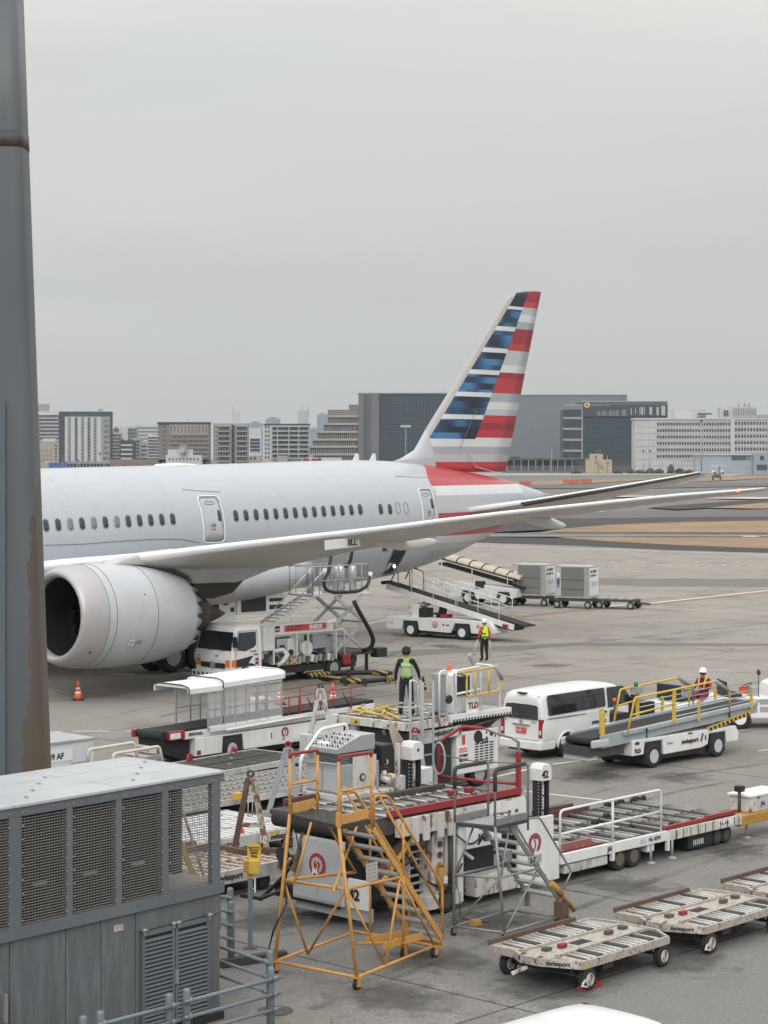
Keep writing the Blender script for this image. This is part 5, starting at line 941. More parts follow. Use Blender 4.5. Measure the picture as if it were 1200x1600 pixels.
tt.build('print', mat('print_grey', (.25, .2, .18), .6), sgn)
def caster(p, r=.085, par=ys, w_=.05, m=ORANGE):
    f = MB().b2(p.x - .05, p.x + .05, p.y - w_, p.y - w_ + .01, .05, p.z).b2(p.x - .05, p.x + .05, p.y + w_ - .01, p.y + w_, .05, p.z).b2(p.x - .06, p.x + .06, p.y - w_ - .01, p.y + w_ + .01, p.z - .015, p.z).build('caster', m, par)
    MB().lathe([(r * .4, -w_ * .7), (r, -w_ * .6), (r, w_ * .6), (r * .4, w_ * .7)], (p.x, p.y, r), (0, 1, 0), 16).build('caster_wheel', RUBBER, f)
for p in (N_, R_, L_): caster(p, .085)
caster(yz(631, 1470, .3), .085)
MB().tube([l1 + Vector((0, -.02, .05)), l1 + Vector((.05, -.03, -.4)), yz(427, 1455, .9), yz(420, 1482, .3)], .012, 6).build('cable', HOSE, ys); MB().tube([l1 + Vector((.03, -.03, .02)), l1 + Vector((.12, -.05, .3)), yz(470, 1340, 1.9), yz(462, 1300, 2.3)], .012, 6).build('cable', HOSE, ys)

# ---------------------------------------------------------------- grey maintenance steps
GO = g(788, 1457.3, .17); GF = Fr(GO, 50)
gs = thing('platform_steps', 'smaller bare grey steel maintenance steps with black padded rails', 'stairs', (*GO, 0), GF.a, 'wheeled maintenance steps')
GS = mat('grey_steel_tube', (.27, .27, .265), .45, .35, dirt=.4, dcol=(.12, .11, .1), scale=3); PAD = mat('black_padding', (.05, .05, .052), .85)
def gz(px, py, z): return Vector(GF.z(px, py, z))
n0 = Vector((0, 0, .17)); l0 = gz(709, 1447, .17); r0 = gz(876, 1432, .17); b0 = l0 + r0 - n0; Z2 = 2.06; p1 = gz(773.5, 1292, Z2); p2 = gz(710.5, 1285.5, Z2); p3 = gz(825, 1280, Z2); p4 = p2 + p3 - p1
def gt(nm, pts, m=GS, r=.022): return MB().tube(pts, r, 10).build(nm, m, gs)
for a, c in ((n0, r0), (n0, l0), (l0, b0), (r0, b0)): gt('base_rail', [a, c])
gt('leg', [n0, p1], r=.026); gt('leg', [l0, p2], r=.026); n2_ = on(n0, p1, 1.15); l2_ = on(l0, p2, 1.1); r2_ = gz(841, 1357, 1.12); b2_ = gz(792, 1350, 1.05)
for a, c in ((n2_, l2_), (n2_, r2_), (l2_, b2_)): gt('ring_rail', [a, c])
for a, c in ((n2_, l0), (n0, r2_), (n2_ + Vector((.05, 0, 0)), gz(794, 1300, 1.9)), (l2_, gz(739, 1294, 1.95))): gt('brace', [a, c], r=.018)
mb = MB(); th_ = Vector((0, 0, .06)); mb.add([p1, p2, p4, p3, p1 - th_, p2 - th_, p4 - th_, p3 - th_], [(0, 1, 2, 3), (7, 6, 5, 4), (0, 4, 5, 1), (1, 5, 6, 2), (2, 6, 7, 3), (3, 7, 4, 0)]); mb.build('platform_edge', PAD, gs)
mb = MB(); e_ = .08; f_ = lambda u1, v1: p1 + (p2 - p1) * u1 + (p3 - p1) * v1 + Vector((0, 0, .006)); mb.add([f_(e_, e_), f_(1 - e_, e_), f_(1 - e_, 1 - e_), f_(e_, 1 - e_)], [(0, 1, 2, 3)]); pf = mb.build('platform', mat('chequer_plate', (.36, .36, .35), .5, .3, dirt=.4, dcol=(.2, .2, .19), scale=20), gs)
mb = MB()
for i in range(16):
    for j in range(14): c = f_(.1 + i * .052, .1 + j * .06) + Vector((0, 0, .003)); k = 1 if (i + j) % 2 else -1; mb.bar(c + Vector((-.013, -.013 * k, 0)), c + Vector((.013, .013 * k, 0)), .008, .005)
mb.build('tread_pattern', ALU, pf, kind='stuff')
def gguard(a, b_, ht, low=0):
    up = Vector((0, 0, ht)); dn = Vector((0, 0, low)); o = gt('guard_rail', arcpath([a - dn, a + up, b_ + up, b_ - dn - Vector((0, 0, low))], .1)); gt('rail_padding', arcpath([a + up * .62, a + up, a + up + (b_ - a) * .9], .1), PAD, .038)
gguard(p1, p3, 1.03, .1); gguard(p2, p4, 1.0); 
MB().bar(p2 + Vector((0, 0, .07)), p4 + Vector((0, 0, .07)), .012, .12).bar(p1 + Vector((0, 0, .07)), p3 + Vector((0, 0, .07)), .012, .12).build('toe_board', GS, gs)
gtop = gz(797, 1291, 1.98); gbot = gz(873, 1405, .42); gw = gz(776, 1300, 1.8) - gz(832, 1310, 1.8); gw = Vector((gw.x, gw.y, 0)) * .9
flight(gs, gtop, gbot, gw, 7, GS, mat('grating_tread', (.33, .33, .32), .6, .2, dirt=.5, dcol=(.16, .15, .14), scale=14), .04)
gt('hand_rail', arcpath([gz(821, 1280, 2.05), gz(843, 1277, 2.05), gz(893, 1362, .9), gz(880, 1390, .6)], .08), r=.02); gt('hand_rail', arcpath([gz(821, 1280, 2.05) + gw, gz(843, 1277, 2.05) + gw, gz(893, 1362, .9) + gw, gz(880, 1390, .6) + gw], .08), r=.02)
MB().bar(gbot + Vector((0, 0, .1)), gbot - Vector((0, 0, .25)), .07, .09).bar(gbot + gw + Vector((0, 0, .1)), gbot + gw - Vector((0, 0, .25)), .07, .09).build('foot_post', GS, gs); caster(n0, .075, gs, .04, GS); caster(l0, .075, gs, .04, GS)
MB().cyl(gz(862, 1380, .86), gz(897, 1422, .24), .045, 12).cyl(gz(862, 1380, .86), gz(877, 1398, .6), .058, 12).build('jack_cylinder', OCHRE, gs); MB().b2(r0.x - .08, r0.x + .12, r0.y - .1, r0.y + .1, .02, .45).build('wheel_bracket', RUSTY, gs); MB().lathe([(.09, -.03), (.09, .03)], (r0.x + .05, r0.y - .13, .09), (0, 1, 0), 16).build('caster_wheel', RUBBER, gs)
sg = gz(838, 1341, 1.35); pq = MB().bar(sg + Vector((-.3, -.03, 0)), sg + Vector((.12, -.03, 0)), .012, .14).build('number_plate', GREYP, gs); text('2-7', .13, TEXTD, pq, (sg.x - .25, sg.y - .04, sg.z - .05), SIDE_R, bold=.004)
sg = gz(790, 1339, 1.35); pq = MB().bar(sg + Vector((-.35, 0, 0)), sg + Vector((.2, 0, 0)), .012, .2).build('number_plate', GREYP, gs); text('L2-7', .15, TEXTD, pq, (sg.x - .28, sg.y - .012, sg.z - .05), SIDE_R, bold=.004)
MB().b2(-.02, .14, .62, .8, .2, .28).build('chock', OCHRE, gs); MB().tube([l2_, l2_ + Vector((.1, -.05, -.4)), l2_ + Vector((.12, -.05, -.8)), Vector((.35, .6, .2))], .008, 6).build('cable', HOSE, gs)

# ---------------------------------------------------------------- pallet dollies, lower right
DA = 47; DO = g(786, 1491.4, .48); DF = Fr(DO, DA)
DW = mat('dolly_worn_paint', (.42, .39, .35), .65, dirt=.55, dcol=(.17, .12, .09), rust=.5, scale=4.5); ROL = mat('worn_roller_steel', (.50, .49, .47), .5, .3, dirt=.45, dcol=(.15, .13, .12), scale=5); ROLD = mat('dark_gap', (.03, .028, .026), .9)
def dolly(lab):
    t = thing('pallet_dolly', lab, 'cargo dolly', (*DO, 0), DA, 'roller pallet dollies parked in a row'); Z = .48; W0, W1 = -1.30, .52; L = 2.95
    ol = [(.32, W1), (.32, -.0), (.15, -.25), (.15, -.62), (.45, W0), (L - .1, W0), (L + .2, -.85), (L + .25, -.1), (L + .1, W1)]
    MB().prism(ol, Z - .10, Z - .02, 'z').build('deck_frame', ROLD, t)
    mb = MB()
    for a, c in zip(ol, ol[1:] + ol[:1]): mb.bar((a[0], a[1], Z - .045), (c[0], c[1], Z - .045), .055, .13)
    mb.build('side_beam', DW, t)
    MB().prism([(.32, -.06), (.16, -.27), (.16, -.60), (.45, -.80), (L + .18, -.70), (L + .22, -.12)], Z - .02, Z + .0, 'z').build('centre_plate', DW, t)
    MB().prism([(1.35, -.52), (1.75, -.52), (1.75, -.30), (1.35, -.30)], Z, Z + .004, 'z').build('hatch', ROLD, t); MB().bar((.35, -.10, Z + .01), (L + .1, -.16, Z + .01), .05, .05).bar((.45, -.76, Z + .01), (L + .1, -.70, Z + .01), .05, .05).build('centre_rail', DW, t)
    MB().prism([(.32, .50), (.32, .0), (.52, .0), (.52, .5)], Z - .02, Z, 'z').prism([(.45, -1.28), (.45, -.82), (.62, -.82), (.62, -1.28)], Z - .02, Z, 'z').prism([(L - .2, .48), (L - .2, -.05), (L + .1, -.05), (L + .05, .48)], Z - .02, Z, 'z').build('corner_plate', DW, t)
    ro = None
    for (y0, y1, x0, nn) in ((.50, -.07, .60, 15), (-.80, -1.27, .72, 14)):
        for i in range(nn):
            ms = ROL if i % 5 != 2 else DARKS
            r = MB().cyl((0, y0, Z + .006), (0, y1, Z + .006), .030 if ms is ROL else .05, 8).build('roller', ms, t); r.location = (x0 + i * .145, 0, 0)
    MB().bar((.30, W1 + .03, Z + .05), (L - .3, W1 + .03, Z + .05), .05, .09).build('stop_rail', RUSTY, t)
    for i in range(14): MB().b2(.62 + i * .17, .66 + i * .17, W0 - .035, W0 - .02, Z - .1, Z + .0).build('rib', DW, t)
    for x in (.95, 2.25): MB().b2(x, x + .17, -.48, -.38, Z + .005, Z + .075).build('stop_block', RED if x < 1 else RUSTY, t, bevel=.01)
    [MB().b2(x, x + .14, -.43, -.31, Z + .005, Z + .06).build('latch', mat('green_worn', (.07, .09, .085), .7, dirt=.4), t) for x in (.62, 2.75)]
    hz = MB()
    for k in range(4): hz.prism([(.46 + k * .055, Z - .10), (.48 + k * .055, Z - .10), (.505 + k * .055, Z - .0), (.485 + k * .055, Z - .0)], W0 - .034, W0 - .03)
    hz.build('hazard_stripe', YELLOW, t, kind='stuff')
    nx, ny = .45 - .15, W0 + .62; dl = math.hypot(nx, ny); ux, uy = nx / dl, ny / dl; MB().bar((.15 + .05, -.62 - .12, Z - .045), (.45 - .03, W0 + .06, Z - .045), .062, .12).build('name_plate', WHITED, t); text('swissport', .105, TEXTD, t, (.15 + ux * .16 - .04, -.62 + uy * .16 - .0, Z - .075), (R(90), 0, math.atan2(uy, ux)), bold=.003)
    for x, y, sd_ in ((.62, -1.27, -1), (2.72, -1.27, -1), (.55, .34, 1), (2.68, .34, 1)):
        wheel(t, x, y, .185, .13, WHITER, side=-1)
    for x in (.6, 2.7): MB().cyl((x, -1.2, .2), (x, .28, .2), .03, 8).b2(x - .05, x + .05, -1.05, -.95, .2, .4).b2(x - .05, x + .05, .05, .15, .2, .4).build('axle', DARKS, t)
    MB().bar((.6, -.45, .33), (2.7, -.45, .33), .35, .12).b2(1.2, 1.5, -1.15, -.9, .2, .38).b2(2.0, 2.1, -1.1, -.95, .22, .38).build('chassis', DARKS, t)
    MB().cyl((.13, -.28, Z - .03), (.3, -.20, Z - .03), .055, 10).cyl((.13, -.62, Z - .03), (.3, -.56, Z - .03), .055, 10).build('hinge_roller', DARKS, t)
    MB().bar((.30, -1.42, .17), (.55, -1.30, .2), .03).bar((.28, -1.40, .15), (.36, -1.48, .14), .02).build('brake_lever', WHITER, t); MB().bar((.2, -.35, .3), (-.02, -.2, .2), .05).build('tow_pin', WHITER, t)
    return t
d1 = dolly('roller pallet dolly nearest the steps, its front wheel on a red chock'); u_ = Vector((math.cos(R(DA)), math.sin(R(DA)))); n_v = Vector((-math.sin(R(DA)), math.cos(R(DA))))
d2 = copy_tree(d1); d2.location = (DO[0] + u_.x * 3.42 - n_v.x * .08, DO[1] + u_.y * 3.42 - n_v.y * .08, 0); d2['label'] = 'middle roller pallet dolly of the row of three'
d3 = copy_tree(d1); d3.location = (DO[0] + u_.x * 6.85 - n_v.x * .1, DO[1] + u_.y * 6.85 - n_v.y * .1, 0); d3['label'] = 'farthest roller pallet dolly, cropped by the right picture edge'
wc = DF.z(920, 1545, 0); ck = thing('wheel_chock', 'dark red wheel chock under the front wheel of the nearest dolly', 'chock', (*[DO[i] + DF.u[i] * wc[0] + DF.n[i] * wc[1] for i in (0, 1)], 0), DA); MB().prism([(-.22, 0), (.26, 0), (.22, .10), (.12, .07), (-.08, .03), (-.18, .07)], -.07, .09).build('block', RED, ck)
# ---------------------------------------------------------------- minivan
VP = mat('van_white_paint', (.74, .75, .75), .25, dirt=.06, dcol=(.5, .49, .46), scale=1.2); TRIM = mat('black_trim', (.03, .03, .032), .55); LENS = mat('red_lens', (.35, .02, .025), .25); LENSW = mat('clear_lens', (.6, .6, .6), .2)
def minivan(lab, loc, ang, detail=True):
    """local x forward, right flank at y=0 facing the camera, left flank at y=W"""
    t = thing('minivan', lab, 'van', loc, ang); W = 1.62; yc = W / 2
    def sect(x, zb, zs, zt, inset, top_in, ends=0):
        # closed outline of one cross-section, half mirrored
        pts = [(.06, zb), (0, zb + .12), (0 + .0, zs - .25), (.02, zs), (inset, zt - .14), (inset + .05, zt - .05), (top_in, zt)]
        L = [(x, y + ends, z) for y, z in pts] + [(x, W - y - ends, z) for y, z in reversed(pts)]
        return L
    rings = [sect(-1.06, .34, 1.10, 1.60, .10, .30, .05), sect(-1.10, .30, 1.12, 1.80, .11, .30, .02), sect(-.98, .28, 1.15, 1.93, .115, .32), sect(-.7, .28, 1.15, 1.97, .115, .32), sect(1.0, .28, 1.15, 2.0, .115, .32), sect(2.25, .28, 1.15, 1.99, .12, .32), sect(2.6, .28, 1.12, 1.94, .13, .32), sect(2.95, .28, 1.10, 1.66, .15, .34), sect(3.35, .28, 1.06, 1.30, .14, .34, .02), sect(3.58, .28, .98, 1.08, .10, .3, .05), sect(3.70, .34, .80, .90, .08, .3, .10)]
    mb = MB(); mb.loft(rings, True); b = mb.build('body', VP, t)
    me = b.modifiers.new('s', 'SUBSURF'); me.levels = 1; me.render_levels = 1
    es = b.modifiers.new('e', 'EDGE_SPLIT'); es.split_angle = R(50)
    def side_pt(x, z, off=.012, left=False):
        k = max(0, min(1, (z - 1.15) / .70)); y = .02 + k * .085; y = y - off
        if x > 2.6: y += (x - 2.6) * .02
        return (x, W - y if left else y, z)
    def side_panel(poly, m, name, off=.012, left=False, par=t, th=.02):
        a = [side_pt(x, z, off, left) for x, z in poly]; c = [side_pt(x, z, off - th, left) for x, z in poly]; n_ = len(poly)
        return MB().add(a + c, [tuple(range(n_)), tuple(range(2 * n_ - 1, n_ - 1, -1))] + [(i, (i + 1) % n_, (i + 1) % n_ + n_, i + n_) for i in range(n_)]).build(name, m, par)
    for lf in (False, True):
        side_panel([(-.80, 1.30), (-.74, 1.27), (1.80, 1.32), (1.84, 1.36), (1.84, 1.84), (1.80, 1.87), (-.74, 1.85), (-.80, 1.80)], GLASS, 'side_window', .022, lf)
        side_panel([(1.96, 1.28), (3.02, 1.30), (3.18, 1.34), (2.78, 1.82), (2.70, 1.86), (1.98, 1.86)], GLASS, 'door_window', .022, lf)
        dr = side_panel([(1.90, .45), (3.0, .45), (3.0, .70), (3.30, .95), (3.30, 1.20), (1.90, 1.20)], VP, 'front_door', .014, lf); side_panel([(2.02, 1.14), (2.26, 1.14), (2.26, 1.19), (2.02, 1.19)], TRIM, 'door_handle', .045, lf, dr)
        sd = side_panel([(.60, .42), (1.87, .42), (1.87, 1.22), (.60, 1.22)], VP, 'sliding_door', .014, lf); side_panel([(1.68, 1.14), (1.84, 1.14), (1.84, 1.19), (1.68, 1.19)], TRIM, 'door_handle', .045, lf, sd)
        side_panel([(-.85, 1.175), (.9, 1.175), (.9, 1.19), (-.85, 1.19)], TRIM, 'slide_rail', .020, lf)
        q = W - .0 if lf else 0
        for x, r_ in ((0, .43), (2.55, .42)):
            pts = [(x + r_ * math.cos(a), (-.016 if not lf else W + .016), .33 + r_ * math.sin(a)) for a in [math.pi * i / 14 for i in range(15)]]
            MB().tube(pts, .028, 6).build('wheel_arch', VP, t); MB().add([(p[0], p[1] * .5 + (0 if not lf else W * .5 + .008), p[2]) for p in pts] + [(x + r_, (.0 if not lf else W) + (-.012 if not lf else .012), .26), (x - r_, (.0 if not lf else W) + (-.012 if not lf else .012), .26)], [tuple(range(17))]).build('wheel_well', BLACK, t)
    for x in (0, 2.55):
        wheel(t, x, .08, .325, .19, ALU, side=-1); wheel(t, x, W - .08, .325, .19, ALU, side=1)
    MB().b2(-.9, 3.4, .15, W - .15, .2, .34).build('underbody', BLACK, t)
    def rear(y0, y1, z0, z1, m, name, off, par=t): return MB().loft([[(-1.075 - off + (z - 1.1) * (.10 if z > 1.1 else .0), y, z) for y, z in ((y0, z0), (y1, z0), (y1, z1), (y0, z1))], [(-1.00, y, z) for y, z in ((y0, z0), (y1, z0), (y1, z1), (y0, z1))]], False).build(name, m, par)
    tg = rear(.17, W - .17, .58, 1.86, VP, 'tailgate', .03); rear(.20, W - .20, 1.16, 1.80, GLASS, 'rear_window', .045, tg); rear(.5, 1.12, .97, 1.01, CHROME, 'gate_handle', .06, tg)
    pl = rear(.62, 1.0, .74, .90, mat('plate_red', (.55, .10, .07), .5), 'number_plate', .055, tg); text('15-09', .11, WHITEC, pl, (-1.135, .98, .78), REAR, squash=.8)
    MB().lathe([(.05, 0), (.05, .02)], (-1.115, .81, 1.08), (-1, 0, 0), 16).build('badge', CHROME, tg); text('WELCAB', .045, TEXTD, tg, (-1.125, .42, 1.07), REAR); text('DX', .05, TEXTD, tg, (-1.125, 1.4, 1.07), REAR)
    for y in (.03, W - .15): l_ = rear(y, y + .12, .66, 1.18, LENS, 'tail_lamp', .035); rear(y + .02, y + .1, .74, .86, LENSW, 'reverse_lens', .042, l_)
    MB().loft([[(-1.18, .02, z), (-1.2, .3, z), (-1.2, W - .3, z), (-1.18, W - .02, z), (-.55, W + .015, z), (-.5, W - .1, z), (-.5, .1, z), (-.55, -.015, z)] for z in (.30, .54)], False).build('rear_bumper', VP, t, bevel=.03); rear(.35, 1.27, .34, .43, TRIM, 'bumper_recess', .12)
    MB().b2(-1.12, -1.0, .65, .97, 1.885, 1.915).build('brake_lamp', TRIM, t)
    MB().prism([(2.75, 1.78), (2.69, 1.84), (3.22, 1.36), (3.26, 1.33), (3.23, 1.28)], .20, W - .20).build('windscreen', GLASS, t); MB().b2(3.45, 3.72, .12, W - .12, .32, .58).build('front_bumper', VP, t, bevel=.04); MB().b2(3.60, 3.69, .4, W - .4, .62, .82).build('grille', TRIM, t)
    for y in (.1, W - .32): MB().b2(3.55, 3.67, y, y + .22, .72, .92).build('headlight', LENSW, t)
    for s_ in (-.10, W + .02): MB().b2(3.02, 3.12, s_ - .06, s_ + .12, 1.36, 1.58).bar((3.1, .1 if s_ < 0 else W - .1, 1.42), (3.07, s_ + .03, 1.44), .03).build('mirror', TRIM, t, bevel=.02)
    return t
VO = g(886, 1183); van = minivan('white minivan with dark windows parked behind the grey conveyor truck', (*VO, 0), 45.5); text('swissport', .17, TEXTD, van, (1.15, -.012, .86), SIDE_R, bold=.004); MB().prism([(1.98, .85), (2.06, .85), (2.12, 1.02), (2.04, 1.02)], -.015, -.010).build('emblem', RED, van)
a_ = R(45); nv = minivan('white van with only its curved roof in view at the bottom edge', (3.02 - 2.55 * math.cos(a_) + .66 * math.sin(a_), 24.55 - 2.55 * math.sin(a_) - .66 * math.cos(a_), .02), 45)

# ---------------------------------------------------------------- JAL container loader (bridge) and its transporter, rollers one by one
a_ = g(690, 1428); JO = (a_[0] - 1.2 * math.cos(R(46)), a_[1] - 1.2 * math.sin(R(46))); JF = Fr(JO, 46)
ld = thing('cargo_loader', 'rusty white container loader with a roller bridge deck, control box and red deck rails', 'cargo loader', (*JO, 0), 46)
ROLS = mat('deck_roller', (.30, .29, .275), .5, .4, dirt=.5, dcol=(.10, .09, .085), scale=6); DECK = mat('deck_grime', (.06, .053, .05), .75, dirt=.6, dcol=(.16, .13, .11), rust=.3, scale=2)
def roller_deck(t, x0, x1, y0, y1, z, rows, pitch, rr=.028, seg=True, mats=(ROLS,), skip=0.0):
    wd = (y1 - y0) / rows; n_ = int((x1 - x0) / pitch); data = {}
    for j in range(rows):
        for i in range(n_):
            if skip and rnd.random() < skip: continue
            mm = mats[(i * 7 + j * 3) % len(mats)]; key = mm.name
            if key not in data: r = MB().cyl((0, .03, 0), (0, wd - .03, 0), rr, 8).build('roller', mm, t); data[key] = r.data
            else: r = bpy.data.objects.new('roller', data[key]); COL.objects.link(r); r.parent = t
            r.location = (x0 + (i + .5) * pitch, y0 + j * wd, z + (rnd.random() - .5) * .008)
    rl = MB()
    for j in range(rows + 1): rl.b2(x0, x1, y0 + j * wd - .025, y0 + j * wd + .025, z - .06, z + .02)
    rl.build('roller_rail', DECK, t)
DZ = 2.0
MB().b2(-.75, 3.6, .02, 2.55, DZ - .30, DZ - .05).build('bridge_frame', DECK, ld)
roller_deck(ld, -.5, 3.45, .08, 2.5, DZ, 4, .155, .03, mats=(ROLS, ROLS, ROL, DARKS))
MB().b2(-.95, -.5, .6, 2.5, DZ - .12, DZ - .03).build('bridge_apron', DARKS, ld)
MB().cyl((-1.0, .5, DZ - .16), (-1.0, 2.25, DZ - .16), .15, 20).build('bumper_roller', RUBBER, ld)
MB().b2(-.3, 3.5, -.06, .02, DZ + .03, DZ + .15).build('side_guide', RED, ld); MB().b2(-.1, 3.6, -.10, -.01, DZ - .36, DZ - .03).build('side_beam', WHITER, ld); MB().b2(2.3, 3.55, -.12, -.105, DZ - .34, DZ - .05).build('beam_plate', WHITE, ld)
for x in (.25, .55, .95, 1.25): MB().b2(x, x + .16, -.16, -.1, DZ - .5, DZ - .02).build('beam_bracket', WHITER, ld, bevel=.01)
MB().b2(-.5, 3.3, 2.5, 2.62, DZ - .2, DZ + .1).build('side_guide', mat('worn_red_dark', (.12, .05, .05), .8, dirt=.5), ld)
MB().b2(.9, 2.9, 1.45, 1.6, DZ + .03, DZ + .12).build('centre_guide', DECK, ld)
for x in (2.3, 2.8): MB().b2(x, x + .2, .75, .86, DZ + .03, DZ + .13).build('stop_block', RED, ld, bevel=.01)
# legs and lifting frame
MB().b2(.95, 1.25, .0, .25, .12, DZ - .35).b2(1.35, 1.5, .02, .2, .25, DZ - .4).build('front_leg', WHITER, ld, bevel=.02); MB().b2(.85, 1.75, -.03, .3, .12, .38).build('leg_foot', WHITER, ld, bevel=.02)
MB().cyl((1.12, -.06, .5), (1.12, -.06, .92), .10, 16).cyl((1.12, -.06, .92), (1.12, -.06, 1.0), .06, 10).build('oil_tank', OCHRE, ld); MB().b2(1.08, 1.18, -.175, -.16, .62, .76).build('tank_label', WHITEC, ld)
for z in (.55, .8, 1.05, 1.25, 1.5): MB().lathe([(.06, 0), (.06, .03)], (1.12, -.02, z + .1), (0, -1, 0), 10).build('valve', DARKS, ld)
MB().cyl((1.42, -.02, .4), (1.42, -.02, 1.55), .035, 8).cyl((1.52, -.02, .4), (1.52, -.02, 1.55), .02, 8).build('hydraulic_pipe', DARKS, ld); wheel(ld, 1.3, .05, .24, .2, DARKS)
MB().b2(1.65, 1.8, -.02, .14, .15, DZ - .4).bar((1.7, .05, 1.2), (2.2, .1, .9), .06).build('lift_column', WHITE, ld)
MB().bar((.45, .1, DZ - .35), (-.35, .35, .75), .07, .20).build('scissor_arm', RUSTY, ld); MB().bar((.55, .05, DZ - .35), (-.2, .25, .75), .03, .09).build('warning_arm', YELLOW, ld)
lad = MB()
for k in range(10): lad.b2(.55, .95, .25, .32, .3 + k * .15, .33 + k * .15)
lad.b2(.52, .56, .22, .34, .2, 1.75).b2(.94, .98, .22, .34, .2, 1.75); lad.build('access_ladder', LGREY, ld)
ch = MB().b2(-1.0, 1.9, .6, 2.3, .35, .62); ch.b2(1.9, 4.4, .3, 2.4, .35, 1.2); ch.build('chassis', BLACK, ld); MB().b2(-.6, .5, .8, 2.2, .6, DZ - .4).build('engine_bay', BLACK, ld)
pn = MB().b2(-1.05, -.99, .40, 1.75, .42, 1.62).build('name_panel', LGREY, ld, bevel=.01)
MB().b2(-1.08, -1.05, .45, 1.70, .47, 1.57).build('panel_frame', mat('panel_inner', (.40, .42, .43), .5, dirt=.3), pn)
def bird_roundel(par, c, rot, r, m=REDB, mw=WHITEC, name='emblem'):
    """round crane-like emblem: a broken ring of feathers round a bent neck"""
    M = Matrix.Translation(Vector(c)) @ rot.to_4x4(); mb = MB(); n_ = 22
    for i in range(n_):
        a = math.pi * (1.62 + 1.76 * i / (n_ - 1)); a2 = a + math.pi * 1.76 / n_ * .86; ri = r * (.56 if i not in (0, n_ - 1) else .7)
        mb.add([M @ Vector((x, 0, z)) for x, z in ((ri * math.cos(a), ri * math.sin(a)), (r * math.cos(a), r * math.sin(a)), (r * math.cos(a2), r * math.sin(a2)), (ri * math.cos(a2), ri * math.sin(a2)))], [(0, 1, 2, 3)])
    sp = [(-.22, -.9), (-.05, -.6), (.12, -.25), (.10, .05), (-.12, .28), (-.05, .48), (.18, .5), (.34, .42)]
    for (x, z), (x2, z2) in zip(sp, sp[1:]):
        d = Vector((x2 - x, z2 - z)).normalized(); w_ = .085; q = Vector((-d.y, d.x)) * w_
        mb.add([M @ Vector((u * r, -.001, v * r)) for u, v in ((x + q.x, z + q.y), (x2 + q.x, z2 + q.y), (x2 - q.x, z2 - q.y), (x - q.x, z - q.y))], [(0, 1, 2, 3)])
    return mb.build(name, m, par)
RT_R = Matrix.Rotation(R(-90), 3, 'Z')           # emblem lying on a face that looks towards -x
disc = MB().lathe([(.22, 0), (.22, .006)], (-1.085, 1.05, 1.12), (-1, 0, 0), 24).build('emblem_disc', mat('emblem_red', (.30, .03, .045), .5), pn); bird_roundel(disc, (-1.098, 1.05, 1.12), RT_R, .15, mat('emblem_pale', (.5, .45, .44), .6)); text('JAL', .11, WHITEC, pn, (-1.10, 1.17, .96), REAR, bold=.006); text('JAPAN AIRLINES', .055, TEXTD, pn, (-1.09, 1.28, .74), REAR, bold=.002)
pn2 = MB().b2(-.96, -.90, -.15, .38, .42, .95).build('number_panel', WHITE, ld); text('42', .28, TEXTD, pn2, (-.975, .34, .58), REAR, bold=.01); MB().b2(-.92, -.86, -.2, 1.8, .2, .45).build('front_skirt', GREYP, ld); text('10', .2, WHITEC, ld, (-1.5, 2.2, 1.45), REAR)
MB().bar((-.95, 1.9, DZ - .25), (-1.25, 1.9, .95), .06, .12).bar((-.95, 1.5, DZ - .25), (-1.25, 1.5, .95), .06, .12).bar((-1.02, 1.52, 1.4), (-1.02, 1.9, 1.4), .05).bar((-1.12, 1.52, 1.2), (-1.12, 1.9, 1.2), .05).bar((-1.2, 1.52, 1.0), (-1.2, 1.9, 1.0), .05).build('fold_ladder', RUSTY, ld)
MB().lathe([(.12, -.05), (.15, .05)], (-1.3, 1.75, 1.25), (-1, 0, 0), 16).build('work_lamp', BLACK, ld)
MB().tube([(-1.1, 1.8, .6), (-1.35, 2.3, .35), (-1.3, 2.9, .3), (-1.1, 2.6, .25), (-1.0, 2.0, .8), (-1.0, 1.6, 1.4)], .035, 8).build('hose', HOSE, ld)
# control console on the far side of the deck
cx0 = .45; c_ = MB(); c_.b2(cx0, cx0 + 1.05, 1.95, 2.95, DZ + .12, DZ + 0.705).build('control_cabinet', GREYP, ld, bevel=.02)
MB().b2(cx0 - .02, cx0 - .0, 2.5, 2.92, DZ + 0.164, DZ + 0.672).build('cabinet_door', LGREY, ld, bevel=.008); MB().b2(cx0 - .02, cx0, 2.0, 2.46, DZ + 0.164, DZ + 0.672).build('cabinet_door', LGREY, ld, bevel=.008)
MB().b2(cx0 - .06, cx0 + 1.4, 1.88, 3.0, DZ - .06, DZ + .12).build('cabinet_base', WHITER, ld, bevel=.02); MB().b2(cx0 + .3, cx0 + .95, 1.935, 1.95, DZ + 0.115, DZ + 0.836).build('side_plate', WHITER, ld)
MB().lathe([(.075, 0), (.075, .02)], (cx0 + .55, 1.93, DZ + 0.426), (0, -1, 0), 16).lathe([(.05, .02), (.05, .024)], (cx0 + .55, 1.93, DZ + 0.426), (0, -1, 0), 16).use(WHITER).lathe([(.045, .024), (.045, .03)], (cx0 + .55, 1.93, DZ + 0.426), (0, -1, 0), 14).build('lock_ring', DARKS, ld)
slats = MB()
for k in range(6): MB().b2(cx0 + .02, cx0 + .95, 2.0, 2.75, DZ + 0.722 + k * .035, DZ + 0.734 + k * .035).build('vent_slat', ALU, ld)
MB().b2(cx0 + .1, cx0 + .9, 2.05, 2.7, DZ + 0.705, DZ + 0.935).build('vent_core', BLACK, ld)
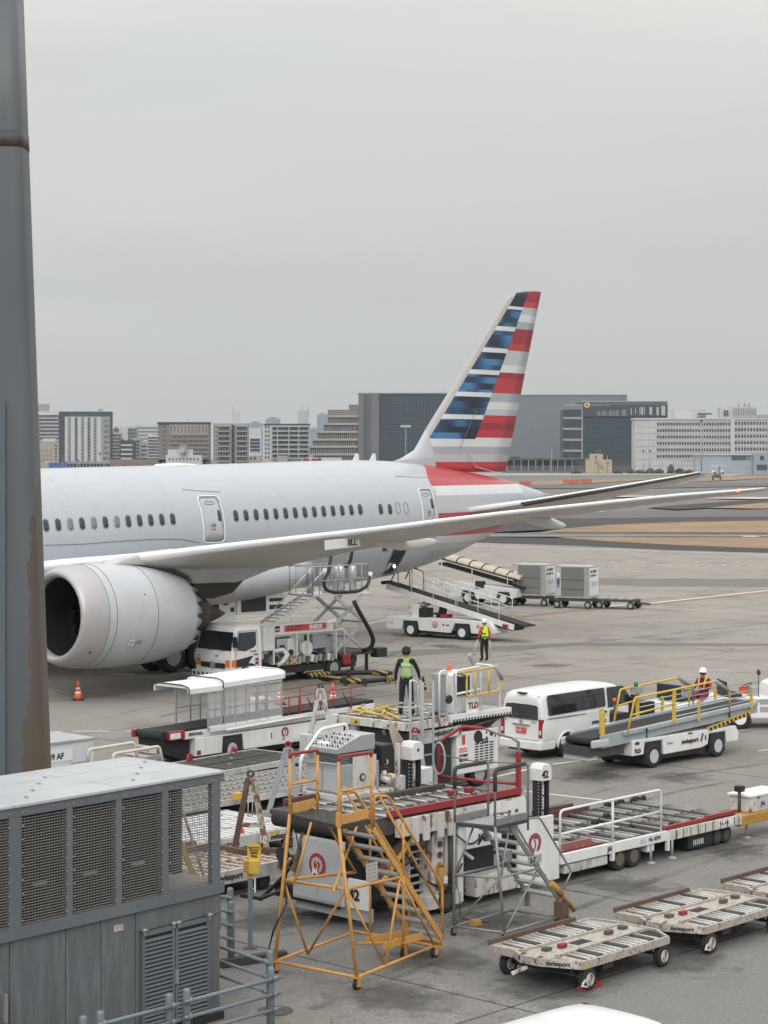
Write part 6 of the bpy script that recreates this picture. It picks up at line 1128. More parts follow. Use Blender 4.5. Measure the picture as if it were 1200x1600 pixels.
ds = MB().prism([(cx0 - .12, DZ + 0.935), (cx0 + .95, DZ + 0.935), (cx0 + .95, DZ + 1.246), (cx0 + .55, DZ + 1.246), (cx0 - .12, DZ + 1.033)], 1.97, 2.70).build('control_desk', ALU, ld, bevel=.01)
kb = MB()
for i in range(9):
    for j in range(4):
        x = cx0 - .03 + j * .14; z = DZ + 1.058 + j * .055; y = 2.02 + i * .075; kb.use((BLACK, GREYP, BLACK, WHITED)[(i * 3 + j) % 4]); kb.lathe([(.018, 0), (.016, .045)], (x, y, z), (-.35, 0, 1), 8)
kb.build('control_buttons', BLACK, ds, kind='stuff'); kp = MB().box((cx0 + .05, 2.5, DZ + 1.095), (.2, .3, .01), rot=Matrix.Rotation(R(-21), 3, 'Y')).build('keypad', WHITEC, ds)
for a, c in (((cx0 - .25, 2.75, DZ + 0.738), (cx0 + .7, 2.75, DZ + 1.394)),): MB().tube(arcpath([(cx0 - .3, 2.8, DZ + 0.123), (cx0 - .3, 2.8, DZ + 0.779), (cx0 + .25, 2.8, DZ + 1.312), (cx0 + 1.0, 2.8, DZ + 1.353), (cx0 + 1.0, 2.8, DZ + 0.984)], .12), .035, 10).build('guard_tube', WHITE, ld)
MB().tube(arcpath([(cx0 - .1, 3.0, DZ + .1), (cx0 - .1, 3.0, DZ + 0.697), (cx0 - .1, 2.0, DZ + 0.738)], .08), .022, 8).build('guard_tube', GREYP, ld); MB().b2(cx0 - .05, cx0 + .1, 2.85, 3.1, DZ + 0.738, DZ + 1.230).build('side_screen', LGREY, ld, bevel=.02)
MB().b2(cx0 + 1.5, cx0 + 1.58, 1.88, 1.96, DZ + .1, DZ + 0.984).b2(cx0 + 1.15, cx0 + 1.5, 2.5, 2.6, DZ + .1, DZ + 0.984).build('machine_frame', WHITER, ld); MB().b2(cx0 + 1.15, cx0 + 1.5, 1.97, 2.5, DZ + 0.590, DZ + 0.984).build('black_cover', BLACK, ld, bevel=.03)
eg = MB()
for i in range(16): p = Vector((cx0 + 1.15 + rnd.random() * .3, 1.95 + rnd.random() * .5, DZ + .15 + rnd.random() * .7)); eg.use((WHITER, DARKS, OCHRE)[i % 3]); eg.cyl(p, p + Vector((rnd.uniform(-.1, .15), rnd.uniform(-.2, .1), rnd.uniform(-.1, .1))), .03 + rnd.random() * .04, 8)
eg.build('machinery', DARKS, ld); cr = MB()
for k in range(8): cr.tube([(cx0 + 1.6, 2.2, DZ + 1.45 - k * .03), (cx0 + 1.75, 1.95 + k * .03, DZ + 1.0 - k * .04)], .012, 5)
cr.build('cable_bundle', mat('cream_cable', (.5, .44, .36), .6), ld)
# numbered guide post
def guide_post(par, x, y, z0, h, num=None):
    p = MB().b2(x - .14, x - .09, y - .12, y + .12, z0, z0 + h).b2(x + .09, x + .14, y - .12, y + .12, z0, z0 + h).build('guide_post', BLACK, par); ho = MB()
    for k in range(int(h / .07)): ho.lathe([(.012, 0), (.012, .004)], (x - .115, y - .121, z0 + .05 + k * .07), (0, -1, 0), 6).lathe([(.012, 0), (.012, .004)], (x - .141, y - .05, z0 + .05 + k * .07), (-1, 0, 0), 6)
    ho.build('post_holes', WHITE, p, kind='stuff'); MB().cyl((x, y, z0), (x, y, z0 + h), .07, 14).build('striped_tube', WHITER, p)
    for k in range(int(h / .32)): MB().lathe([(.073, 0), (.073, .04)], (x, y, z0 + .15 + k * .32), (.3, 0, 1), 14).build('tube_stripe', BLACK if num else RED, p)
    z = z0 + h; bx = MB().prism([(x - .17, z), (x + .17, z), (x + .17, z + .26), (x + .10, z + .36), (x - .10, z + .36), (x - .17, z + .26)], y - .17, y + .17).build('post_box', WHITE, par, bevel=.01)
    if num: text(num, .22, TEXTD, bx, (x - .17, y - .173, z + .07), SIDE_R, bold=.009)
    else: MB().lathe([(.03, 0), (.03, .01)], (x, y - .171, z + .2), (0, -1, 0), 12).build('lock', BLACK, bx)
guide_post(ld, 2.45, 1.95, DZ, .62); MB().b2(2.1, 2.32, 2.0, 2.5, DZ, DZ + .3).b2(2.85, 3.4, 2.25, 2.55, DZ, DZ + .32).build('white_box', WHITE, ld, bevel=.01)
# red end frame with rope
MB().tube(arcpath([(2.95, 1.66, DZ - .1), (2.95, 1.66, DZ + .95), (3.3, 1.35, DZ + 1.25), (3.42, .9, DZ + 1.25)], .1), .035, 10).build('red_frame', RED, ld); MB().tube([(2.95, 1.66, DZ + .25), (3.2, .8, DZ + .22), (3.55, .05, DZ + .2)], .03, 8).build('red_frame', RED, ld); MB().b2(3.45, 3.53, -.02, .06, DZ - .1, DZ + .85).build('red_post', RED, ld)
MB().tube([(3.42, .9, DZ + 1.25), (3.45, .5, DZ + 1.16), (3.47, .2, DZ + 1.12), (3.49, .02, DZ + 1.05), (3.49, .0, DZ + .5)], .022, 6).build('rope', mat('worn_rope', (.2, .17, .14), .9, dirt=.6, scale=12), ld); MB().tube([(2.95, 1.66, DZ + .7), (3.2, 1.0, DZ + .6), (3.49, .02, DZ + .62)], .014, 6).build('rope', MATS['worn_rope'], ld)
MB().tube([(2.9 + .0 * math.cos(a), 1.62 + .16 * math.cos(a), DZ + .62 + .32 * math.sin(a)) for a in [2 * math.pi * i / 24 for i in range(24)]], .022, 8, True).build('spare_ring', GREYP, ld)
nb = MB().b2(1.8, 2.85, -.1, .5, DZ - .85, DZ - .38).build('name_box', WHITE, ld, bevel=.02); text('JAL', .2, TEXTD, nb, (2.15, -.106, DZ - .74), SIDE_R, bold=.014)
MB().b2(3.45, 4.55, -.02, .05, .15, 1.47).build('end_panel', WHITE, ld, bevel=.01); MB().b2(4.55, 4.75, .0, .05, .15, .9).build('end_panel', WHITE, ld); bird_roundel(ld, (3.95, -.026, .98), Matrix.Identity(3), .20, RED); MB().b2(2.2, 3.4, .0, .4, .15, .55).build('low_guard', WHITER, ld, bevel=.02)
lf = MB().add([(3.5, 1.0, DZ - .02), (3.95, .3, DZ - .10), (3.95, .12, DZ - .1), (3.5, .1, DZ - .02)], [(0, 1, 2, 3)]).build('hinge_plate', GREYP, ld)

# transporter bed
TO = (JO[0] + 4.78 * math.cos(R(46)), JO[1] + 4.78 * math.sin(R(46))); tr_ = thing('container_transporter', 'long low white roller bed transporter with twin wheels, numbered post and white side rail', 'transporter', (*TO, 0), 46); BZ = .62
MB().b2(0, 6.5, .05, 2.85, BZ - .22, BZ - .06).build('bed_frame', DECK, tr_)
roller_deck(tr_, .1, 3.5, .12, 2.8, BZ - .02, 3, .21, .032, mats=(ROL, ROLS, DARKS, ROLS)); roller_deck(tr_, 3.65, 6.4, .12, 2.8, BZ, 3, .21, .035, mats=(ROLS, DARKS, ROLS))
sb = MB().b2(0, 3.66, -.04, .05, BZ - .20, BZ + .01).build('side_beam', WHITE, tr_, bevel=.01); text('JAL', .14, TEXTD, sb, (1.52, -.045, BZ - .14), SIDE_R, bold=.006); text('HL-42W', .12, TEXTD, sb, (2.95, -.045, BZ - .13), SIDE_R, bold=.002); MB().b2(2.65, 2.85, -.046, -.041, BZ - .14, BZ - .05).build('label_patch', LGREY, sb)
MB().b2(1.66, 1.76, -.05, .02, BZ - .36, BZ - .02).build('bracket', WHITE, tr_); MB().b2(3.62, 3.7, -.05, .02, BZ - .42, BZ - .02).build('bracket', WHITE, tr_)
s2 = MB().b2(3.74, 6.5, -.02, .05, BZ - .22, BZ + .0).build('side_beam', WHITER, tr_, bevel=.01); pq = MB().b2(5.6, 6.15, -.028, -.022, BZ - .17, BZ - .02).build('number_plate', WHITE, tr_); text('HL-42E', .11, TEXTD, pq, (5.64, -.032, BZ - .14), SIDE_R)
for k in range(9): MB().b2(3.95 + k * .28, 3.97 + k * .28, -.03, -.02, BZ - .21, BZ - .02).build('beam_seam', RUSTY, s2)
MB().b2(3.6, 5.2, .02, .1, BZ + .02, BZ + .09).b2(5.2, 6.4, .02, .1, BZ + .04, BZ + .12).build('side_guide', RED, tr_); MB().b2(.35, 1.35, .25, .33, BZ, BZ + .13).build('stop_bar', mat('faded_red', (.36, .14, .11), .7, dirt=.4), tr_); MB().b2(.3, 1.6, .12, .15, BZ + .01, BZ + .03).build('edge_strip', RED, tr_)
for x in (4.1, 4.9, 5.4, 6.1, 6.5): MB().lathe([(.09, -.03), (.09, .03)], (x, .2 if x < 5 else 2.75, BZ + .02), (0, 1, 0), 14).build('guide_wheel', RUBBER, tr_)
for x, y in ((4.5, 1.3), (4.0, 1.9), (3.2, 1.6), (2.6, 2.2), (5.7, 2.8), (6.3, 2.8), (5.2, 2.8)): MB().lathe([(.08, -.06), (.08, .06)], (x, y, BZ + .03), (0, 1, 0), 12).build('guide_wheel', RUBBER, tr_)
MB().b2(.1, 4.5, 2.78, 2.88, BZ - .1, BZ + .14).b2(2.6, 4.0, 2.85, 2.92, BZ + .12, BZ + .22).build('far_guide', mat('worn_red_dark', (.12, .05, .05), .8, dirt=.5), tr_)
MB().b2(.15, 1.58, .0, .6, .2, BZ - .23).build('lower_box', WHITED, tr_, bevel=.02); MB().b2(1.9, 6.0, .5, 2.4, .25, BZ - .2).build('chassis', BLACK, tr_); MB().b2(4.6, 5.5, .1, .5, .08, BZ - .22).build('battery_box', BLACK, tr_)
for k in range(6): MB().b2(4.78 + k * .07, 4.80 + k * .07, .085, .099, .14, .26).build('vent_slot', WHITEC, tr_)
BR = mat('brown_rim', (.13, .10, .07), .6, dirt=.4)
for x in (2.0, 2.5): wheel(tr_, x, .10, .245, .2, BR); wheel(tr_, x, 2.75, .245, .2, BR, side=1)
for x in (5.75, 6.1): wheel(tr_, x, .2, .21, .16, DARKS)
for x, y in ((3.08, -.0), (3.85, -.0), (6.95, .15)): MB().cyl((x, y, .04), (x, y, BZ - .2), .03, 10).lathe([(.11, 0), (.11, .02), (.04, .05)], (x, y, 0), (0, 0, 1), 16).build('jack_leg', GREYP, tr_)
MB().b2(2.95, 3.2, .0, .2, .26, BZ - .2).build('jack_box', WHITE, tr_)
for nm, pts in (('hand_rail', [(0, .0, BZ), (0, .0, BZ + .90), (3.45, .0, BZ + .92), (3.45, .0, BZ)]), ('hand_rail_mid', [(0, 0, BZ + .42), (3.45, 0, BZ + .45)]), ('rail_post', [(1.75, 0, BZ), (1.75, 0, BZ + .91)])): MB().tube(arcpath(pts, .12), .026, 10).build(nm, WHITE, tr_)
guide_post(tr_, 2.05, 2.2, BZ - .1, 1.15, '42')
MB().b2(6.45, 8.6, .0, .6, BZ - .28, BZ - .05).build('draw_beam', OCHRE, tr_, bevel=.02); bx = MB().b2(7.05, 8.4, .1, .7, BZ - .05, BZ + .30).build('tool_box', WHITER, tr_, bevel=.02); MB().b2(7.0, 8.45, .07, .73, BZ + .30, BZ + .35).build('tool_box_lid', WHITEC, bx, bevel=.01); pq = MB().b2(7.3, 7.95, .08, .098, BZ + .04, BZ + .24).build('name_plate', LGREY, bx); text('JAL', .13, TEXTD, pq, (7.42, .077, BZ + .08), SIDE_R, bold=.004)
MB().cyl((6.95, .35, BZ - .05), (6.95, .35, BZ + .45), .035, 10).build('lamp_post', DARKS, tr_); MB().b2(6.86, 7.06, .26, .44, BZ + .42, BZ + .56).build('rear_lamp', BLACK, tr_, bevel=.02)

# hoses and cables slung under the loader bridge
for k, pts in enumerate((((-.4, .1, 1.55), (.1, .0, 1.0), (.6, -.05, 1.3), (.9, -.05, 1.6)), ((.2, .3, 1.6), (.7, .0, .7), (1.3, -.1, .45), (1.7, -.08, .9)), ((1.5, -.08, 1.5), (1.9, -.12, 1.2), (2.4, -.12, 1.45)), ((-.9, .5, 1.6), (-.6, .3, 1.1), (.0, .2, 1.5)))): MB().tube(arcpath(pts, .3, 6), .018 + .004 * (k % 2), 6).build('hydraulic_hose', HOSE, ld)
for k in range(7): MB().b2(1.9 + k * .22, 1.99 + k * .22, -.13, -.1, DZ - .3, DZ - .24).build('bolt_plate', RUSTY, ld)
# ---------------------------------------------------------------- people
def person(lab, loc, ang, J, mats, hat='cap', vest=None, base=None, extra=None):
    """J: joint name -> (x, y, z), x forward; one skinned body, clothes as outward shells of it"""
    t = thing('person', lab, 'person', loc, ang)
    names = list(J); idx = {k: i for i, k in enumerate(names)}
    E = [('pelvis', 'belly'), ('belly', 'chest'), ('chest', 'neck'), ('neck', 'jaw'), ('jaw', 'crown')]
    for s in 'LR': E += [('chest', 'sh' + s), ('sh' + s, 'el' + s), ('el' + s, 'wr' + s), ('wr' + s, 'pa' + s), ('pelvis', 'hi' + s), ('hi' + s, 'kn' + s), ('kn' + s, 'an' + s), ('an' + s, 'to' + s)]
    rad = dict(pelvis=.135, belly=.125, chest=.14, neck=.058, jaw=.088, crown=.082, sh=.072, el=.054, wr=.032, pa=.036, hi=.108, kn=.078, an=.058, to=.048)
    V = [J[k] for k in names]; ED = [(idx[a], idx[c]) for a, c in E]; RR = [rad.get(k, rad.get(k[:-1])) for k in names]
    for s in 'LR':                                           # five fingers, unequal and bent, rooted in the palm
        pa, wr = Vector(J['pa' + s]), Vector(J['wr' + s]); d = (pa - wr).normalized(); q = Vector((1, 0, 0)); q = (q - d * q.dot(d)).normalized(); side = d.cross(q); inn = side if s == 'L' else -side
        for i, (o_, L) in enumerate(((-.028, .052), (-.010, .066), (.010, .070), (.027, .062))):
            b0 = pa + q * -o_ * .9 + d * .03; b1 = b0 + d * L * .6; b2 = b1 + d * L * .4 - inn * .02
            n0 = len(V); V += [tuple(b0), tuple(b1), tuple(b2)]; RR += [.0105, .0095, .008]; ED += [(idx['pa' + s], n0), (n0, n0 + 1), (n0 + 1, n0 + 2)]
        b0 = pa + q * .038 - d * .005; b1 = b0 + q * .02 + d * .03; n0 = len(V); V += [tuple(b0), tuple(b1)]; RR += [.012, .010]; ED += [(idx['pa' + s], n0), (n0, n0 + 1)]
    me = bpy.data.meshes.new('body'); me.from_pydata(V, ED, []); o = bpy.data.objects.new('tmp', me); COL.objects.link(o)
    sk = o.modifiers.new('skin', 'SKIN'); sk.use_smooth_shade = True; sv = me.skin_vertices[0].data
    for i, r_ in enumerate(RR): sv[i].radius = (r_, r_); sv[i].use_root = (i == idx['pelvis'])
    for k, sx, sy in (('chest', 1.15, .86), ('belly', 1.1, .86), ('pelvis', 1.1, .9)): sv[idx[k]].radius = (rad[k] * sx, rad[k] * sy)
    ss = o.modifiers.new('sub', 'SUBSURF'); ss.levels = 2; dg = bpy.context.evaluated_depsgraph_get(); ev = o.evaluated_get(dg); m2 = bpy.data.meshes.new_from_object(ev); bpy.data.objects.remove(o); m2.name = 'body'
    m2.materials.clear(); order = ['skin', 'top', 'trousers', 'boots', 'band']
    for k in order: m2.materials.append(mats[k])
    seg = [(Vector(J[a]), Vector(J[c]), k) for a, c, k in [('neck', 'jaw', 0), ('jaw', 'crown', 0), ('pelvis', 'belly', 2), ('belly', 'chest', 1), ('chest', 'neck', 1)] + [x for s in 'LR' for x in (('chest', 'sh' + s, 1), ('sh' + s, 'el' + s, 1), ('el' + s, 'wr' + s, 1), ('wr' + s, 'pa' + s, 0), ('pelvis', 'hi' + s, 2), ('hi' + s, 'kn' + s, 2), ('kn' + s, 'an' + s, 2), ('an' + s, 'to' + s, 3))]]
    tors = []
    for p in m2.polygons:
        c = p.center; best = None
        for a, b_, k in seg:
            d = b_ - a; u = max(0, min(1, (c - a).dot(d) / d.length_squared)); q = (c - (a + d * u)).length
            if best is None or q < best[0]: best = (q, k, a, b_, u)
        k = best[1]
        if k == 2 and mats.get('bands') and best[2] in (Vector(J['knL']), Vector(J['knR'])) and (.35 < best[4] < .48 or .6 < best[4] < .72): k = 4
        if k == 0 and best[2] in (Vector(J['wrL']), Vector(J['wrR'])) and best[4] < .15: k = 1
        p.material_index = k; p.use_smooth = True
        if best[1] in (1, 2) and (best[3] in (Vector(J['chest']), Vector(J['neck']), Vector(J['belly'])) or (best[3] in (Vector(J['shL']), Vector(J['shR'])) and best[4] < .62)) and c.z > J['belly'][2] - .14 and c.z < J['neck'][2] + .02: tors.append(p.index)
    b = bpy.data.objects.new('body', m2); COL.objects.link(b); b.parent = t
    if vest:
        ts_ = set(tors); used = sorted({v for i in ts_ for v in m2.polygons[i].vertices}); mp_ = {v: i for i, v in enumerate(used)}
        vv = [m2.vertices[v].co + m2.vertices[v].normal * .016 for v in used]; ff = [[mp_[v] for v in m2.polygons[i].vertices] for i in ts_]
        vm = bpy.data.meshes.new('vest'); vm.from_pydata([tuple(v) for v in vv], [], ff); vm.materials.append(vest); vm.materials.append(mats['band']); vm.polygons.foreach_set('use_smooth', [True] * len(ff))
        zc = (J['belly'][2] + J['chest'][2]) / 2
        for p in vm.polygons:
            if abs(p.center.z - (zc - .06)) < .022 or abs(p.center.z - (zc - .17)) < .02: p.material_index = 1
        vo = bpy.data.objects.new('vest', vm); COL.objects.link(vo); vo.parent = t; s_ = vo.modifiers.new('s', 'SOLIDIFY'); s_.thickness = .008
    cr, jw = Vector(J['crown']), Vector(J['jaw']); up = (cr - jw).normalized(); fw = Vector((1, 0, 0)); fw = (fw - up * fw.dot(up)).normalized(); lf = up.cross(fw); hc = jw.lerp(cr, .5)
    hr = MB().lathe([(.100, -.055), (.112, .0), (.108, .05), (.085, .095), (.045, .12), (.005, .128)], hc - fw * .018 + up * .0, up, 20).build('hair', mats['hair'], t)
    fc = MB(); fc.use(mats['skin']); fc.lathe([(.014, -.02), (.017, 0), (.006, .035)], hc + fw * .092 - up * .03, fw, 8)
    fc.use(BLACK)
    for q in (-1, 1): fc.lathe([(.012, 0), (.010, .008)], hc + fw * .086 + lf * .033 * q + up * .002, fw, 8)
    fc.use(mats['lip']); fc.box(tuple(hc + fw * .085 - up * .068), (.02, .045, .010)); fc.use(mats['skin'])
    for q in (-1, 1): fc.lathe([(.024, -.008), (.026, .008)], hc + lf * .098 * q - up * .015, lf * q, 8)
    fc.build('face', mats['skin'], t)
    if hat == 'cap':
        h = MB().lathe([(.116, -.01), (.118, .03), (.112, .08), (.085, .125), (.04, .148), (.004, .152)], hc, up, 22).build('cap', mats['hat'], t); MB().loft([[tuple(hc + up * .01 + fw * (.10 + a) + lf * w_), tuple(hc + up * .02 + fw * (.10 + a) + lf * w_), tuple(hc + up * .02 + fw * (.10 + a) - lf * w_), tuple(hc + up * .01 + fw * (.10 + a) - lf * w_)] for a, w_ in ((-.04, .09), (.03, .075), (.065, .04))], False).build('peak', mats['hat'], h)
    else:
        h = MB().lathe([(.132, .0), (.136, .012), (.124, .018), (.122, .06), (.108, .11), (.07, .148), (.02, .162), (.002, .163)], hc + up * .01, up, 24).build('helmet', mats['hat'], t); MB().loft([[tuple(hc + up * .012 + fw * (.11 + a) + lf * w_), tuple(hc + up * .024 + fw * (.11 + a) + lf * w_), tuple(hc + up * .024 + fw * (.11 + a) - lf * w_), tuple(hc + up * .012 + fw * (.11 + a) - lf * w_)] for a, w_ in ((-.04, .10), (.04, .06))], False).build('brim', mats['hat'], h)
    return t
SKIN = mat('skin', (.40, .23, .16), .55); LIPM = mat('lips', (.28, .10, .09), .5); HAIR = mat('black_hair', (.015, .013, .012), .6); NAVY = mat('navy_cloth', (.016, .018, .026), .85, dirt=.2, dcol=(.04, .04, .05), scale=6); BLKC = mat('black_cloth', (.014, .014, .016), .85); BOOT = mat('black_boots', (.012, .012, .012), .5); REFL = mat('reflective_band', (.42, .43, .42), .4)
LIME = mat('lime_vest', (.30, .50, .13), .7, dirt=.2, dcol=(.2, .38, .15), scale=5); HIVIS = mat('yellow_hivis', (.55, .78, .06), .6, dirt=.1, dcol=(.4, .6, .05), scale=5); ORGC = mat('orange_cloth', (.50, .11, .05), .8); WHTC = mat('white_cloth', (.55, .56, .55), .8); REDC = mat('dark_red_cloth', (.20, .015, .03), .8, dirt=.2, dcol=(.12, .01, .02), scale=6); HELM = mat('white_helmet', (.80, .80, .80), .3)
def joints(**k):
    J = dict(pelvis=(0, 0, .95), belly=(0, 0, 1.12), chest=(.01, 0, 1.34), neck=(.0, 0, 1.50), jaw=(.02, 0, 1.60), crown=(.015, 0, 1.71), shL=(0, .185, 1.42), shR=(0, -.185, 1.42), elL=(-.03, .26, 1.14), elR=(-.03, -.26, 1.14), wrL=(.06, .27, .90), wrR=(.06, -.27, .90), paL=(.09, .27, .82), paR=(.09, -.27, .82),
        hiL=(0, .095, .90), hiR=(0, -.095, .90), knL=(.03, .12, .50), knR=(.03, -.12, .50), anL=(-.02, .13, .09), anR=(-.02, -.13, .09), toL=(.16, .15, .045), toR=(.16, -.15, .045)); J.update(k); return J
LFo = (.54, 51.2); LFr = Fr(LFo, 47)
def wl(fr, x, y, z=0): return (fr.o[0] + fr.u[0] * x + fr.n[0] * y, fr.o[1] + fr.u[1] * x + fr.n[1] * y, z)
p1m = person('worker in lime green vest and black cap standing on the loader deck, back turned', wl(LFr, .97, .85, 2.0), 84, joints(elL=(-.02, .27, 1.14), wrL=(.04, .29, .90), paL=(.06, .29, .82), elR=(.06, -.30, 1.17), wrR=(.20, -.33, .97), paR=(.28, -.33, .94), anL=(-.02, .15, .09), anR=(.0, -.17, .09)), dict(skin=SKIN, top=BLKC, trousers=NAVY, boots=BOOT, band=REFL, hair=HAIR, hat=BLKC, lip=LIPM, bands=True), 'cap', LIME)
MB().prism([(-.12, 1.30), (.12, 1.30), (.12, 1.37), (-.12, 1.37)], -.157, -.150, 'x').build('back_patch', WHTC, p1m)
p2m = person('marshaller in yellow high visibility vest and white helmet holding white wands beside the conveyor truck', (*g(757, 1033), 0), 120, joints(elL=(.03, .27, 1.16), wrL=(.12, .22, .93), paL=(.16, .21, .86), elR=(-.05, -.25, 1.15), wrR=(.05, -.24, .92), paR=(.08, -.23, .84)), dict(skin=SKIN, top=ORGC, trousers=BLKC, boots=BOOT, band=mat('lime_band', (.08, .12, .03), .6), hair=ORGC, hat=HELM, lip=LIPM), 'helmet', HIVIS)
MB().cyl((.14, .26, .92), (.30, .36, .25), .03, 8).cyl((.06, -.29, .88), (.05, -.36, .2), .03, 8).build('wands', WHTC, p2m, kind='stuff')

# ---------------------------------------------------------------- grey container loader with the worker
t = tl = thing('cargo_loader', 'white and black container loader carrying a worker, with caged control stand and grilled engine box', 'cargo loader', (*LFo, 0), 47)
MB().b2(.06, 4.3, .06, 2.5, 1.78, 1.94).build('deck_frame', DECK, t); roller_deck(t, .15, 4.2, .1, 2.5, 1.975, 4, .16, .028, mats=(ROLS, ALU, ROLS))
MB().b2(-.1, .02, -.05, 2.6, 1.78, 1.99).build('end_beam', WHITER, t, bevel=.01); MB().b2(.02, 1.6, -.06, .02, 1.76, 1.98).build('side_beam', WHITER, t, bevel=.01)
for y in (.35, 1.5): pq = MB().b2(-.115, -.1, y, y + .32, 1.82, 1.95).build('warning_label', YELLOW if y > 1 else WHITED, t); MB().prism([(y + .06, 1.84), (y + .18, 1.84), (y + .12, 1.93)], -.12, -.116, 'x').build('warning_mark', BLACK, pq)
sp = MB().b2(1.6, 4.1, -.12, .0, 1.84, 2.02).build('cage_floor', WHITE, t); hz = MB()
for k in range(20): hz.prism([(1.7 + k * .12, 1.84), (1.76 + k * .12, 1.84), (1.80 + k * .12, 1.90), (1.74 + k * .12, 1.90)], -.128, -.122)
hz.build('hazard_stripe', BLACK, sp, kind='stuff'); MB().b2(1.6, 4.1, .0, .75, 1.94, 2.0).build('stand_floor', GREYP, t)
for pts in ([(1.25, -.05, 1.9), (1.25, -.05, 3.18), (1.55, -.05, 3.2), (1.55, -.05, 1.9)], [(1.9, -.05, 1.9), (1.9, -.05, 3.15), (2.9, -.05, 3.2), (2.9, -.05, 1.95)], [(1.9, -.05, 2.55), (2.9, -.05, 2.6)], [(3.75, .0, 1.9), (3.75, .0, 2.75), (3.6, .1, 3.15), (3.3, .5, 3.2), (3.3, .6, 2.0)], [(1.25, .7, 1.9), (1.25, .7, 2.85), (.95, .7, 2.95), (.95, .7, 2.2), (1.3, .7, 2.2)]): MB().tube(arcpath(pts, .1), .03, 10).build('cage_rail', WHITE, t)
for pts in ([(2.0, -.08, 3.1), (3.45, -.08, 3.15), (3.72, -.08, 2.75), (3.6, -.08, 2.5), (2.3, -.08, 2.45), (2.3, -.08, 3.1)], [(2.65, -.08, 2.47), (2.65, -.08, 3.1)], [(3.2, -.08, 2.5), (3.2, -.08, 3.1)]): MB().tube(arcpath(pts, .1), .026, 10).build('cage_rail', YELLOW, t)
MB().tube([(3.45, -.1, 3.18), (3.72, -.1, 2.8)], .055, 8).build('rail_padding', GREYP, t); MB().b2(1.45, 1.75, .1, .4, 2.1, 3.1).build('machine_post', GREYP, t, bevel=.03); MB().lathe([(.10, 0), (.12, .05), (.1, .08)], (1.55, -.08, 2.45), (0, -1, 0), 14).build('work_lamp', BLACK, t)
MB().prism([(2.1, 2.0), (2.9, 2.0), (2.9, 2.9), (2.6, 3.1), (2.1, 3.0)], .25, .7).build('control_desk', WHITE, t, bevel=.02); MB().b2(2.2, 2.75, .2, .25, 2.45, 2.95).build('instrument_panel', BLACK, t); MB().tube([(2.2 + .16 * math.cos(a), .05 + .16 * math.sin(a), 3.0 + .05 * math.sin(a)) for a in [2 * math.pi * i / 18 for i in range(18)]], .018, 6, True).build('steering_wheel', BLACK, t)
MB().box((2.95, .3, 3.35), (.12, .1, .34), rot=Matrix.Rotation(R(-35), 3, 'Y')).build('screen', GREYP, t, bevel=.02); pq = MB().b2(2.35, 2.85, -.03, -.01, 2.02, 2.4).build('maker_plate', WHITE, t); text('TLD', .22, mat('maker_brown', (.2, .08, .04), .5), pq, (2.42, -.036, 2.12), SIDE_R, bold=.012)
MB().lathe([(.06, 0), (.07, .02), (.06, .12), (.03, .14)], (2.4, .6, 3.1), (0, 0, 1), 14).build('beacon', CONEO, t); MB().prism([(2.9, 2.1), (3.5, 2.1), (3.3, 2.9), (3.0, 3.0)], .5, .7).build('seat', LGREY, t, bevel=.03)
MB().b2(.1, 1.9, .1, 2.3, .25, 1.72).build('lift_body', BLACK, t, bevel=.02); bm2 = MB().bar((.6, -.02, 1.52), (2.15, -.02, 1.60), .05, .26).build('name_beam', WHITED, t); text('swissport', .21, TEXTD, bm2, (1.0, -.052, 1.52), (R(90), R(-3), 0), bold=.005); MB().prism([(2.02, 1.5), (2.10, 1.5), (2.18, 1.72), (2.10, 1.72)], -.056, -.046).build('emblem', RED, bm2)
eb = MB().b2(2.0, 3.7, -.0, 1.3, .42, 1.52).build('engine_box', WHITE, t, bevel=.03); gr = MB()
for i in range(4):
    for j in range(9): MB().b2(2.72 + i * .2, 2.87 + i * .2, -.012, .0, .58 + j * .07, .61 + j * .07).build('grille_slot', BLACK, eb)
MB().lathe([(.17, 0), (.17, .01)], (2.85, -.002, 1.34), (0, -1, 0), 20).build('air_intake', BLACK, eb); [MB().lathe([(r_, 0), (r_, .01)], (x, -.002, z), (0, -1, 0), 12).build('hole', BLACK, eb) for x, z, r_ in ((3.4, 1.38, .07), (3.2, 1.28, .035), (3.2, 1.42, .03), (3.55, 1.3, .03))]
text('TLD', .16, TEXTD, eb, (2.95, -.02, 1.16), SIDE_R, bold=.008); pq = MB().b2(2.05, 2.42, -.02, -.002, .6, 1.15).build('instruction_plate', WHITEC, eb); MB().b2(2.08, 2.39, -.028, -.02, 1.0, 1.11).b2(2.2, 2.3, -.028, -.02, 1.2, 1.45).build('red_label', REDB, pq, kind='stuff')
for j, s_ in enumerate(('手袋着用', '輪止確認', '危険注意')): text(s_, .085, TEXTD, pq, (2.07, -.024, .88 - j * .12), SIDE_R, bold=.003)
text('注意事項', .08, WHITEC, pq, (2.08, -.031, 1.02), SIDE_R); MB().b2(3.70, 3.80, .1, .3, .5, 1.0).build('rubber_bumper', BLACK, t, bevel=.02); MB().tube([(2.4, -.02, 1.62), (3.0, -.05, 1.7), (3.9, -.05, 1.78)], .03, 6).build('pipe', DARKS, t)
mb = MB().prism([(2.0, 1.55), (3.4, 1.55), (3.9, 1.8), (3.3, 1.84), (2.0, 1.84)], .05, .12).build('hinge_arm', BLACK, t); [wheel(t, x, .2, .36, .28, GREYP) for x in (1.2, 3.0)]
MB().b2(-.05, .1, 1.7, 1.9, 1.2, 1.78).bar((.1, 2.0, 1.75), (.6, 2.0, 1.1), .08, .2).bar((.1, .8, 1.75), (.6, .8, 1.1), .08, .2).build('bracket', GREYP, t)
la = MB()
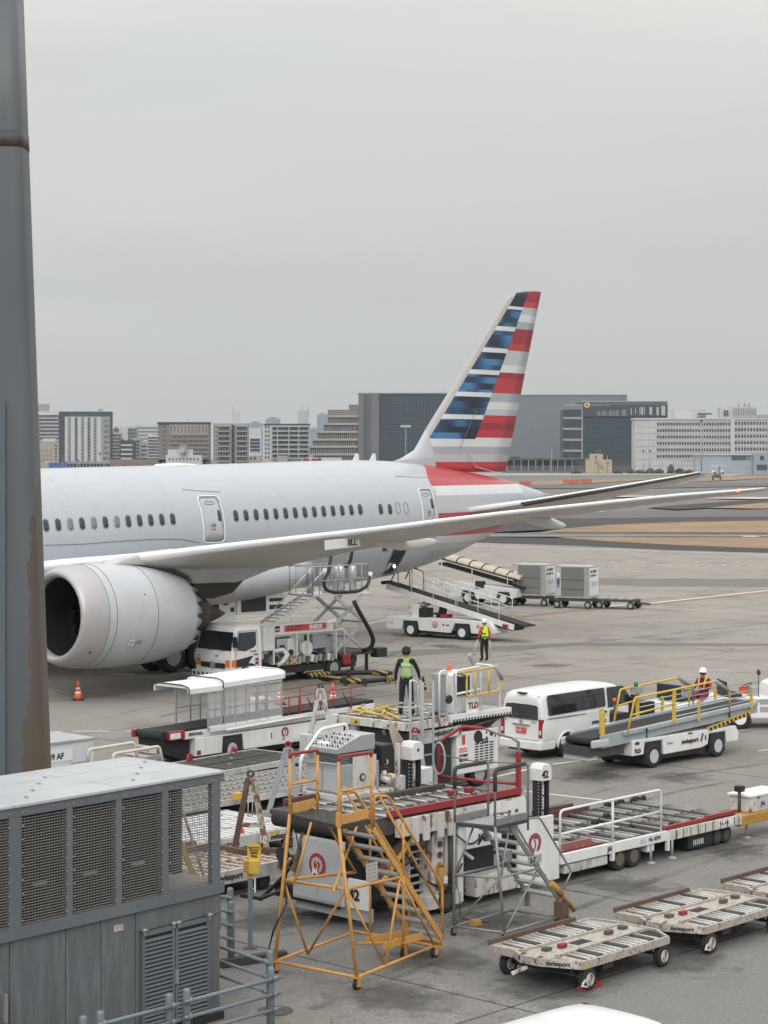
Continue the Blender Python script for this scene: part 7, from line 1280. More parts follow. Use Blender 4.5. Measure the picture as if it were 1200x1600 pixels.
for x, y in ((-.05, -.22), (.35, -.22), (.05, -.55), (.45, -.55)): la.tube([(x, y, .1), (x, y, 3.05)], .03, 8)
for k in range(6): la.bar((-.05, -.22, .3 + k * .3), (.35, -.22, .3 + k * .3), .03).bar((.05, -.55, .3 + k * .3), (.45, -.55, .3 + k * .3), .03)
la.build('access_ladder', GREYP, t)
yt = MB()
for a, c in (((-.0, .5, 2.04), (.7, 2.3, 2.1)), ((.1, .3, 2.05), (1.2, 2.2, 2.1)), ((.3, 1.1, 2.06), (1.9, 2.4, 2.06)), ((.0, 1.6, 2.08), (1.6, 1.9, 2.12)), ((-.02, 1.9, 2.1), (1.0, 2.4, 2.16)), ((.1, .9, 2.1), (.2, 2.2, 2.12)), ((1.1, 1.2, 2.06), (1.5, 2.4, 2.1))): yt.tube([a, c], .028, 8)
o = yt.build('stacked_rails', YELLOW, t)
MB().tube([(1.2, .3, 2.02), (1.5, .5, 2.04), (1.7, .3, 2.03)], .04, 8).build('rope', mat('hemp', (.4, .3, .2), .9), t)
for c_, a, lab in (((.76, 49.4), 70, 'raised grey A shaped tow bar with red eye in front of the worker'), ((-2.35, 47.0), 60, 'raised grey A shaped tow bar left of the control box'), ((-1.85, 59.0), 55, 'raised pale A shaped tow bar behind the covered conveyor'), ((-2.82, 42.6), 60, 'raised rusty white A shaped tow bar beside the cabinet')):
    m_ = GREYP if 'grey' in lab else (WHITER if 'pale' in lab else mat('very_rusty_white', (.50, .46, .38), .8, dirt=.5, dcol=(.10, .05, .035), rust=.95, scale=2.6)); q = thing('tow_bar', lab, 'tow bar', (*c_, 0), a - 65, 'A shaped tow bars standing upright'); h = 2.05; wv_ = .34; rz_ = -12 if 'left of' in lab else 0
    top_ = Vector((.12 if 'left of' in lab else 0, 0, h)); m2_ = m_ if 'grey' in lab or 'pale' in lab else m_
    for sx in (-1, 1): MB().bar((sx * wv_, 0, .45), tuple(top_ + Vector((sx * .05, 0, -.12))), .12, .07).build('leg', m_ if not ('rusty' in lab and sx < 0) else RUSTY, q)
    MB().prism([(-.13 + top_.x * .8, h * .80), (.13 + top_.x * .8, h * .80), (.07 + top_.x, h - .08), (-.07 + top_.x, h - .08)], -.035, .035).build('head_plate', m_, q); MB().bar((-wv_ * .62, 0, .95), (wv_ * .62, 0, .95), .05, .09).build('cross_bar', m_, q)
    MB().tube([(top_.x + .06 * math.cos(a2), 0, h - .02 + .06 * math.sin(a2)) for a2 in [2 * math.pi * i / 16 for i in range(16)]], .028, 8, True).build('eye', RED if 'grey' in lab else DARKS, q); MB().tube(arcpath([(-.04, -.05, 1.5), (-.05, -.05, 1.15), (.05, -.05, 1.15), (.05, -.05, 1.5)], .03), .012, 6).build('latch_loop', STEEL, q)
    MB().bar((-.6, 0, .42), (.6, 0, .42), .12, .1).b2(-.4, -.3, -.05, .05, 0, .4).b2(.3, .4, -.05, .05, 0, .4).build('foot_beam', RUSTY if 'rusty' in lab else m_, q)

# ---------------------------------------------------------------- grey conveyor truck (front right)
BO = g(1022, 1200); t = bl_ = thing('belt_loader', 'low white belt loader truck with grey conveyor and yellow safety rails', 'belt loader', (*BO, 0), 44)
BG = mat('conveyor_grey', (.34, .385, .405), .5, dirt=.3, dcol=(.14, .15, .15), scale=2); BELT = mat('conveyor_belt_black', (.02, .02, .021), .8, dirt=.2, dcol=(.06, .055, .05), scale=3)
ch = MB().prism([(-.95, .42), (-.45, .42), (-.40, .75), (.40, .75), (.45, .33), (2.2, .35), (2.5, .42), (2.55, .72), (3.35, .72), (3.4, .38), (3.95, .38), (4.0, .62), (3.85, .84), (-.95, .86)], 0, 1.75).build('chassis', WHITE, t, bevel=.03); MB().b2(.45, 2.5, .1, 1.65, .2, .4).build('underbody', BLACK, t)
for x in (0, 2.98):
    for y, sd_ in ((.10, -1), (1.64, 1)): wheel(t, x, y, .33, .22, LGREY, side=sd_)
    MB().b2(x - .36, x + .36, .03, 1.7, .15, .73).build('wheel_bay', BLACK, t)
text('swissport', .20, TEXTD, ch, (1.25, -.012, .55), SIDE_R, bold=.005); MB().prism([(2.12, .54), (2.20, .54), (2.28, .76), (2.20, .76)], -.01, -.002).build('emblem', RED, ch); text('TLD', .15, TEXTD, ch, (-.88, -.012, .50), SIDE_R, bold=.008); [MB().lathe([(.05, 0), (.05, .006)], (x, -.001, .76), (0, -1, 0), 10).build('marker', BLACK, ch) for x in (-.8, -.7)]; text('DX-10', .08, TEXTD, ch, (.6, -.012, .6), SIDE_R); MB().b2(2.35, 2.4, -.01, .0, .55, .7).b2(1.55, 1.75, -.01, .0, .80, .84).build('handle', BLACK, ch, kind='stuff')
def zc_(x): return .98 + (x + 3.1) * .050
for y in (.10, 1.18): MB().bar((-2.2, y, zc_(-2.2) - .10), (5.0, y, zc_(5.0) - .10), .07, .34).build('side_girder', BG, t)
for y in (.02, 1.26): MB().bar((-1.3, y, zc_(-1.3) + .02), (4.9, y, zc_(4.9) + .02), .10, .10).build('girder_lip', BG, t)
MB().bar((-2.4, .64, zc_(-2.4)), (5.2, .64, zc_(5.2)), .92, .05).build('belt', BELT, t); MB().cyl((-2.42, .18, zc_(-2.4) - .07), (-2.42, 1.1, zc_(-2.4) - .07), .10, 16).build('end_roller', BELT, t); MB().bar((5.1, .64, zc_(5.1) + .02), (5.45, .64, zc_(5.4) + .02), .9, .06).build('nose', GREYP, t)
for y in (.06, 1.14): MB().b2(-2.6, -1.9, y - .03, y + .09, zc_(-3) - .2, zc_(-3) + .02).build('end_guard', LGREY, t, bevel=.05)
MB().b2(-2.6, -2.2, .2, 1.1, .45, .55).build('step', LGREY, t); MB().b2(-2.6, -1.1, .2, 1.1, .5, .8).build('hydraulics', DARKS, t)
for x, y in ((-2.15, .12), (-1.75, .5)): MB().b2(x, x + .16, y, y + .05, zc_(x), zc_(x) + .72).build('yellow_paddle', YELLOW, t, bevel=.02)
for y, x0, x1, x2, x3, h0 in ((-.02, -1.2, -.88, 2.85, 3.5, 1.0), (1.3, -.2, .1, 2.75, 3.3, 1.0)):
    pts = [(x0, y, zc_(x0)), (x1, y, zc_(x1) + .95), (x2, y, zc_(x2) + .95), (x3, y, zc_(x3) + .55), (x3, y, zc_(x3))]; MB().tube(arcpath(pts, .06), .03, 10).build('safety_rail', YELLOW, t); MB().tube([(x0 + .12, y, zc_(x0) + .5), (.9, y, zc_(1) + .55)], .026, 8).build('safety_rail', YELLOW, t)
    MB().b2(.84, .92, y - .04, y + .04, zc_(.9), zc_(.9) + .95).build('rail_post', YELLOW, t); MB().b2(2.0, 2.06, y - .03, y + .03, zc_(2) - .1, zc_(2) + .5).build('rail_post', YELLOW, t)
    for k in range(3): MB().tube([(.95, y, zc_(1) + .18 + k * .14), (4.7, y, zc_(4.7) + .18 + k * .14)], .014, 6).build('side_wire', ALU, t)
    MB().tube([(2.75, y - .02, zc_(2.8) + .98), (3.4, y - .02, zc_(3.4) + .62)], .06, 8).build('rail_padding', GREYP, t); MB().tube([(3.5, y, zc_(3.5) + .5), (3.5, y, zc_(3.5) - .2)], .03, 8).build('rail_post', RUSTY, t); MB().b2(4.55, 4.62, y - .03, y + .03, zc_(4.5) - .1, zc_(4.5) + .4).build('rail_post', YELLOW, t)
hz = MB()
for k in range(10): hz.prism([(2.6 + k * .2, .80 + k * .03), (2.7 + k * .2, .815 + k * .03), (2.66 + k * .2, .905 + k * .03), (2.56 + k * .2, .89 + k * .03)], -.012, -.006)
sl_ = MB().bar((2.5, .03, .84), (4.6, .03, 1.15), .06, .12).build('lift_arm', YELLOW, t); hz.build('hazard_stripe', BLACK, sl_, kind='stuff'); MB().lathe([(.06, 0), (.06, .13), (.03, .15)], (.75, 1.25, 2.12), (0, 0, 1), 12).build('beacon', mat('green_lamp', (.03, .2, .12), .3), t); MB().b2(.6, .9, 1.1, 1.35, 1.95, 2.12).build('lamp_box', GREYP, t)
MB().b2(.1, .5, 1.32, 1.7, .9, 1.4).b2(1.2, 1.8, 1.4, 1.9, .86, 1.6).build('driver_stand', BLACK, t); MB().cyl((-.1, 1.35, 1.0), (-.1, 1.35, 1.75), .03, 8).use(CONEO).lathe([(.05, 0), (.05, .1)], (-.1, 1.35, 1.75), (0, 0, 1), 12).build('beacon', DARKS, t)
MB().cyl((-.45, -.1, .9), (-.45, -.1, 1.12), .02, 8).lathe([(.04, 0), (.04, .04)], (-.45, -.1, 1.12), (0, 0, 1), 10).build('stop_button', BLACK, t)
# tow tractor at the right edge with its driver
def tractor(lab, loc, ang, cab=True):
    t = thing('tow_tractor', lab, 'tow tractor', loc, ang)
    MB().prism([(-1.35, .38), (-1.0, .38), (-.95, .75), (-.35, .75), (-.3, .32), (.75, .32), (.8, .7), (1.45, .7), (1.5, .42), (1.95, .45), (1.95, 1.0), (-.2, 1.02), (-1.35, .95)], -.75, .75).build('body', WHITEC, t, bevel=.05)
    for x in (-.65, 1.12):
        for y, s_ in ((-.66, -1), (.66, 1)): wheel(t, x, y, .34, .22, WHITEC, side=s_)
        MB().b2(x - .38, x + .38, -.72, .72, .15, .72).build('wheel_bay', BLACK, t)
    if cab:
        cb = MB().loft([[(.3, -.72, 1.0), (1.95, -.72, 1.0), (1.95, .72, 1.0), (.3, .72, 1.0)], [(.45, -.70, 1.38), (1.9, -.70, 1.38), (1.9, .70, 1.38), (.45, .70, 1.38)], [(1.0, -.45, 1.66), (1.8, -.45, 1.7), (1.8, .45, 1.7), (1.0, .45, 1.66)]], False).build('hood', WHITEC, t, bevel=.04); MB().b2(.6, 1.3, -.735, -.68, 1.08, 1.3).build('hood_vent', BLACK, cb)
        for z in (.55, .8): MB().b2(.0, .55, -.77, -.745, z, z + .16).build('grille', GREYP, t)
        MB().lathe([(.12, 0), (.12, .04), (.07, .1)], (1.35, 0, 1.7), (0, 0, 1), 16).build('beacon', mat('green_lamp', (.03, .2, .12), .3), t)
        for x, y in ((.0, -.6), (.9, .5)): MB().cyl((x, y, 1.0), (x, y, 1.75), .015, 6).lathe([(.09, -.02), (.09, .02)], (x, y, 1.8), (1, .3, 0), 14).build('mirror', DARKS, t)
        MB().b2(-.32, -.1, .3, .62, 1.0, 1.25).build('red_cushion', CONEO, t, bevel=.05)
    MB().b2(-1.0, -.5, -.5, .5, .95, 1.1).b2(-1.1, -1.0, -.5, .5, 1.0, 1.5).build('seat', BLACK, t, bevel=.04); MB().tube([(-.25 + .17 * math.cos(a), .17 * math.sin(a) - .1, 1.33 + .08 * math.cos(a)) for a in [2 * math.pi * i / 18 for i in range(18)]], .016, 6, True).build('steering_wheel', BLACK, t); MB().b2(-.12, .1, -.3, .3, 1.0, 1.28).build('dashboard', GREYP, t)
    return t
TO2 = g(1168, 1140); tractor('white tow tractor with sloping hood at the right edge behind the belt loader', (TO2[0] + .35, TO2[1] + .9, 0), 6)
sj = dict(pelvis=(0, 0, .12), belly=(-.02, 0, .30), chest=(.03, 0, .52), neck=(.05, 0, .68), jaw=(.09, 0, .77), crown=(.08, 0, .88), shL=(.02, .185, .60), shR=(.02, -.185, .60), elL=(.12, .27, .36), elR=(.12, -.27, .36), wrL=(.36, .20, .34), wrR=(.36, -.20, .34), paL=(.44, .17, .36), paR=(.44, -.17, .36), hiL=(.05, .1, .10), hiR=(.05, -.1, .10), knL=(.46, .14, .12), knR=(.46, -.14, .12), anL=(.50, .14, -.28), anR=(.50, -.14, -.28), toL=(.66, .15, -.30), toR=(.66, -.15, -.30))
X3 = (1100 - 600) / F * 64.5; p3m = person('seated driver in dark red jacket, yellow braces and white helmet behind the yellow rails', (X3, 64.5, 1.02), 235, sj, dict(skin=SKIN, top=REDC, trousers=REDC, boots=BOOT, band=mat('pale_band', (.5, .45, .3), .6), hair=HAIR, hat=HELM, lip=LIPM), 'helmet', None)
for q in (-1, 1): MB().tube([(.17, q * .09, .30), (.185, q * .10, .5), (.10, q * .12, .66), (-.05, q * .11, .66), (-.12, q * .08, .4)], .028, 6).build('brace_strap', mat('cream_hivis', (.62, .48, .2), .7), p3m)
tractor('white open seat tractor under the seated driver, mostly hidden by the belt loader', (X3 - .35, 64.9, 0), 40, False)
# ---------------------------------------------------------------- covered conveyor truck (left)
CO = g(363.7, 1189); t = thing('covered_belt_loader', 'white conveyor truck with a long white canopy and glazed side walls over the belt', 'belt loader', (*CO, 0), 48)
CLEAR = bpy.data.materials.new('clear_panel'); CLEAR.use_nodes = True; b = CLEAR.node_tree.nodes['Principled BSDF']; b.inputs['Base Color'].default_value = (.75, .78, .78, 1); b.inputs['Roughness'].default_value = .15; b.inputs['Alpha'].default_value = .22
body = MB().prism([(-1.45, .28), (-.42, .28), (-.38, .74), (.40, .74), (.46, .28), (5.6, .28), (5.6, .80), (-1.45, .80)], 0, 1.9).build('body', WHITE, t, bevel=.02); MB().b2(-1.4, 5.5, .2, 1.8, .12, .3).build('underbody', BLACK, t)
for x in (0, 3.9):
    for y, s_ in ((.12, -1), (1.78, 1)): wheel(t, x, y, .33, .22, LGREY, side=s_)
MB().b2(-.40, .43, .04, 1.85, .2, .745).build('wheel_bay', BLACK, t)
for a, c in ((2.45, 3.15), (3.3, 3.9)): MB().b2(a, c, -.012, -.002, .36, .72).build('access_panel', WHITEC, body)
MB().b2(-1.40, -1.25, -.01, -.002, .32, .44).build('side_marker', mat('dark_red_marker', (.2, .04, .03), .5), body); MB().b2(1.55, 1.58, -.01, -.002, .48, .66).build('slot', BLACK, body)
d_ = MB().lathe([(.14, 0), (.14, .006)], (2.12, -.002, .60), (0, -1, 0), 22).build('emblem_disc', WHITE, body); bird_roundel(d_, (2.12, -.012, .62), Matrix.Identity(3), .15, RED); text('JAL', .07, TEXTD, body, (2.02, -.012, .40), SIDE_R)
def cz_(x): return 1.0 + max(0, x + 2.4) * .008
MB().bar((-2.5, .70, cz_(-2.5)), (6.2, .70, cz_(6) + .08), 1.05, .10).build('belt', BELT, t); MB().cyl((-2.5, .15, .95), (-2.5, 1.25, .95), .12, 16).build('end_roller', BELT, t)
for y in (.08, 1.32): MB().bar((-1.85, y, .90), (6.1, y, 1.0), .09, .20).build('girder', WHITE, t)
MB().prism([(-2.45, .45), (-1.5, .12), (-1.5, .92), (-2.5, .92)], .2, 1.25).build('front_skirt', BELT, t)
rb = MB().b2(-2.40, -1.85, -.02, .16, .82, 1.07).build('corner_guard', RED, t, bevel=.03); MB().b2(-2.42, -2.05, -.05, -.02, .86, 1.02).build('guard_light', WHITEC, rb, bevel=.01); MB().b2(-2.7, -2.5, 1.2, 1.3, .85, 1.05).build('corner_guard', RED, t)
text('SINFONIA', .12, TEXTD, t, (-1.68, .028, .88), SIDE_R, bold=.003)
pq = MB().b2(-2.85, -2.75, .15, .95, .5, .68).build('number_plate', WHITED, t); text('JAL-TH-93', .14, TEXTD, pq, (-2.86, .92, .54), REAR, squash=.9); MB().b2(-3.15, -2.55, .2, 1.25, .30, .46).build('step', ALU, t, bevel=.02); MB().b2(-3.17, -3.14, .75, .95, .33, .43).build('red_reflector', LENS, t)
W0, W1 = .02, 1.38
def canopy(x0, x1, zr, z_e, over, zl_=0, name='canopy'):
    rg = []
    for x in (x0, x1):
        pr = [(W0 - over, zr - .24), (W0 - over, zr - .10), (W0 - over + .06, zr - .03), (W0 + .2, zr), (W1 - .2, zr), (W1 + over - .06, zr - .03), (W1 + over, zr - .10), (W1 + over, zr - .24)]
        inn = [(W1 + over - .02, zr - .24), (W1 + over - .06, zr - .08), (W0 - over + .06, zr - .08), (W0 - over + .02, zr - .24)]
        rg.append([(x, y, z + (x - x0) * z_e) for y, z in pr + inn])
    return MB().loft(rg, False).build(name, WHITEC, t)
canopy(-1.75, -.42, 2.30, .01, .06); canopy(-.45, 2.05, 2.38, .03, .08)
for x, z in ((-1.76, 2.30), (-.44, 2.39), (2.05, 2.47)):
    o_ = .09; MB().tube(arcpath([(x, W0 - o_, z - .25), (x, W0 - o_, z - .05), (x, W0 + .2, z + .01), (x, W1 - .2, z + .01), (x, W1 + o_, z - .05), (x, W1 + o_, z - .25)], .06), .018, 6).build('canopy_edge', BLACK if x < 0 else WHITE, t)
for y in (W0, W1):
    xs_ = [-.95, -.42, -.30, .12, .56, 1.02, 1.38, 2.0] if y == W0 else [-.95, -.38, .0, .6, 1.2, 2.0]
    for x in xs_: MB().b2(x - .022, x + .022, y - .02, y + .02, cz_(x) - .02, 2.12 + (x + .5) * .03).build('window_post', ALU, t)
    for z in ((1.55,) if y == W0 else (1.5,)): MB().bar((-.95, y, z), (2.0, y, z + .03), .03, .035).build('window_rail', ALU, t)
    for zz in (1.05, 2.10): MB().bar((-.95, y, zz), (2.0, y, zz + .05), .035, .06).build('window_rail', WHITE, t)
    for a, c in zip(xs_, xs_[1:]):
        if c - a > .2: MB().b2(a + .03, c - .03, y - .004, y + .004, 1.08, 2.08).build('side_pane', CLEAR, t)
MB().tube([(-.3, -.06, .92), (2.6, -.06, 1.0), (2.9, -.06, 1.0)], .035, 8).build('pipe', WHITE, t); MB().bar((-.9, -.03, .98), (4.2, -.03, 1.06), .05, .12).build('canopy_sill', WHITE, t)
for y in (.0, 1.4):
    for z in (1.65, 1.38): MB().tube([(2.1, y, z - .04), (5.6, y, z + .05)], .018, 6).build('red_rail', RED, t)
    for x in (2.3, 2.75, 3.4, 4.2, 5.0): MB().tube([(x, y, 1.02), (x, y, 1.66)], .02 if x != 2.75 else .045, 6).build('red_post', RED, t)
for x in (3.05, 4.6): MB().tube([(x, -.03, 1.55), (x + .3, -.03, 1.1)], .018, 6).build('black_stay', BLACK, t)
MB().b2(2.35, 3.0, 1.45, 1.9, 1.0, 1.45).build('motor_cover', WHITE, t, bevel=.03)

# ---------------------------------------------------------------- fuelling truck
FO = g(522, 1059); t = thing('fuel_truck', 'white fuelling truck with red lettered board, stairs and a raised scissor platform under the wing', 'truck', (*FO, 0), 45)
CW = mat('cab_white', (.84, .85, .85), .22, dirt=.05); W = 2.15
cab = MB().loft([[(x0, y0, .55), (-3.80, y0, .55), (-3.80, y1, .55), (x0, y1, .55)] for x0, y0, y1 in ((-5.32, .02, W - .02),)] + [[(x0, y0, z), (x1, y0, z), (x1, y1, z), (x0, y1, z)] for x0, x1, y0, y1, z in ((-5.34, -3.80, 0, W, 1.05), (-5.30, -3.80, 0, W, 1.35), (-5.12, -3.80, .05, W - .05, 2.12), (-4.98, -3.82, .12, W - .12, 2.30), (-4.8, -3.9, .25, W - .25, 2.36))], False).build('cab', CW, t, bevel=.04)
def fx(z, o=.0): return -5.30 + (z - 1.35) * (.18 / .77) - o if z > 1.35 else -5.34 - o
MB().loft([[(fx(1.40, .012), y, 1.40) for y in (.08, W - .08)] + [(fx(1.40) + .05, y, 1.40) for y in (W - .08, .08)], [(fx(2.10, .012), y, 2.10) for y in (.14, W - .14)] + [(fx(2.10) + .05, y, 2.10) for y in (W - .14, .14)]], False).build('windscreen', GLASS, cab)
for sd, yy in ((-1, 0), (1, W)):
    def sy(z, o): k = max(0, (z - 1.35) / .77) * .05; return (k - o) if sd < 0 else (W - k + o)
    for nm, poly in (('side_window', [(-5.05, 1.42), (-4.65, 1.36), (-4.20, 1.50), (-4.10, 1.60), (-4.10, 2.08), (-4.95, 2.08)]), ('lower_window', [(-5.1, .78), (-4.6, .80), (-4.25, 1.18), (-5.1, 1.06)])):
        a = [(x, sy(z, .012), z) for x, z in poly]; c = [(x, sy(z, -.02), z) for x, z in poly]; n_ = len(poly); MB().add(a + c, [tuple(range(n_)), tuple(range(2 * n_ - 1, n_ - 1, -1))] + [(i, (i + 1) % n_, (i + 1) % n_ + n_, i + n_) for i in range(n_)]).build(nm, GLASS, cab)
    MB().tube([(-5.12, sy(1, .008), .62), (-5.14, sy(1.3, .008), 1.3), (-4.98, sy(2.1, .008), 2.13), (-4.05, sy(2.1, .008), 2.13), (-4.0, sy(1, .008), 1.1), (-4.0, sy(1, .008), .62)], .008, 5).build('door_seam', SEAM, cab); MB().b2(-4.22, -4.05, sy(1, .03), sy(1, -.01), 1.20, 1.24).build('door_handle', BLACK, cab)
MB().b2(-5.37, -5.33, .38, W - .38, .72, .92).build('grille', BLACK, cab, bevel=.01); MB().lathe([(.14, -.01), (.14, .01)], (-5.375, W / 2, .83), (-1, 0, 0), 20).lathe([(.10, .012), (.10, .014)], (-5.375, W / 2, .83), (-1, 0, 0), 20).build('emblem', CHROME, cab)
MB().b2(-5.36, -5.32, .1, .34, .78, 1.06).b2(-5.33, -5.1, -.012, .02, .80, 1.06).build('indicator', LAMP, cab, bevel=.01); MB().b2(-5.36, -5.32, W - .34, W - .1, .78, 1.06).build('indicator', LAMP, cab, bevel=.01)
bp = MB().b2(-5.50, -5.25, -.02, W + .02, .36, .60).build('bumper', CW, cab, bevel=.03); hz = MB()
for k in range(8): hz.prism([(.1 + k * .26, .42), (.22 + k * .26, .42), (.28 + k * .26, .54), (.16 + k * .26, .54)], -5.508, -5.50, 'x')
hz.build('hazard_stripe', BLACK, bp, kind='stuff'); text('HINO', .08, TEXTD, cab, (-5.365, .95, 1.16), REAR); text('8G', .09, TEXTD, cab, (-5.365, 1.95, 1.12), REAR); text('CT-43', .12, TEXTD, cab, (-4.42, -.006, 1.30), SIDE_R, bold=.003)
for z in (.98, .84): MB().b2(-4.15, -4.0, -.012, .0, z, z + .10).build('red_label', RED, cab)
for y in (.7, 1.4): MB().bar((-5.37, y, 1.36), (-5.35, y - .35, 1.42), .015).build('wiper', BLACK, cab)
for y in (-.16, W + .16): MB().b2(-5.35, -5.25, y - .10, y + .10, 1.55, 1.95).bar((-5.2, 0 if y < 0 else W, 2.05), (-5.3, y, 1.95), .02).bar((-5.2, 0 if y < 0 else W, 1.45), (-5.3, y, 1.55), .02).build('mirror', BLACK, cab, bevel=.01)
MB().b2(-5.0, -4.95, 1.3, 1.55, 1.42, 1.68).build('dash_paper', WHITEC, cab); text('-', .05, TEXTW, cab, (-5.0, 1, 1.5), REAR)
MB().b2(-4.9, 1.6, .35, W - .35, .5, .78).build('chassis', BLACK, t)
for x in (-4.45, 0): [wheel(t, x, y, .39, .26, GREYP, side=s_) for y, s_ in ((.12, -1), (W - .12, 1))]
MB().tube([(-4.45 + .47 * math.cos(a), .0, .39 + .47 * math.sin(a)) for a in [math.pi * i / 10 for i in range(11)]], .05, 6).build('wheel_arch', BLACK, t)
bd = MB().b2(-3.25, -.02, -.0, .12, 1.86, 2.28).build('side_board', WHITE, t, bevel=.01); rd = MB().b2(-2.65, -.42, -.012, -.001, 1.98, 2.22).build('red_band', mat('band_red', (.55, .08, .05), .5), bd); text('ENEOS', .22, WHITEC, rd, (-1.35, -.018, 2.02), SIDE_R, bold=.012)
MB().b2(-3.15, -2.9, -.008, -.001, 2.12, 2.22).use(RED).b2(-3.15, -2.9, -.008, -.001, 2.0, 2.08).build('caution_label', BLACK, bd); rg = MB()
for k in range(4): MB().prism([(-2.6 + k * .2, 1.98), (-2.48 + k * .2, 1.98), (-2.3 + k * .2, 2.22), (-2.42 + k * .2, 2.22)], -.016, -.0125).build('red_stripe', mat('band_red_dark', (.32, .04, .03), .5), rd)
MB().b2(-3.7, .3, .15, W - .1, 1.78, 1.86).build('upper_deck', WHITE, t); MB().b2(-3.7, -3.2, .0, W, 1.3, 2.2).build('tool_locker', WHITE, t, bevel=.02)
for x in (-3.2, -2.0, -1.4, .1): MB().b2(x, x + .05, .0, .06, .75, 1.86).build('frame_post', WHITE, t)
for (x0, x1, z0, z1, m_, nm) in ((-2.9, -2.4, 1.1, 1.7, ALU, 'pump_box'), (-2.35, -1.95, .9, 1.7, WHITE, 'valve_cabinet'), (-1.0, -.3, 1.2, 1.8, GREYP, 'control_locker'), (-3.1, -2.75, .7, 1.1, GREYP, 'filter'), (-.3, .1, 1.0, 1.5, GREYP, 'filter')): MB().b2(x0, x1, .15, .7, z0, z1).build(nm, m_, t, bevel=.03)
MB().lathe([(.28, 0), (.30, .04), (.30, .22), (.28, .26)], (-1.35, .35, 1.25), (0, -1, 0), 22).build('hose_reel', WHITE, t); [MB().lathe([(.12, 0), (.12, .05)], (x, .14, z), (0, -1, 0), 14).build('gauge', BLACK, t) for x, z in ((-3.0, .95), (-2.2, 1.15), (-2.65, 1.35))]
for i in range(9): x = -1.85 + i * .22; MB().box((x, .02, .82 + .04 * (i % 2)), (.15, .14, .30), rot=Matrix.Rotation(R(12), 3, 'Y')).build('hose_nozzle', (GREYP, STEEL, mat('brown_leather', (.16, .10, .06), .7), WHITE)[i % 4], t, bevel=.03)
wx = MB()
for k in range(2):
    x = -2.85 + k * .46; q = MB().b2(x, x + .42, -.03, .02, .68, 1.0).build('crossed_panel', mat('tan_board', (.27, .20, .13), .8, dirt=.4), t)
    MB().bar((x + .04, -.036, .72), (x + .38, -.036, .96), .012, .05).bar((x + .04, -.038, .96), (x + .38, -.038, .72), .012, .05).build('cross_mark', mat('cream_mark', (.6, .55, .42), .7), q)
MB().tube([(-3.15, .1, 1.25), (-2.75, .0, 1.3), (-2.55, -.05, 1.1), (-2.75, -.05, .85), (-3.0, .0, .7)], .08, 10).build('white_hose', WHITE, t); MB().tube([(-.5, .1, 1.85), (-.35, .05, 2.2), (.05, .05, 2.25), (.15, .1, 1.9)], .08, 10).build('white_pipe', WHITE, t); MB().tube(arcpath([(.0, -.02, .9), (.0, -.02, 1.9), (.55, -.02, 1.9), (.55, -.02, .9)], .08), .03, 8).build('guard_frame', WHITE, t)
MB().b2(-3.6, 1.3, .1, W - .1, .36, .62).build('side_skirt', BLACK, t); MB().b2(.3, 2.9, .3, W - .3, .78, .90).build('rear_deck', DARKS, t); MB().b2(2.5, 3.1, .1, .5, .62, 1.0).build('winch', BLACK, t, bevel=.04); MB().b2(1.2, 1.3, .2, .3, .1, .8).b2(2.0, 2.1, .2, .3, .1, .8).build('stabiliser', BLACK, t); MB().b2(.5, .95, -.02, .15, .45, .9).build('red_bag', RED, t, bevel=.06)
# scissor lift
for y in (.25, 1.5):
    for a, c in (((.3, 1.0), (1.9, 2.1)), ((1.9, 1.0), (.3, 2.1)), ((.3, 2.1), (1.9, 3.2)), ((1.9, 2.1), (.3, 3.2))): MB().bar((a[0], y, a[1]), (c[0], y, c[1]), .07, .14).build('scissor_arm', LGREY, t)
for x, z in ((.3, 1.0), (1.9, 1.0), (.3, 2.1), (1.9, 2.1), (1.1, 1.55), (1.1, 2.65)): MB().cyl((x, .2, z), (x, 1.55, z), .05, 8).build('scissor_axle', LGREY, t)
MB().b2(-.95, 2.15, .2, 1.6, 3.24, 3.32).build('platform_floor', WHITE, t)
for pts in ([(-.95, .22, 3.3), (-.95, .22, 4.42), (2.1, .22, 4.42), (2.1, .22, 3.3)], [(-.95, 1.58, 3.3), (-.95, 1.58, 4.42), (2.1, 1.58, 4.42), (2.1, 1.58, 3.3)], [(-.95, .22, 3.85), (2.1, .22, 3.85)], [(-.95, 1.58, 3.85), (2.1, 1.58, 3.85)], [(-.95, .22, 4.42), (-.95, 1.58, 4.42)], [(2.1, .22, 4.42), (2.1, 1.58, 4.42)], [(2.1, .22, 3.85), (2.1, 1.58, 3.85)]): MB().tube(pts, .022, 6).build('platform_rail', STEEL, t)
for x in (-.6, .1, .4, .75, 1.1, 1.4, 1.75): MB().tube([(x, .22, 3.3), (x, .22, 4.42)], .018, 6).build('rail_post', STEEL, t); MB().tube([(x, 1.58, 3.3), (x, 1.58, 4.42)], .018, 6).build('rail_post', STEEL, t)
for x, y, r_, h in ((.3, .8, .16, .9), (.7, .6, .14, 1.0), (1.2, .9, .2, 1.0), (1.7, .7, .16, .95), (-.5, .9, .12, .8)): MB().lathe([(r_, 0), (r_, h), (r_ * .7, h + .08)], (x, y, 3.32), (0, 0, 1), 14).build('filter_vessel', ALU if r_ > .13 else STEEL, t)
st_ = Vector((-2.95, .25, 2.30)); en_ = Vector((-.75, .25, 3.28))
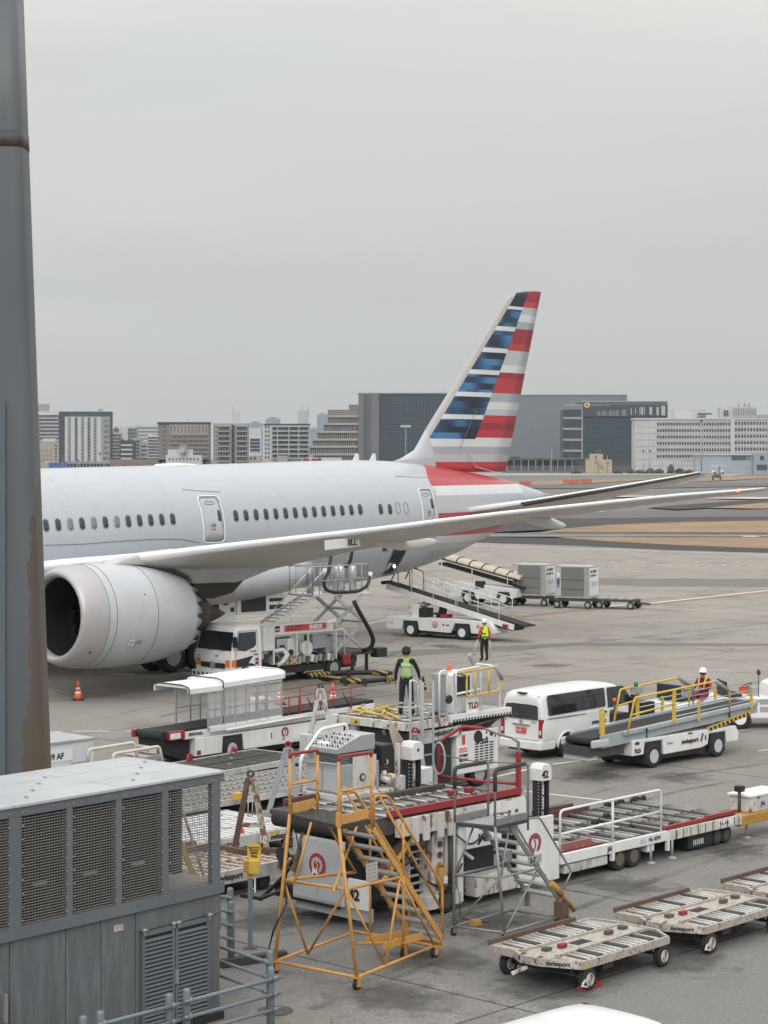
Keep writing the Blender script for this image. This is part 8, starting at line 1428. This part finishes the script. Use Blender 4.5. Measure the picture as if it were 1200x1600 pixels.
for y in (0, .8): MB().bar(st_ + Vector((0, y, 0)), en_ + Vector((0, y, 0)), .04, .12).build('stair_stringer', WHITE, t); MB().tube([st_ + Vector((.7, y, .5)), en_ + Vector((.6, y, 1.1))], .022, 6).build('stair_handrail', WHITE, t); MB().tube([st_ + Vector((.7, y, .5)), st_ + Vector((1.1, y, .45))], .02, 6).tube([st_ + Vector((.7, y, .5)), st_ + Vector((.9, y, .1))], .015, 6).build('stair_handrail', WHITE, t)
for k in range(9): p = st_.lerp(en_, (k + .5) / 9); MB().b2(p.x - .1, p.x + .1, p.y, p.y + .8, p.z, p.z + .03).build('stair_tread', LGREY, t)
a_ = AF.y(517, 850, -12.8); 
def w2t(px, py, yv): return Vector(Fr(FO, 45).y(px, py, yv))
for pts in ([w2t(519, 857, .5), w2t(517, 870, .5), w2t(513, 895, .4), w2t(506, 905, .3), w2t(507, 920, .2), w2t(520, 926, .2), w2t(560, 924, .2), w2t(575, 915, .3), w2t(578, 898, .4)], [w2t(550, 857, .5), w2t(549, 870, .5), w2t(545, 882, .6), w2t(536, 887, .8)]): MB().tube(arcpath(pts, .3), .07, 8).build('fuel_hose', HOSE, t)
MB().tube(arcpath([w2t(553, 938, .0), w2t(558, 950, -.1), w2t(578, 985, -.2), w2t(584, 1000, -.2), w2t(580, 1012, -.1), w2t(566, 1017, .2)], .3), .09, 10).build('fuel_hose', HOSE, t); MB().lathe([(.09, 0), (.10, .1), (.07, .25)], w2t(578, 903, .4), (.1, 0, 1), 12).build('hose_coupling', WHITE, t)
# ground hoses with yellow and black sleeves
YB = bpy.data.materials.new('yellow_black_sleeve'); YB.use_nodes = True; n = YB.node_tree.nodes; l = YB.node_tree.links; b = n['Principled BSDF']; tc = n.new('ShaderNodeTexCoord'); wv = n.new('ShaderNodeTexWave'); wv.inputs['Scale'].default_value = 2.2; wv.bands_direction = 'DIAGONAL'; l.new(tc.outputs['Object'], wv.inputs[0]); rp = n.new('ShaderNodeValToRGB'); rp.color_ramp.interpolation = 'CONSTANT'; rp.color_ramp.elements[0].color = (.02, .02, .02, 1); rp.color_ramp.elements[1].position = .5; rp.color_ramp.elements[1].color = (.45, .34, .09, 1); l.new(wv.outputs[0], rp.inputs[0]); l.new(rp.outputs[0], b.inputs['Base Color'])
for lab, rows in (('upper yellow and black sleeved fuel hose lying beside the worker', ((478, 1062), (520, 1059), (545, 1058), (580, 1058), (612, 1060))), ('lower yellow and black sleeved fuel hose on small wheels', ((500, 1066), (540, 1071), (570, 1072), (600, 1069), (618, 1066)))):
    P0 = g(*rows[0]); q = thing('fuel_hose', lab, 'hose', (*P0, 0), 0, 'sleeved fuel hoses on the apron'); pts = [(g(*r_)[0] - P0[0], g(*r_)[1] - P0[1], .18) for r_ in rows]
    MB().tube(arcpath(pts, .3), .10, 10).build('hose', HOSE, q)
    for i in (0, 3) if 'upper' in lab else (0, 1, 3): a = Vector(pts[i]); c = Vector(pts[i + 1]); MB().tube([a.lerp(c, .1), a.lerp(c, .85)], .125, 10).build('sleeve', YB, q)
    for k in (1, 2): MB().lathe([(.10, -.03), (.10, .03)], (pts[k][0], pts[k][1] - .15, .10), (0, 1, 0), 12).b2(pts[k][0] - .05, pts[k][0] + .05, pts[k][1] - .12, pts[k][1] + .1, .08, .3).build('hose_wheel', BLACK, q)
# high lift truck body glimpsed behind the engine
q = thing('high_loader_truck', 'white service truck body with black scissor lift glimpsed behind the engine', 'truck', (-5.9, 90, 0), 42)
MB().b2(-2.6, -.9, 0, 1.2, .6, 2.55).build('cab_box', WHITE, q, bevel=.03); MB().b2(-2.35, -1.85, -.02, .0, 1.7, 2.35).b2(-1.2, -1.0, -.02, 0, 1.9, 2.1).build('window', BLACK, q); MB().b2(-.85, 1.9, 0, 1.2, 1.75, 2.65).build('side_box', WHITE, q, bevel=.03); MB().b2(-.6, .8, -.02, 0, 1.85, 2.5).b2(1.0, 1.8, -.02, 0, 2.25, 2.4).b2(1.0, 1.8, -.02, 0, 1.9, 2.1).build('side_opening', BLACK, q, kind='stuff'); MB().b2(-3.0, 2.2, 0, 1.8, .4, .9).build('chassis', BLACK, q)
for a, c in (((-2.8, 2.6), (.5, 3.3)), ((-2.5, 3.2), (.2, 2.7)), ((1.5, 2.6), (.2, 3.4)), ((-1.2, 2.6), (-.4, 3.2))): MB().bar((a[0], .5, a[1]), (c[0], .5, c[1]), .2, .2).build('scissor_arm', BLACK, q)
MB().b2(-2.6, 1.4, .2, 1.5, 2.62, 2.78).build('lift_bed', BLACK, q); [wheel(q, x, .1, .45, .3, GREYP) for x in (-2.2, 1.3)]; MB().b2(-1.6, -1.35, -.025, 0, 2.2, 2.35).build('red_label', RED, q)

# ---------------------------------------------------------------- conveyor truck at the hold door
JO2 = g(641.25, 995); t = thing('belt_loader', 'white conveyor truck with red roundel, its belt raised to the open hold door', 'belt loader', (*JO2, 0), -36.3)
ch = MB().prism([(-1.5, .34), (-.55, .34), (-.45, .78), (.42, .78), (.5, .34), (2.35, .30), (2.6, .78), (3.45, .78), (3.55, .34), (4.85, .36), (4.85, .62), (4.6, .92), (2.2, .98), (-1.5, .92)], 0, 1.7).build('chassis', WHITE, t, bevel=.03); MB().b2(.5, 2.4, .1, 1.6, .18, .4).build('underbody', BLACK, t)
for x in (0, 3.02):
    for y, s_ in ((.10, -1), (1.6, 1)): wheel(t, x, y, .35, .22, WHITE, side=s_)
    MB().b2(x - .40, x + .40, .04, 1.65, .15, .77).build('wheel_bay', BLACK, t)
d_ = MB().lathe([(.16, 0), (.16, .006)], (1.45, -.002, .66), (0, -1, 0), 22).build('emblem_disc', mat('emblem_red', (.38, .035, .05), .5), ch); bird_roundel(d_, (1.45, -.012, .67), Matrix.Identity(3), .12, WHITEC); bird_roundel(ch, (3.95, -.012, .68), Matrix.Identity(3), .09, RED); text('TL-43L', .09, TEXTD, ch, (-1.3, -.008, .60), SIDE_R); MB().lathe([(.05, 0), (.05, .008)], (1.95, -.002, .68), (0, -1, 0), 12).b2(2.1, 2.3, -.006, 0, .64, .70).build('cap', BLACK, ch)
MB().b2(-.1, .35, .2, 1.0, .92, 1.6).build('console', WHITE, t, bevel=.04); MB().b2(.35, .75, .2, .9, .92, 1.4).build('foot_well', BLACK, t, bevel=.03); MB().b2(.05, .6, .3, .9, 1.5, 1.62).build('instrument_panel', GREYP, t, bevel=.03); MB().tube([(.55 + .15 * math.cos(a), .55 + .16 * math.sin(a), 1.72 + .06 * math.cos(a)) for a in [2 * math.pi * i / 16 for i in range(16)]], .016, 6, True).build('steering_wheel', BLACK, t)
MB().b2(1.05, 1.5, .3, .8, 1.12, 1.2).bar((1.5, .55, 1.15), (1.62, .55, 1.62), .45, .07).b2(1.2, 1.35, .45, .6, .9, 1.12).build('seat', BLACK, t, bevel=.02); MB().b2(1.6, 1.95, .2, .8, .95, 1.15).build('red_box', RED, t, bevel=.03); MB().cyl((-.12, .15, 1.0), (-.12, .15, 1.4), .02, 6).lathe([(.09, -.04), (.09, .05)], (-.12, .15, 1.5), (-1, 0, 0), 14).build('headlamp', CHROME, t)
p0 = Vector((-1.95, .8, 2.55)); p1_ = Vector((6.2, .8, .82))
MB().bar(p0, p1_, .9, .05).build('belt', BELT, t); MB().cyl((-2.0, .4, 2.54), (-2.0, 1.2, 2.54), .09, 14).build('end_roller', BELT, t)
for y in (.28, 1.32): MB().bar(p0 + Vector((.3, y - .8, -.16)), p1_ + Vector((-.4, y - .8, -.10)), .08, .26).build('girder', WHITE, t)
MB().bar((5.3, .8, .72), (6.35, .8, .80), 1.0, .08).build('lower_nose', BELT, t); MB().prism([(3.9, .9), (5.7, .55), (5.7, .75), (4.2, 1.15)], .3, 1.3).build('belt_housing', BLACK, t); MB().b2(5.2, 5.5, .2, .26, .7, .85).build('red_label', RED, t); MB().b2(4.7, 5.0, .0, .4, .42, .52).build('tow_plate', WHITE, t)
for y in (.22, 1.38):
    def bz(x): return 2.55 - (x + 1.95) * .2123
    for a, c, m_ in ((-.9, -.2, RED), (-.1, 2.5, WHITE), (2.6, 5.0, WHITE)):
        MB().tube(arcpath([(a, y, bz(a)), (a, y, bz(a) + .95), (c, y, bz(c) + .95), (c, y, bz(c))], .1), .024, 8).build('side_rail', m_, t)
        if m_ is WHITE: MB().tube([(a, y, bz(a) + .5), (c, y, bz(c) + .5)], .02, 6).build('side_rail', m_, t); MB().tube([((a + c) / 2, y, bz((a + c) / 2)), ((a + c) / 2, y, bz((a + c) / 2) + .95)], .02, 6).build('rail_post', m_, t)
    MB().tube([(-1.3, y, bz(-1.3) + .3), (-.9, y, bz(-.9) + 1.05), (-.5, y, bz(-.5) + .95)], .03, 6).build('black_hook', BLACK, t)
# second conveyor under a beige hood, and its tug
O3 = g(731, 944); q = thing('covered_belt_loader', 'white conveyor truck under a segmented beige hood behind the raised conveyor', 'belt loader', (*O3, 0), -32)
MB().prism([(-1.2, .35), (-.5, .35), (-.4, .8), (.4, .8), (.5, .35), (1.9, .35), (2.0, .8), (2.8, .8), (2.9, .4), (3.3, .5), (3.3, 1.0), (2.0, 1.1), (-.9, 1.35), (-1.2, 1.0)], 0, 1.6).build('chassis', WHITE, q, bevel=.04); MB().b2(.5, 1.1, -.02, .2, .95, 1.4).build('cab_opening', BLACK, q, bevel=.02)
for x in (0, 2.4): [wheel(q, x, y, .40, .24, WHITE, side=s_) for y, s_ in ((.08, -1), (1.5, 1))]
MB().bar((-2.2, .8, 2.35), (3.6, .8, 1.05), 1.0, .1).build('belt', BELT, q); BEI = mat('beige_hood', (.50, .44, .34), .6, dirt=.2)
for k in range(7):
    x0 = -2.6 + k * .86; rg = []
    for x in (x0, x0 + .82): z = 2.95 - (x + 2.6) * .215; rg.append([(x, .8 + .62 * math.cos(a), z - .15 + .30 * math.sin(a)) for a in [math.pi * i / 8 for i in range(9)]] + [(x, .8 - .57, z - .15), (x, .8, z + .10), (x, .8 + .57, z - .15)])
    MB().loft(rg, False).build('hood_segment', BEI, q); z = 2.95 - (x0 + 2.6) * .215; MB().tube([(x0 - .02, .8 + .64 * math.cos(a), z - .15 + .32 * math.sin(a)) for a in [math.pi * i / 8 for i in range(9)]], .035, 6).build('hood_rib', BLACK, q)
MB().tube([(-2.6, .16, 2.8), (3.4, .16, 1.5)], .05, 6).build('hood_edge', BLACK, q); MB().tube([(-2.6, 1.44, 2.8), (3.4, 1.44, 1.5)], .05, 6).build('hood_edge', BLACK, q); MB().b2(-.9, -.3, .1, .5, 1.0, 1.3).build('red_box', RED, q, bevel=.05); [MB().tube([(x, .16, 1.0), (x, .16, 2.9 - (x + 2.6) * .215)], .03, 6).build('hood_post', WHITE, q) for x in (-1.9, .2, 2.6)]

# ---------------------------------------------------------------- container dollies far right
def uld_dolly(px, py, lab, box=None):
    o = g(px, py); t = thing('container_dolly', lab, 'cargo dolly', (*o, 0), -26, 'container dollies in tow'); MB().b2(-.2, 2.05, 0, 1.4, .42, .55).build('deck', DARKS, t)
    for x in (0, 1.9):
        for y in (.05, 1.35): wheel(t, x, y, .22, .14, GREYP, side=-1 if y < 1 else 1)
    MB().bar((2.05, .7, .35), (2.9, .7, .3), .1).bar((-.2, .2, .5), (2.05, .2, .5), .08, .1).build('draw_bar', DARKS, t)
    for k in range(4): MB().b2(-.1 + k * .55, .2 + k * .55, .2, 1.2, .55, .60).build('deck_roller', GREYP, t)
    if box:
        u = thing('air_container', box, 'cargo container', wl(Fr(o, -26), -.05, .0, .6), -26, 'air freight containers'); ct = mat('curtain_grey', (.20, .20, .195), .75, dirt=.3, scale=1.2, bump=.3) if 'left' in box else mat('curtain_grey_dark', (.17, .175, .17), .75, dirt=.3, scale=1.2, bump=.3); h = 1.80; UL = 2.1
        MB().b2(0, 2.05, .0, 1.55, 0, .1).build('base', ALU, u); MB().b2(.02, 2.03, .02, 1.53, .1, h).build('shell', ALU, u); MB().b2(.33, 1.72, -.02, .03, .12, h - .04).build('curtain', ct, u, bevel=.01); MB().b2(-.01, 2.06, -.02, 1.56, h, h + .04).build('roof', ALU, u)
        for x in (0, .30, 1.73, 2.02): MB().b2(x, x + .03, -.025, .03, .1, h).build('frame_post', ALU, u)
        for k in (.5, 1.05): MB().b2(.34, 1.70, -.03, -.021, k, k + .02).build('strap', BLACK, u)
        MB().b2(.02, .30, -.012, .02, .12, h - .03).build('side_panel', WHITED, u); MB().b2(.07, .23, -.02, -.013, .75, 1.12).use(mat('label_blue', (.03, .07, .22), .5)).b2(.08, .22, -.022, -.013, .62, .70).build('label', BLACK if 'left' in box else MATS['label_blue'], u); MB().b2(.07, .23, -.02, -.013, 1.2, 1.45).build('label', WHITEC, u)
        MB().b2(2.03, 2.06, .08, 1.50, .14, h - .05).build('end_panel', WHITE, u); text('AKE 30261 AF', .17, TEXTD, u, (2.065, .14, 1.25), FRONT, bold=.003); text('AIR CARGO', .19, TEXTD, u, (2.065, .16, 1.48), FRONT, bold=.008); MB().b2(2.062, 2.068, .3, 1.3, .7, .95).build('label', LGREY, u)
uld_dolly(803, 946, 'dolly carrying the left grey container', 'grey curtained air container on the left dolly, its curtain strapped across'); uld_dolly(870, 950, 'dolly carrying the right grey container', 'grey curtained air container on the right dolly, with blue label beside the curtain'); uld_dolly(936, 951, 'empty low dolly at the end of the container train')

# ---------------------------------------------------------------- cones
def cone(px, py, lab, h=.72, m1=CONEO, m2=WHITEC, z=0):
    t = thing('traffic_cone', lab, 'cone', (*g(px, py, z), z), 20, 'traffic cones'); MB().b2(-.19, .19, -.19, .19, 0, .04).build('base', BLACK if m1 is CONEO else m2, t, bevel=.01); r = lambda z_: .15 - .12 * (z_ - .04) / (h - .04)
    bands = [(.04, .32, m1), (.32, .44, m2), (.44, .56, m1), (.56, .64, m2), (.64, 1.0, m1)]
    for a, c, m_ in bands: a = max(.04, a * h); c *= h; o = MB().lathe([(r(a), a), (r(c), c)], (0, 0, 0), (0, 0, 1), 20).build('cone_band', m_, t)
cone(122, 1094, 'orange and white traffic cone alone under the engine'); cone(520, 1099, 'orange and white traffic cone in front of the fuel truck'); cone(393, 1117, 'orange cone seen through the side glass, nearer of two'); cone(438, 1101, 'orange cone seen through the side glass, farther of two'); cone(661, 1080, 'small black and yellow striped cone right of the worker', .55, BLACK, YELLOW)

# ---------------------------------------------------------------- flat roller beds and dollies, left
def flat(name, lab, o, ang, L, W_, z, mt, side, slat_n, rows, gname=None, th=.14, rr=None):
    t = thing(name, lab, 'cargo dolly', (*o, 0), ang, gname); MB().b2(.04, L - .04, .04, W_ - .04, z - .12, z - .03).build('deck', DECK if mt is not WHITEC else mat('snowy_deck', (.60, .61, .62), .4, dirt=.3, dcol=(.2, .2, .2), scale=3), t)
    for y in (0, W_ - .06): MB().b2(0, L, y, y + .06, z - th, z + .01).build('side_beam', side, t)
    for x in (0, L - .06): MB().b2(x, x + .06, .06, W_ - .06, z - th, z).build('end_beam', side, t)
    data = None; dy = (W_ - .16) / rows
    for j in range(rows):
        for i in range(slat_n):
            if data is None: r_ = (MB().box((0, 0, 0), ((L - .2) / slat_n * .62, dy * .9, .03)) if rr is None else MB().cyl((0, -dy * .45, 0), (0, dy * .45, 0), rr, 8)).build('slat' if rr is None else 'roller', mt, t); data = r_.data
            else: r_ = bpy.data.objects.new('slat' if rr is None else 'roller', data); COL.objects.link(r_); r_.parent = t
            r_.location = (.1 + (i + .5) * (L - .2) / slat_n, .08 + (j + .5) * dy, z - .01 + rnd.random() * .012)
    for x in (.5, L - .5):
        for y in (.12, W_ - .12): wheel(t, x, y, min(.19, z * .42), .12, DARKS, side=-1 if y < 1 else 1)
    return t
GP = 'low flatbeds parked left of the loaders'
o = g(350, 1205, .42); t = flat('flat_dolly', 'dark slatted low dolly directly in front of the covered conveyor truck', o, 52, 3.6, 2.1, .42, DARKS, WHITED, 22, 2, GP); text('JAL', .14, TEXTD, t, (-.01, 1.5, .30), REAR, bold=.004)
for x in (.6, 2.4): MB().prism([(x, .42), (x + .22, .42), (x + .2, .62), (x + .08, .62)], 1.9, 1.98).build('red_stop', RED, t)
hz = MB(); [hz.prism([(1.80 + k * .08, .30), (1.84 + k * .08, .30), (1.88 + k * .08, .40), (1.84 + k * .08, .40)], -.006, -.001, 'x') for k in range(2)]; hz.build('hazard_stripe', CONEO, t, kind='stuff')
o = g(345, 1252, .45); c0 = Vector(o) - Vector((math.cos(R(46)), math.sin(R(46)))) * 3.2; flat('roller_bed', 'long grey roller bed between the dark dolly and the white topped dolly', (c0.x, c0.y), 46, 8.2, 2.7, .45, ROLS, WHITED, 40, 5, GP, rr=.045)
q = thing('yellow_block', 'small yellow block sitting on the roller bed edge', 'block', (*g(371, 1250, .45), .46), 46); MB().b2(-.12, .12, -.06, .06, 0, .17).build('block', YELLOW, q, bevel=.01)
o = g(340, 1320, .38); c0 = Vector(o) - Vector((math.cos(R(46)), math.sin(R(46)))) * 1.2; t = flat('flat_dolly', 'white topped low dolly with number plate beside the cabinet', (c0.x, c0.y), 46, 3.9, 2.75, .46, mat('white_slat', (.62, .63, .64), .4, dirt=.35, dcol=(.15, .15, .15), scale=3), WHITED, 20, 3, GP, th=.22)
text('WT1548', .13, TEXTD, t, (1.35, -.008, .28), SIDE_R, bold=.004); text('swissport', .17, TEXTD, t, (2.75, -.008, .28), SIDE_R, bold=.004); MB().b2(2.75, 2.95, -.008, -.001, .40, .46).build('hazard_label', YELLOW, t); MB().lathe([(.12, 0), (.12, .03)], (2.1, .3, .5), (0, -1, .3), 14).build('red_disc', REDB, t)
o = g(343, 1376, .40); c0 = Vector(o) - Vector((math.cos(R(46)), math.sin(R(46)))) * 1.6; RS = mat('rusty_slat_cream', (.50, .44, .37), .7, dirt=.55, dcol=(.14, .07, .04), rust=.7, scale=2.5)
t = thing('slatted_dolly', 'rusty cream slatted dolly with dark gaps beneath the red framed tow bar', 'cargo dolly', (c0.x, c0.y, 0), 46, GP); L3 = 3.55; MB().b2(.05, L3 - .05, .1, 2.3, .30, .36).build('deck', ROLD, t)
sbm = MB().b2(0, L3, 0, .07, .30, .56).build('side_beam', WHITED, t); MB().b2(0, L3, 2.3, 2.37, .36, .54).build('side_beam', RUSTY, t); text('swissport', .17, TEXTD, sbm, (1.55, -.008, .38), SIDE_R, bold=.004); MB().b2(L3 - .28, L3 - .05, -.008, -.001, .36, .48).build('end_label', mat('brown_print', (.2, .12, .08), .6), sbm)
dd = None
for i in range(13):
    s_ = MB().bar((0, .1, 0), (-.25, 2.28, 0), .10, .05).build('slat', RS, t) if dd is None else bpy.data.objects.new('slat', dd)
    if dd is None: dd = s_.data
    else: COL.objects.link(s_); s_.parent = t
    s_.location = (.35 + i * .26, 0, .52)
for y in (.75, 1.5): MB().b2(.1, L3 - .3, y, y + .07, .50, .57).build('cross_rail', RS, t)
for x in (.5, 2.9): [wheel(t, x, y, .19, .14, DARKS) for y in (.2, 2.2)]
MB().b2(1.9, 3.3, 1.9, 2.0, .56, .68).b2(3.1, 3.2, .9, 2.0, .56, .66).build('red_frame', RUSTY, t); MB().b2(1.75, 2.9, 2.2, 2.3, .62, .72).build('red_frame', mat('dull_red', (.22, .05, .045), .8, dirt=.4), t)
# beige rails and rusty steps seen over and through the cabinet
q = thing('rusty_steps', 'rusty yellow steps with pale bent handrails seen through the mesh bay', 'stairs', (-4.75, 37.4, 0), 46)
for y in (0, .75):
    MB().tube(arcpath([(-.35, y, 3.0), (-.35, y, 3.25), (.75, y, 3.28), (.85, y, 2.9)], .08), .03, 8).build('hand_rail', mat('cream_tube', (.62, .57, .48), .6, dirt=.3), q); MB().tube([(.85, y, 2.9), (.9, y, 2.4)], .03, 8).build('rail_post', ORANGE, q); MB().tube(arcpath([(.9, y, 2.4), (1.2, y, 2.3), (2.0, y, .3)], .1), .028, 8).build('hand_rail', RS, q); MB().bar((.9, y, 2.1), (1.9, y, .15), .04, .1).build('stringer', OCHRE, q); MB().tube([(-.3, y, 0), (-.3, y, 3.0)], .03, 8).tube([(.9, y, 0), (.9, y, 2.4)], .03, 8).build('frame_post', OCHRE, q); MB().tube([(-.3, y, .3), (.9, y, .3)], .03, 8).tube([(-.3, y, .4), (.9, y, 2.0)], .02, 8).build('frame_brace', RS, q)
for k in range(7): MB().b2(1.0 + k * .13, 1.15 + k * .13, .02, .73, 1.85 - k * .27, 1.88 - k * .27).build('tread', RS, q)
MB().b2(-.35, .95, 0, .75, 2.1, 2.16).build('platform', OCHRE, q)
# wrapped freight box behind the cabinet
o = g(147, 1153.3, 1.6); q = thing('freight_box', 'white wrapped freight box with black code letters behind the cabinet roof', 'cargo container', (*o, 0), 46); WRP = mat('wrap_white', (.66, .67, .67), .4, dirt=.3, dcol=(.45, .45, .44), scale=1.5, bump=.4)
MB().b2(-3.2, 0, 0, 1.5, .05, 1.6).build('wrapped_load', WRP, q, bevel=.02); MB().b2(-3.25, .03, -.03, 1.53, 1.56, 1.62).build('top_edge', ALU, q); MB().b2(-2.2, -.68, -.012, -.001, 1.12, 1.42).build('code_strip', WHITEC, q); text('RKE 12839 AF', .205, TEXTD, q, (-2.12, -.02, 1.19), SIDE_R, bold=.005, squash=.95)
MB().prism([(-.75, 1.05), (-.2, 1.05), (-.05, 1.5), (-.6, 1.5)], -.03, -.01).build('plastic_flap', mat('plastic_film', (.6, .62, .64), .25, scale=3), q)
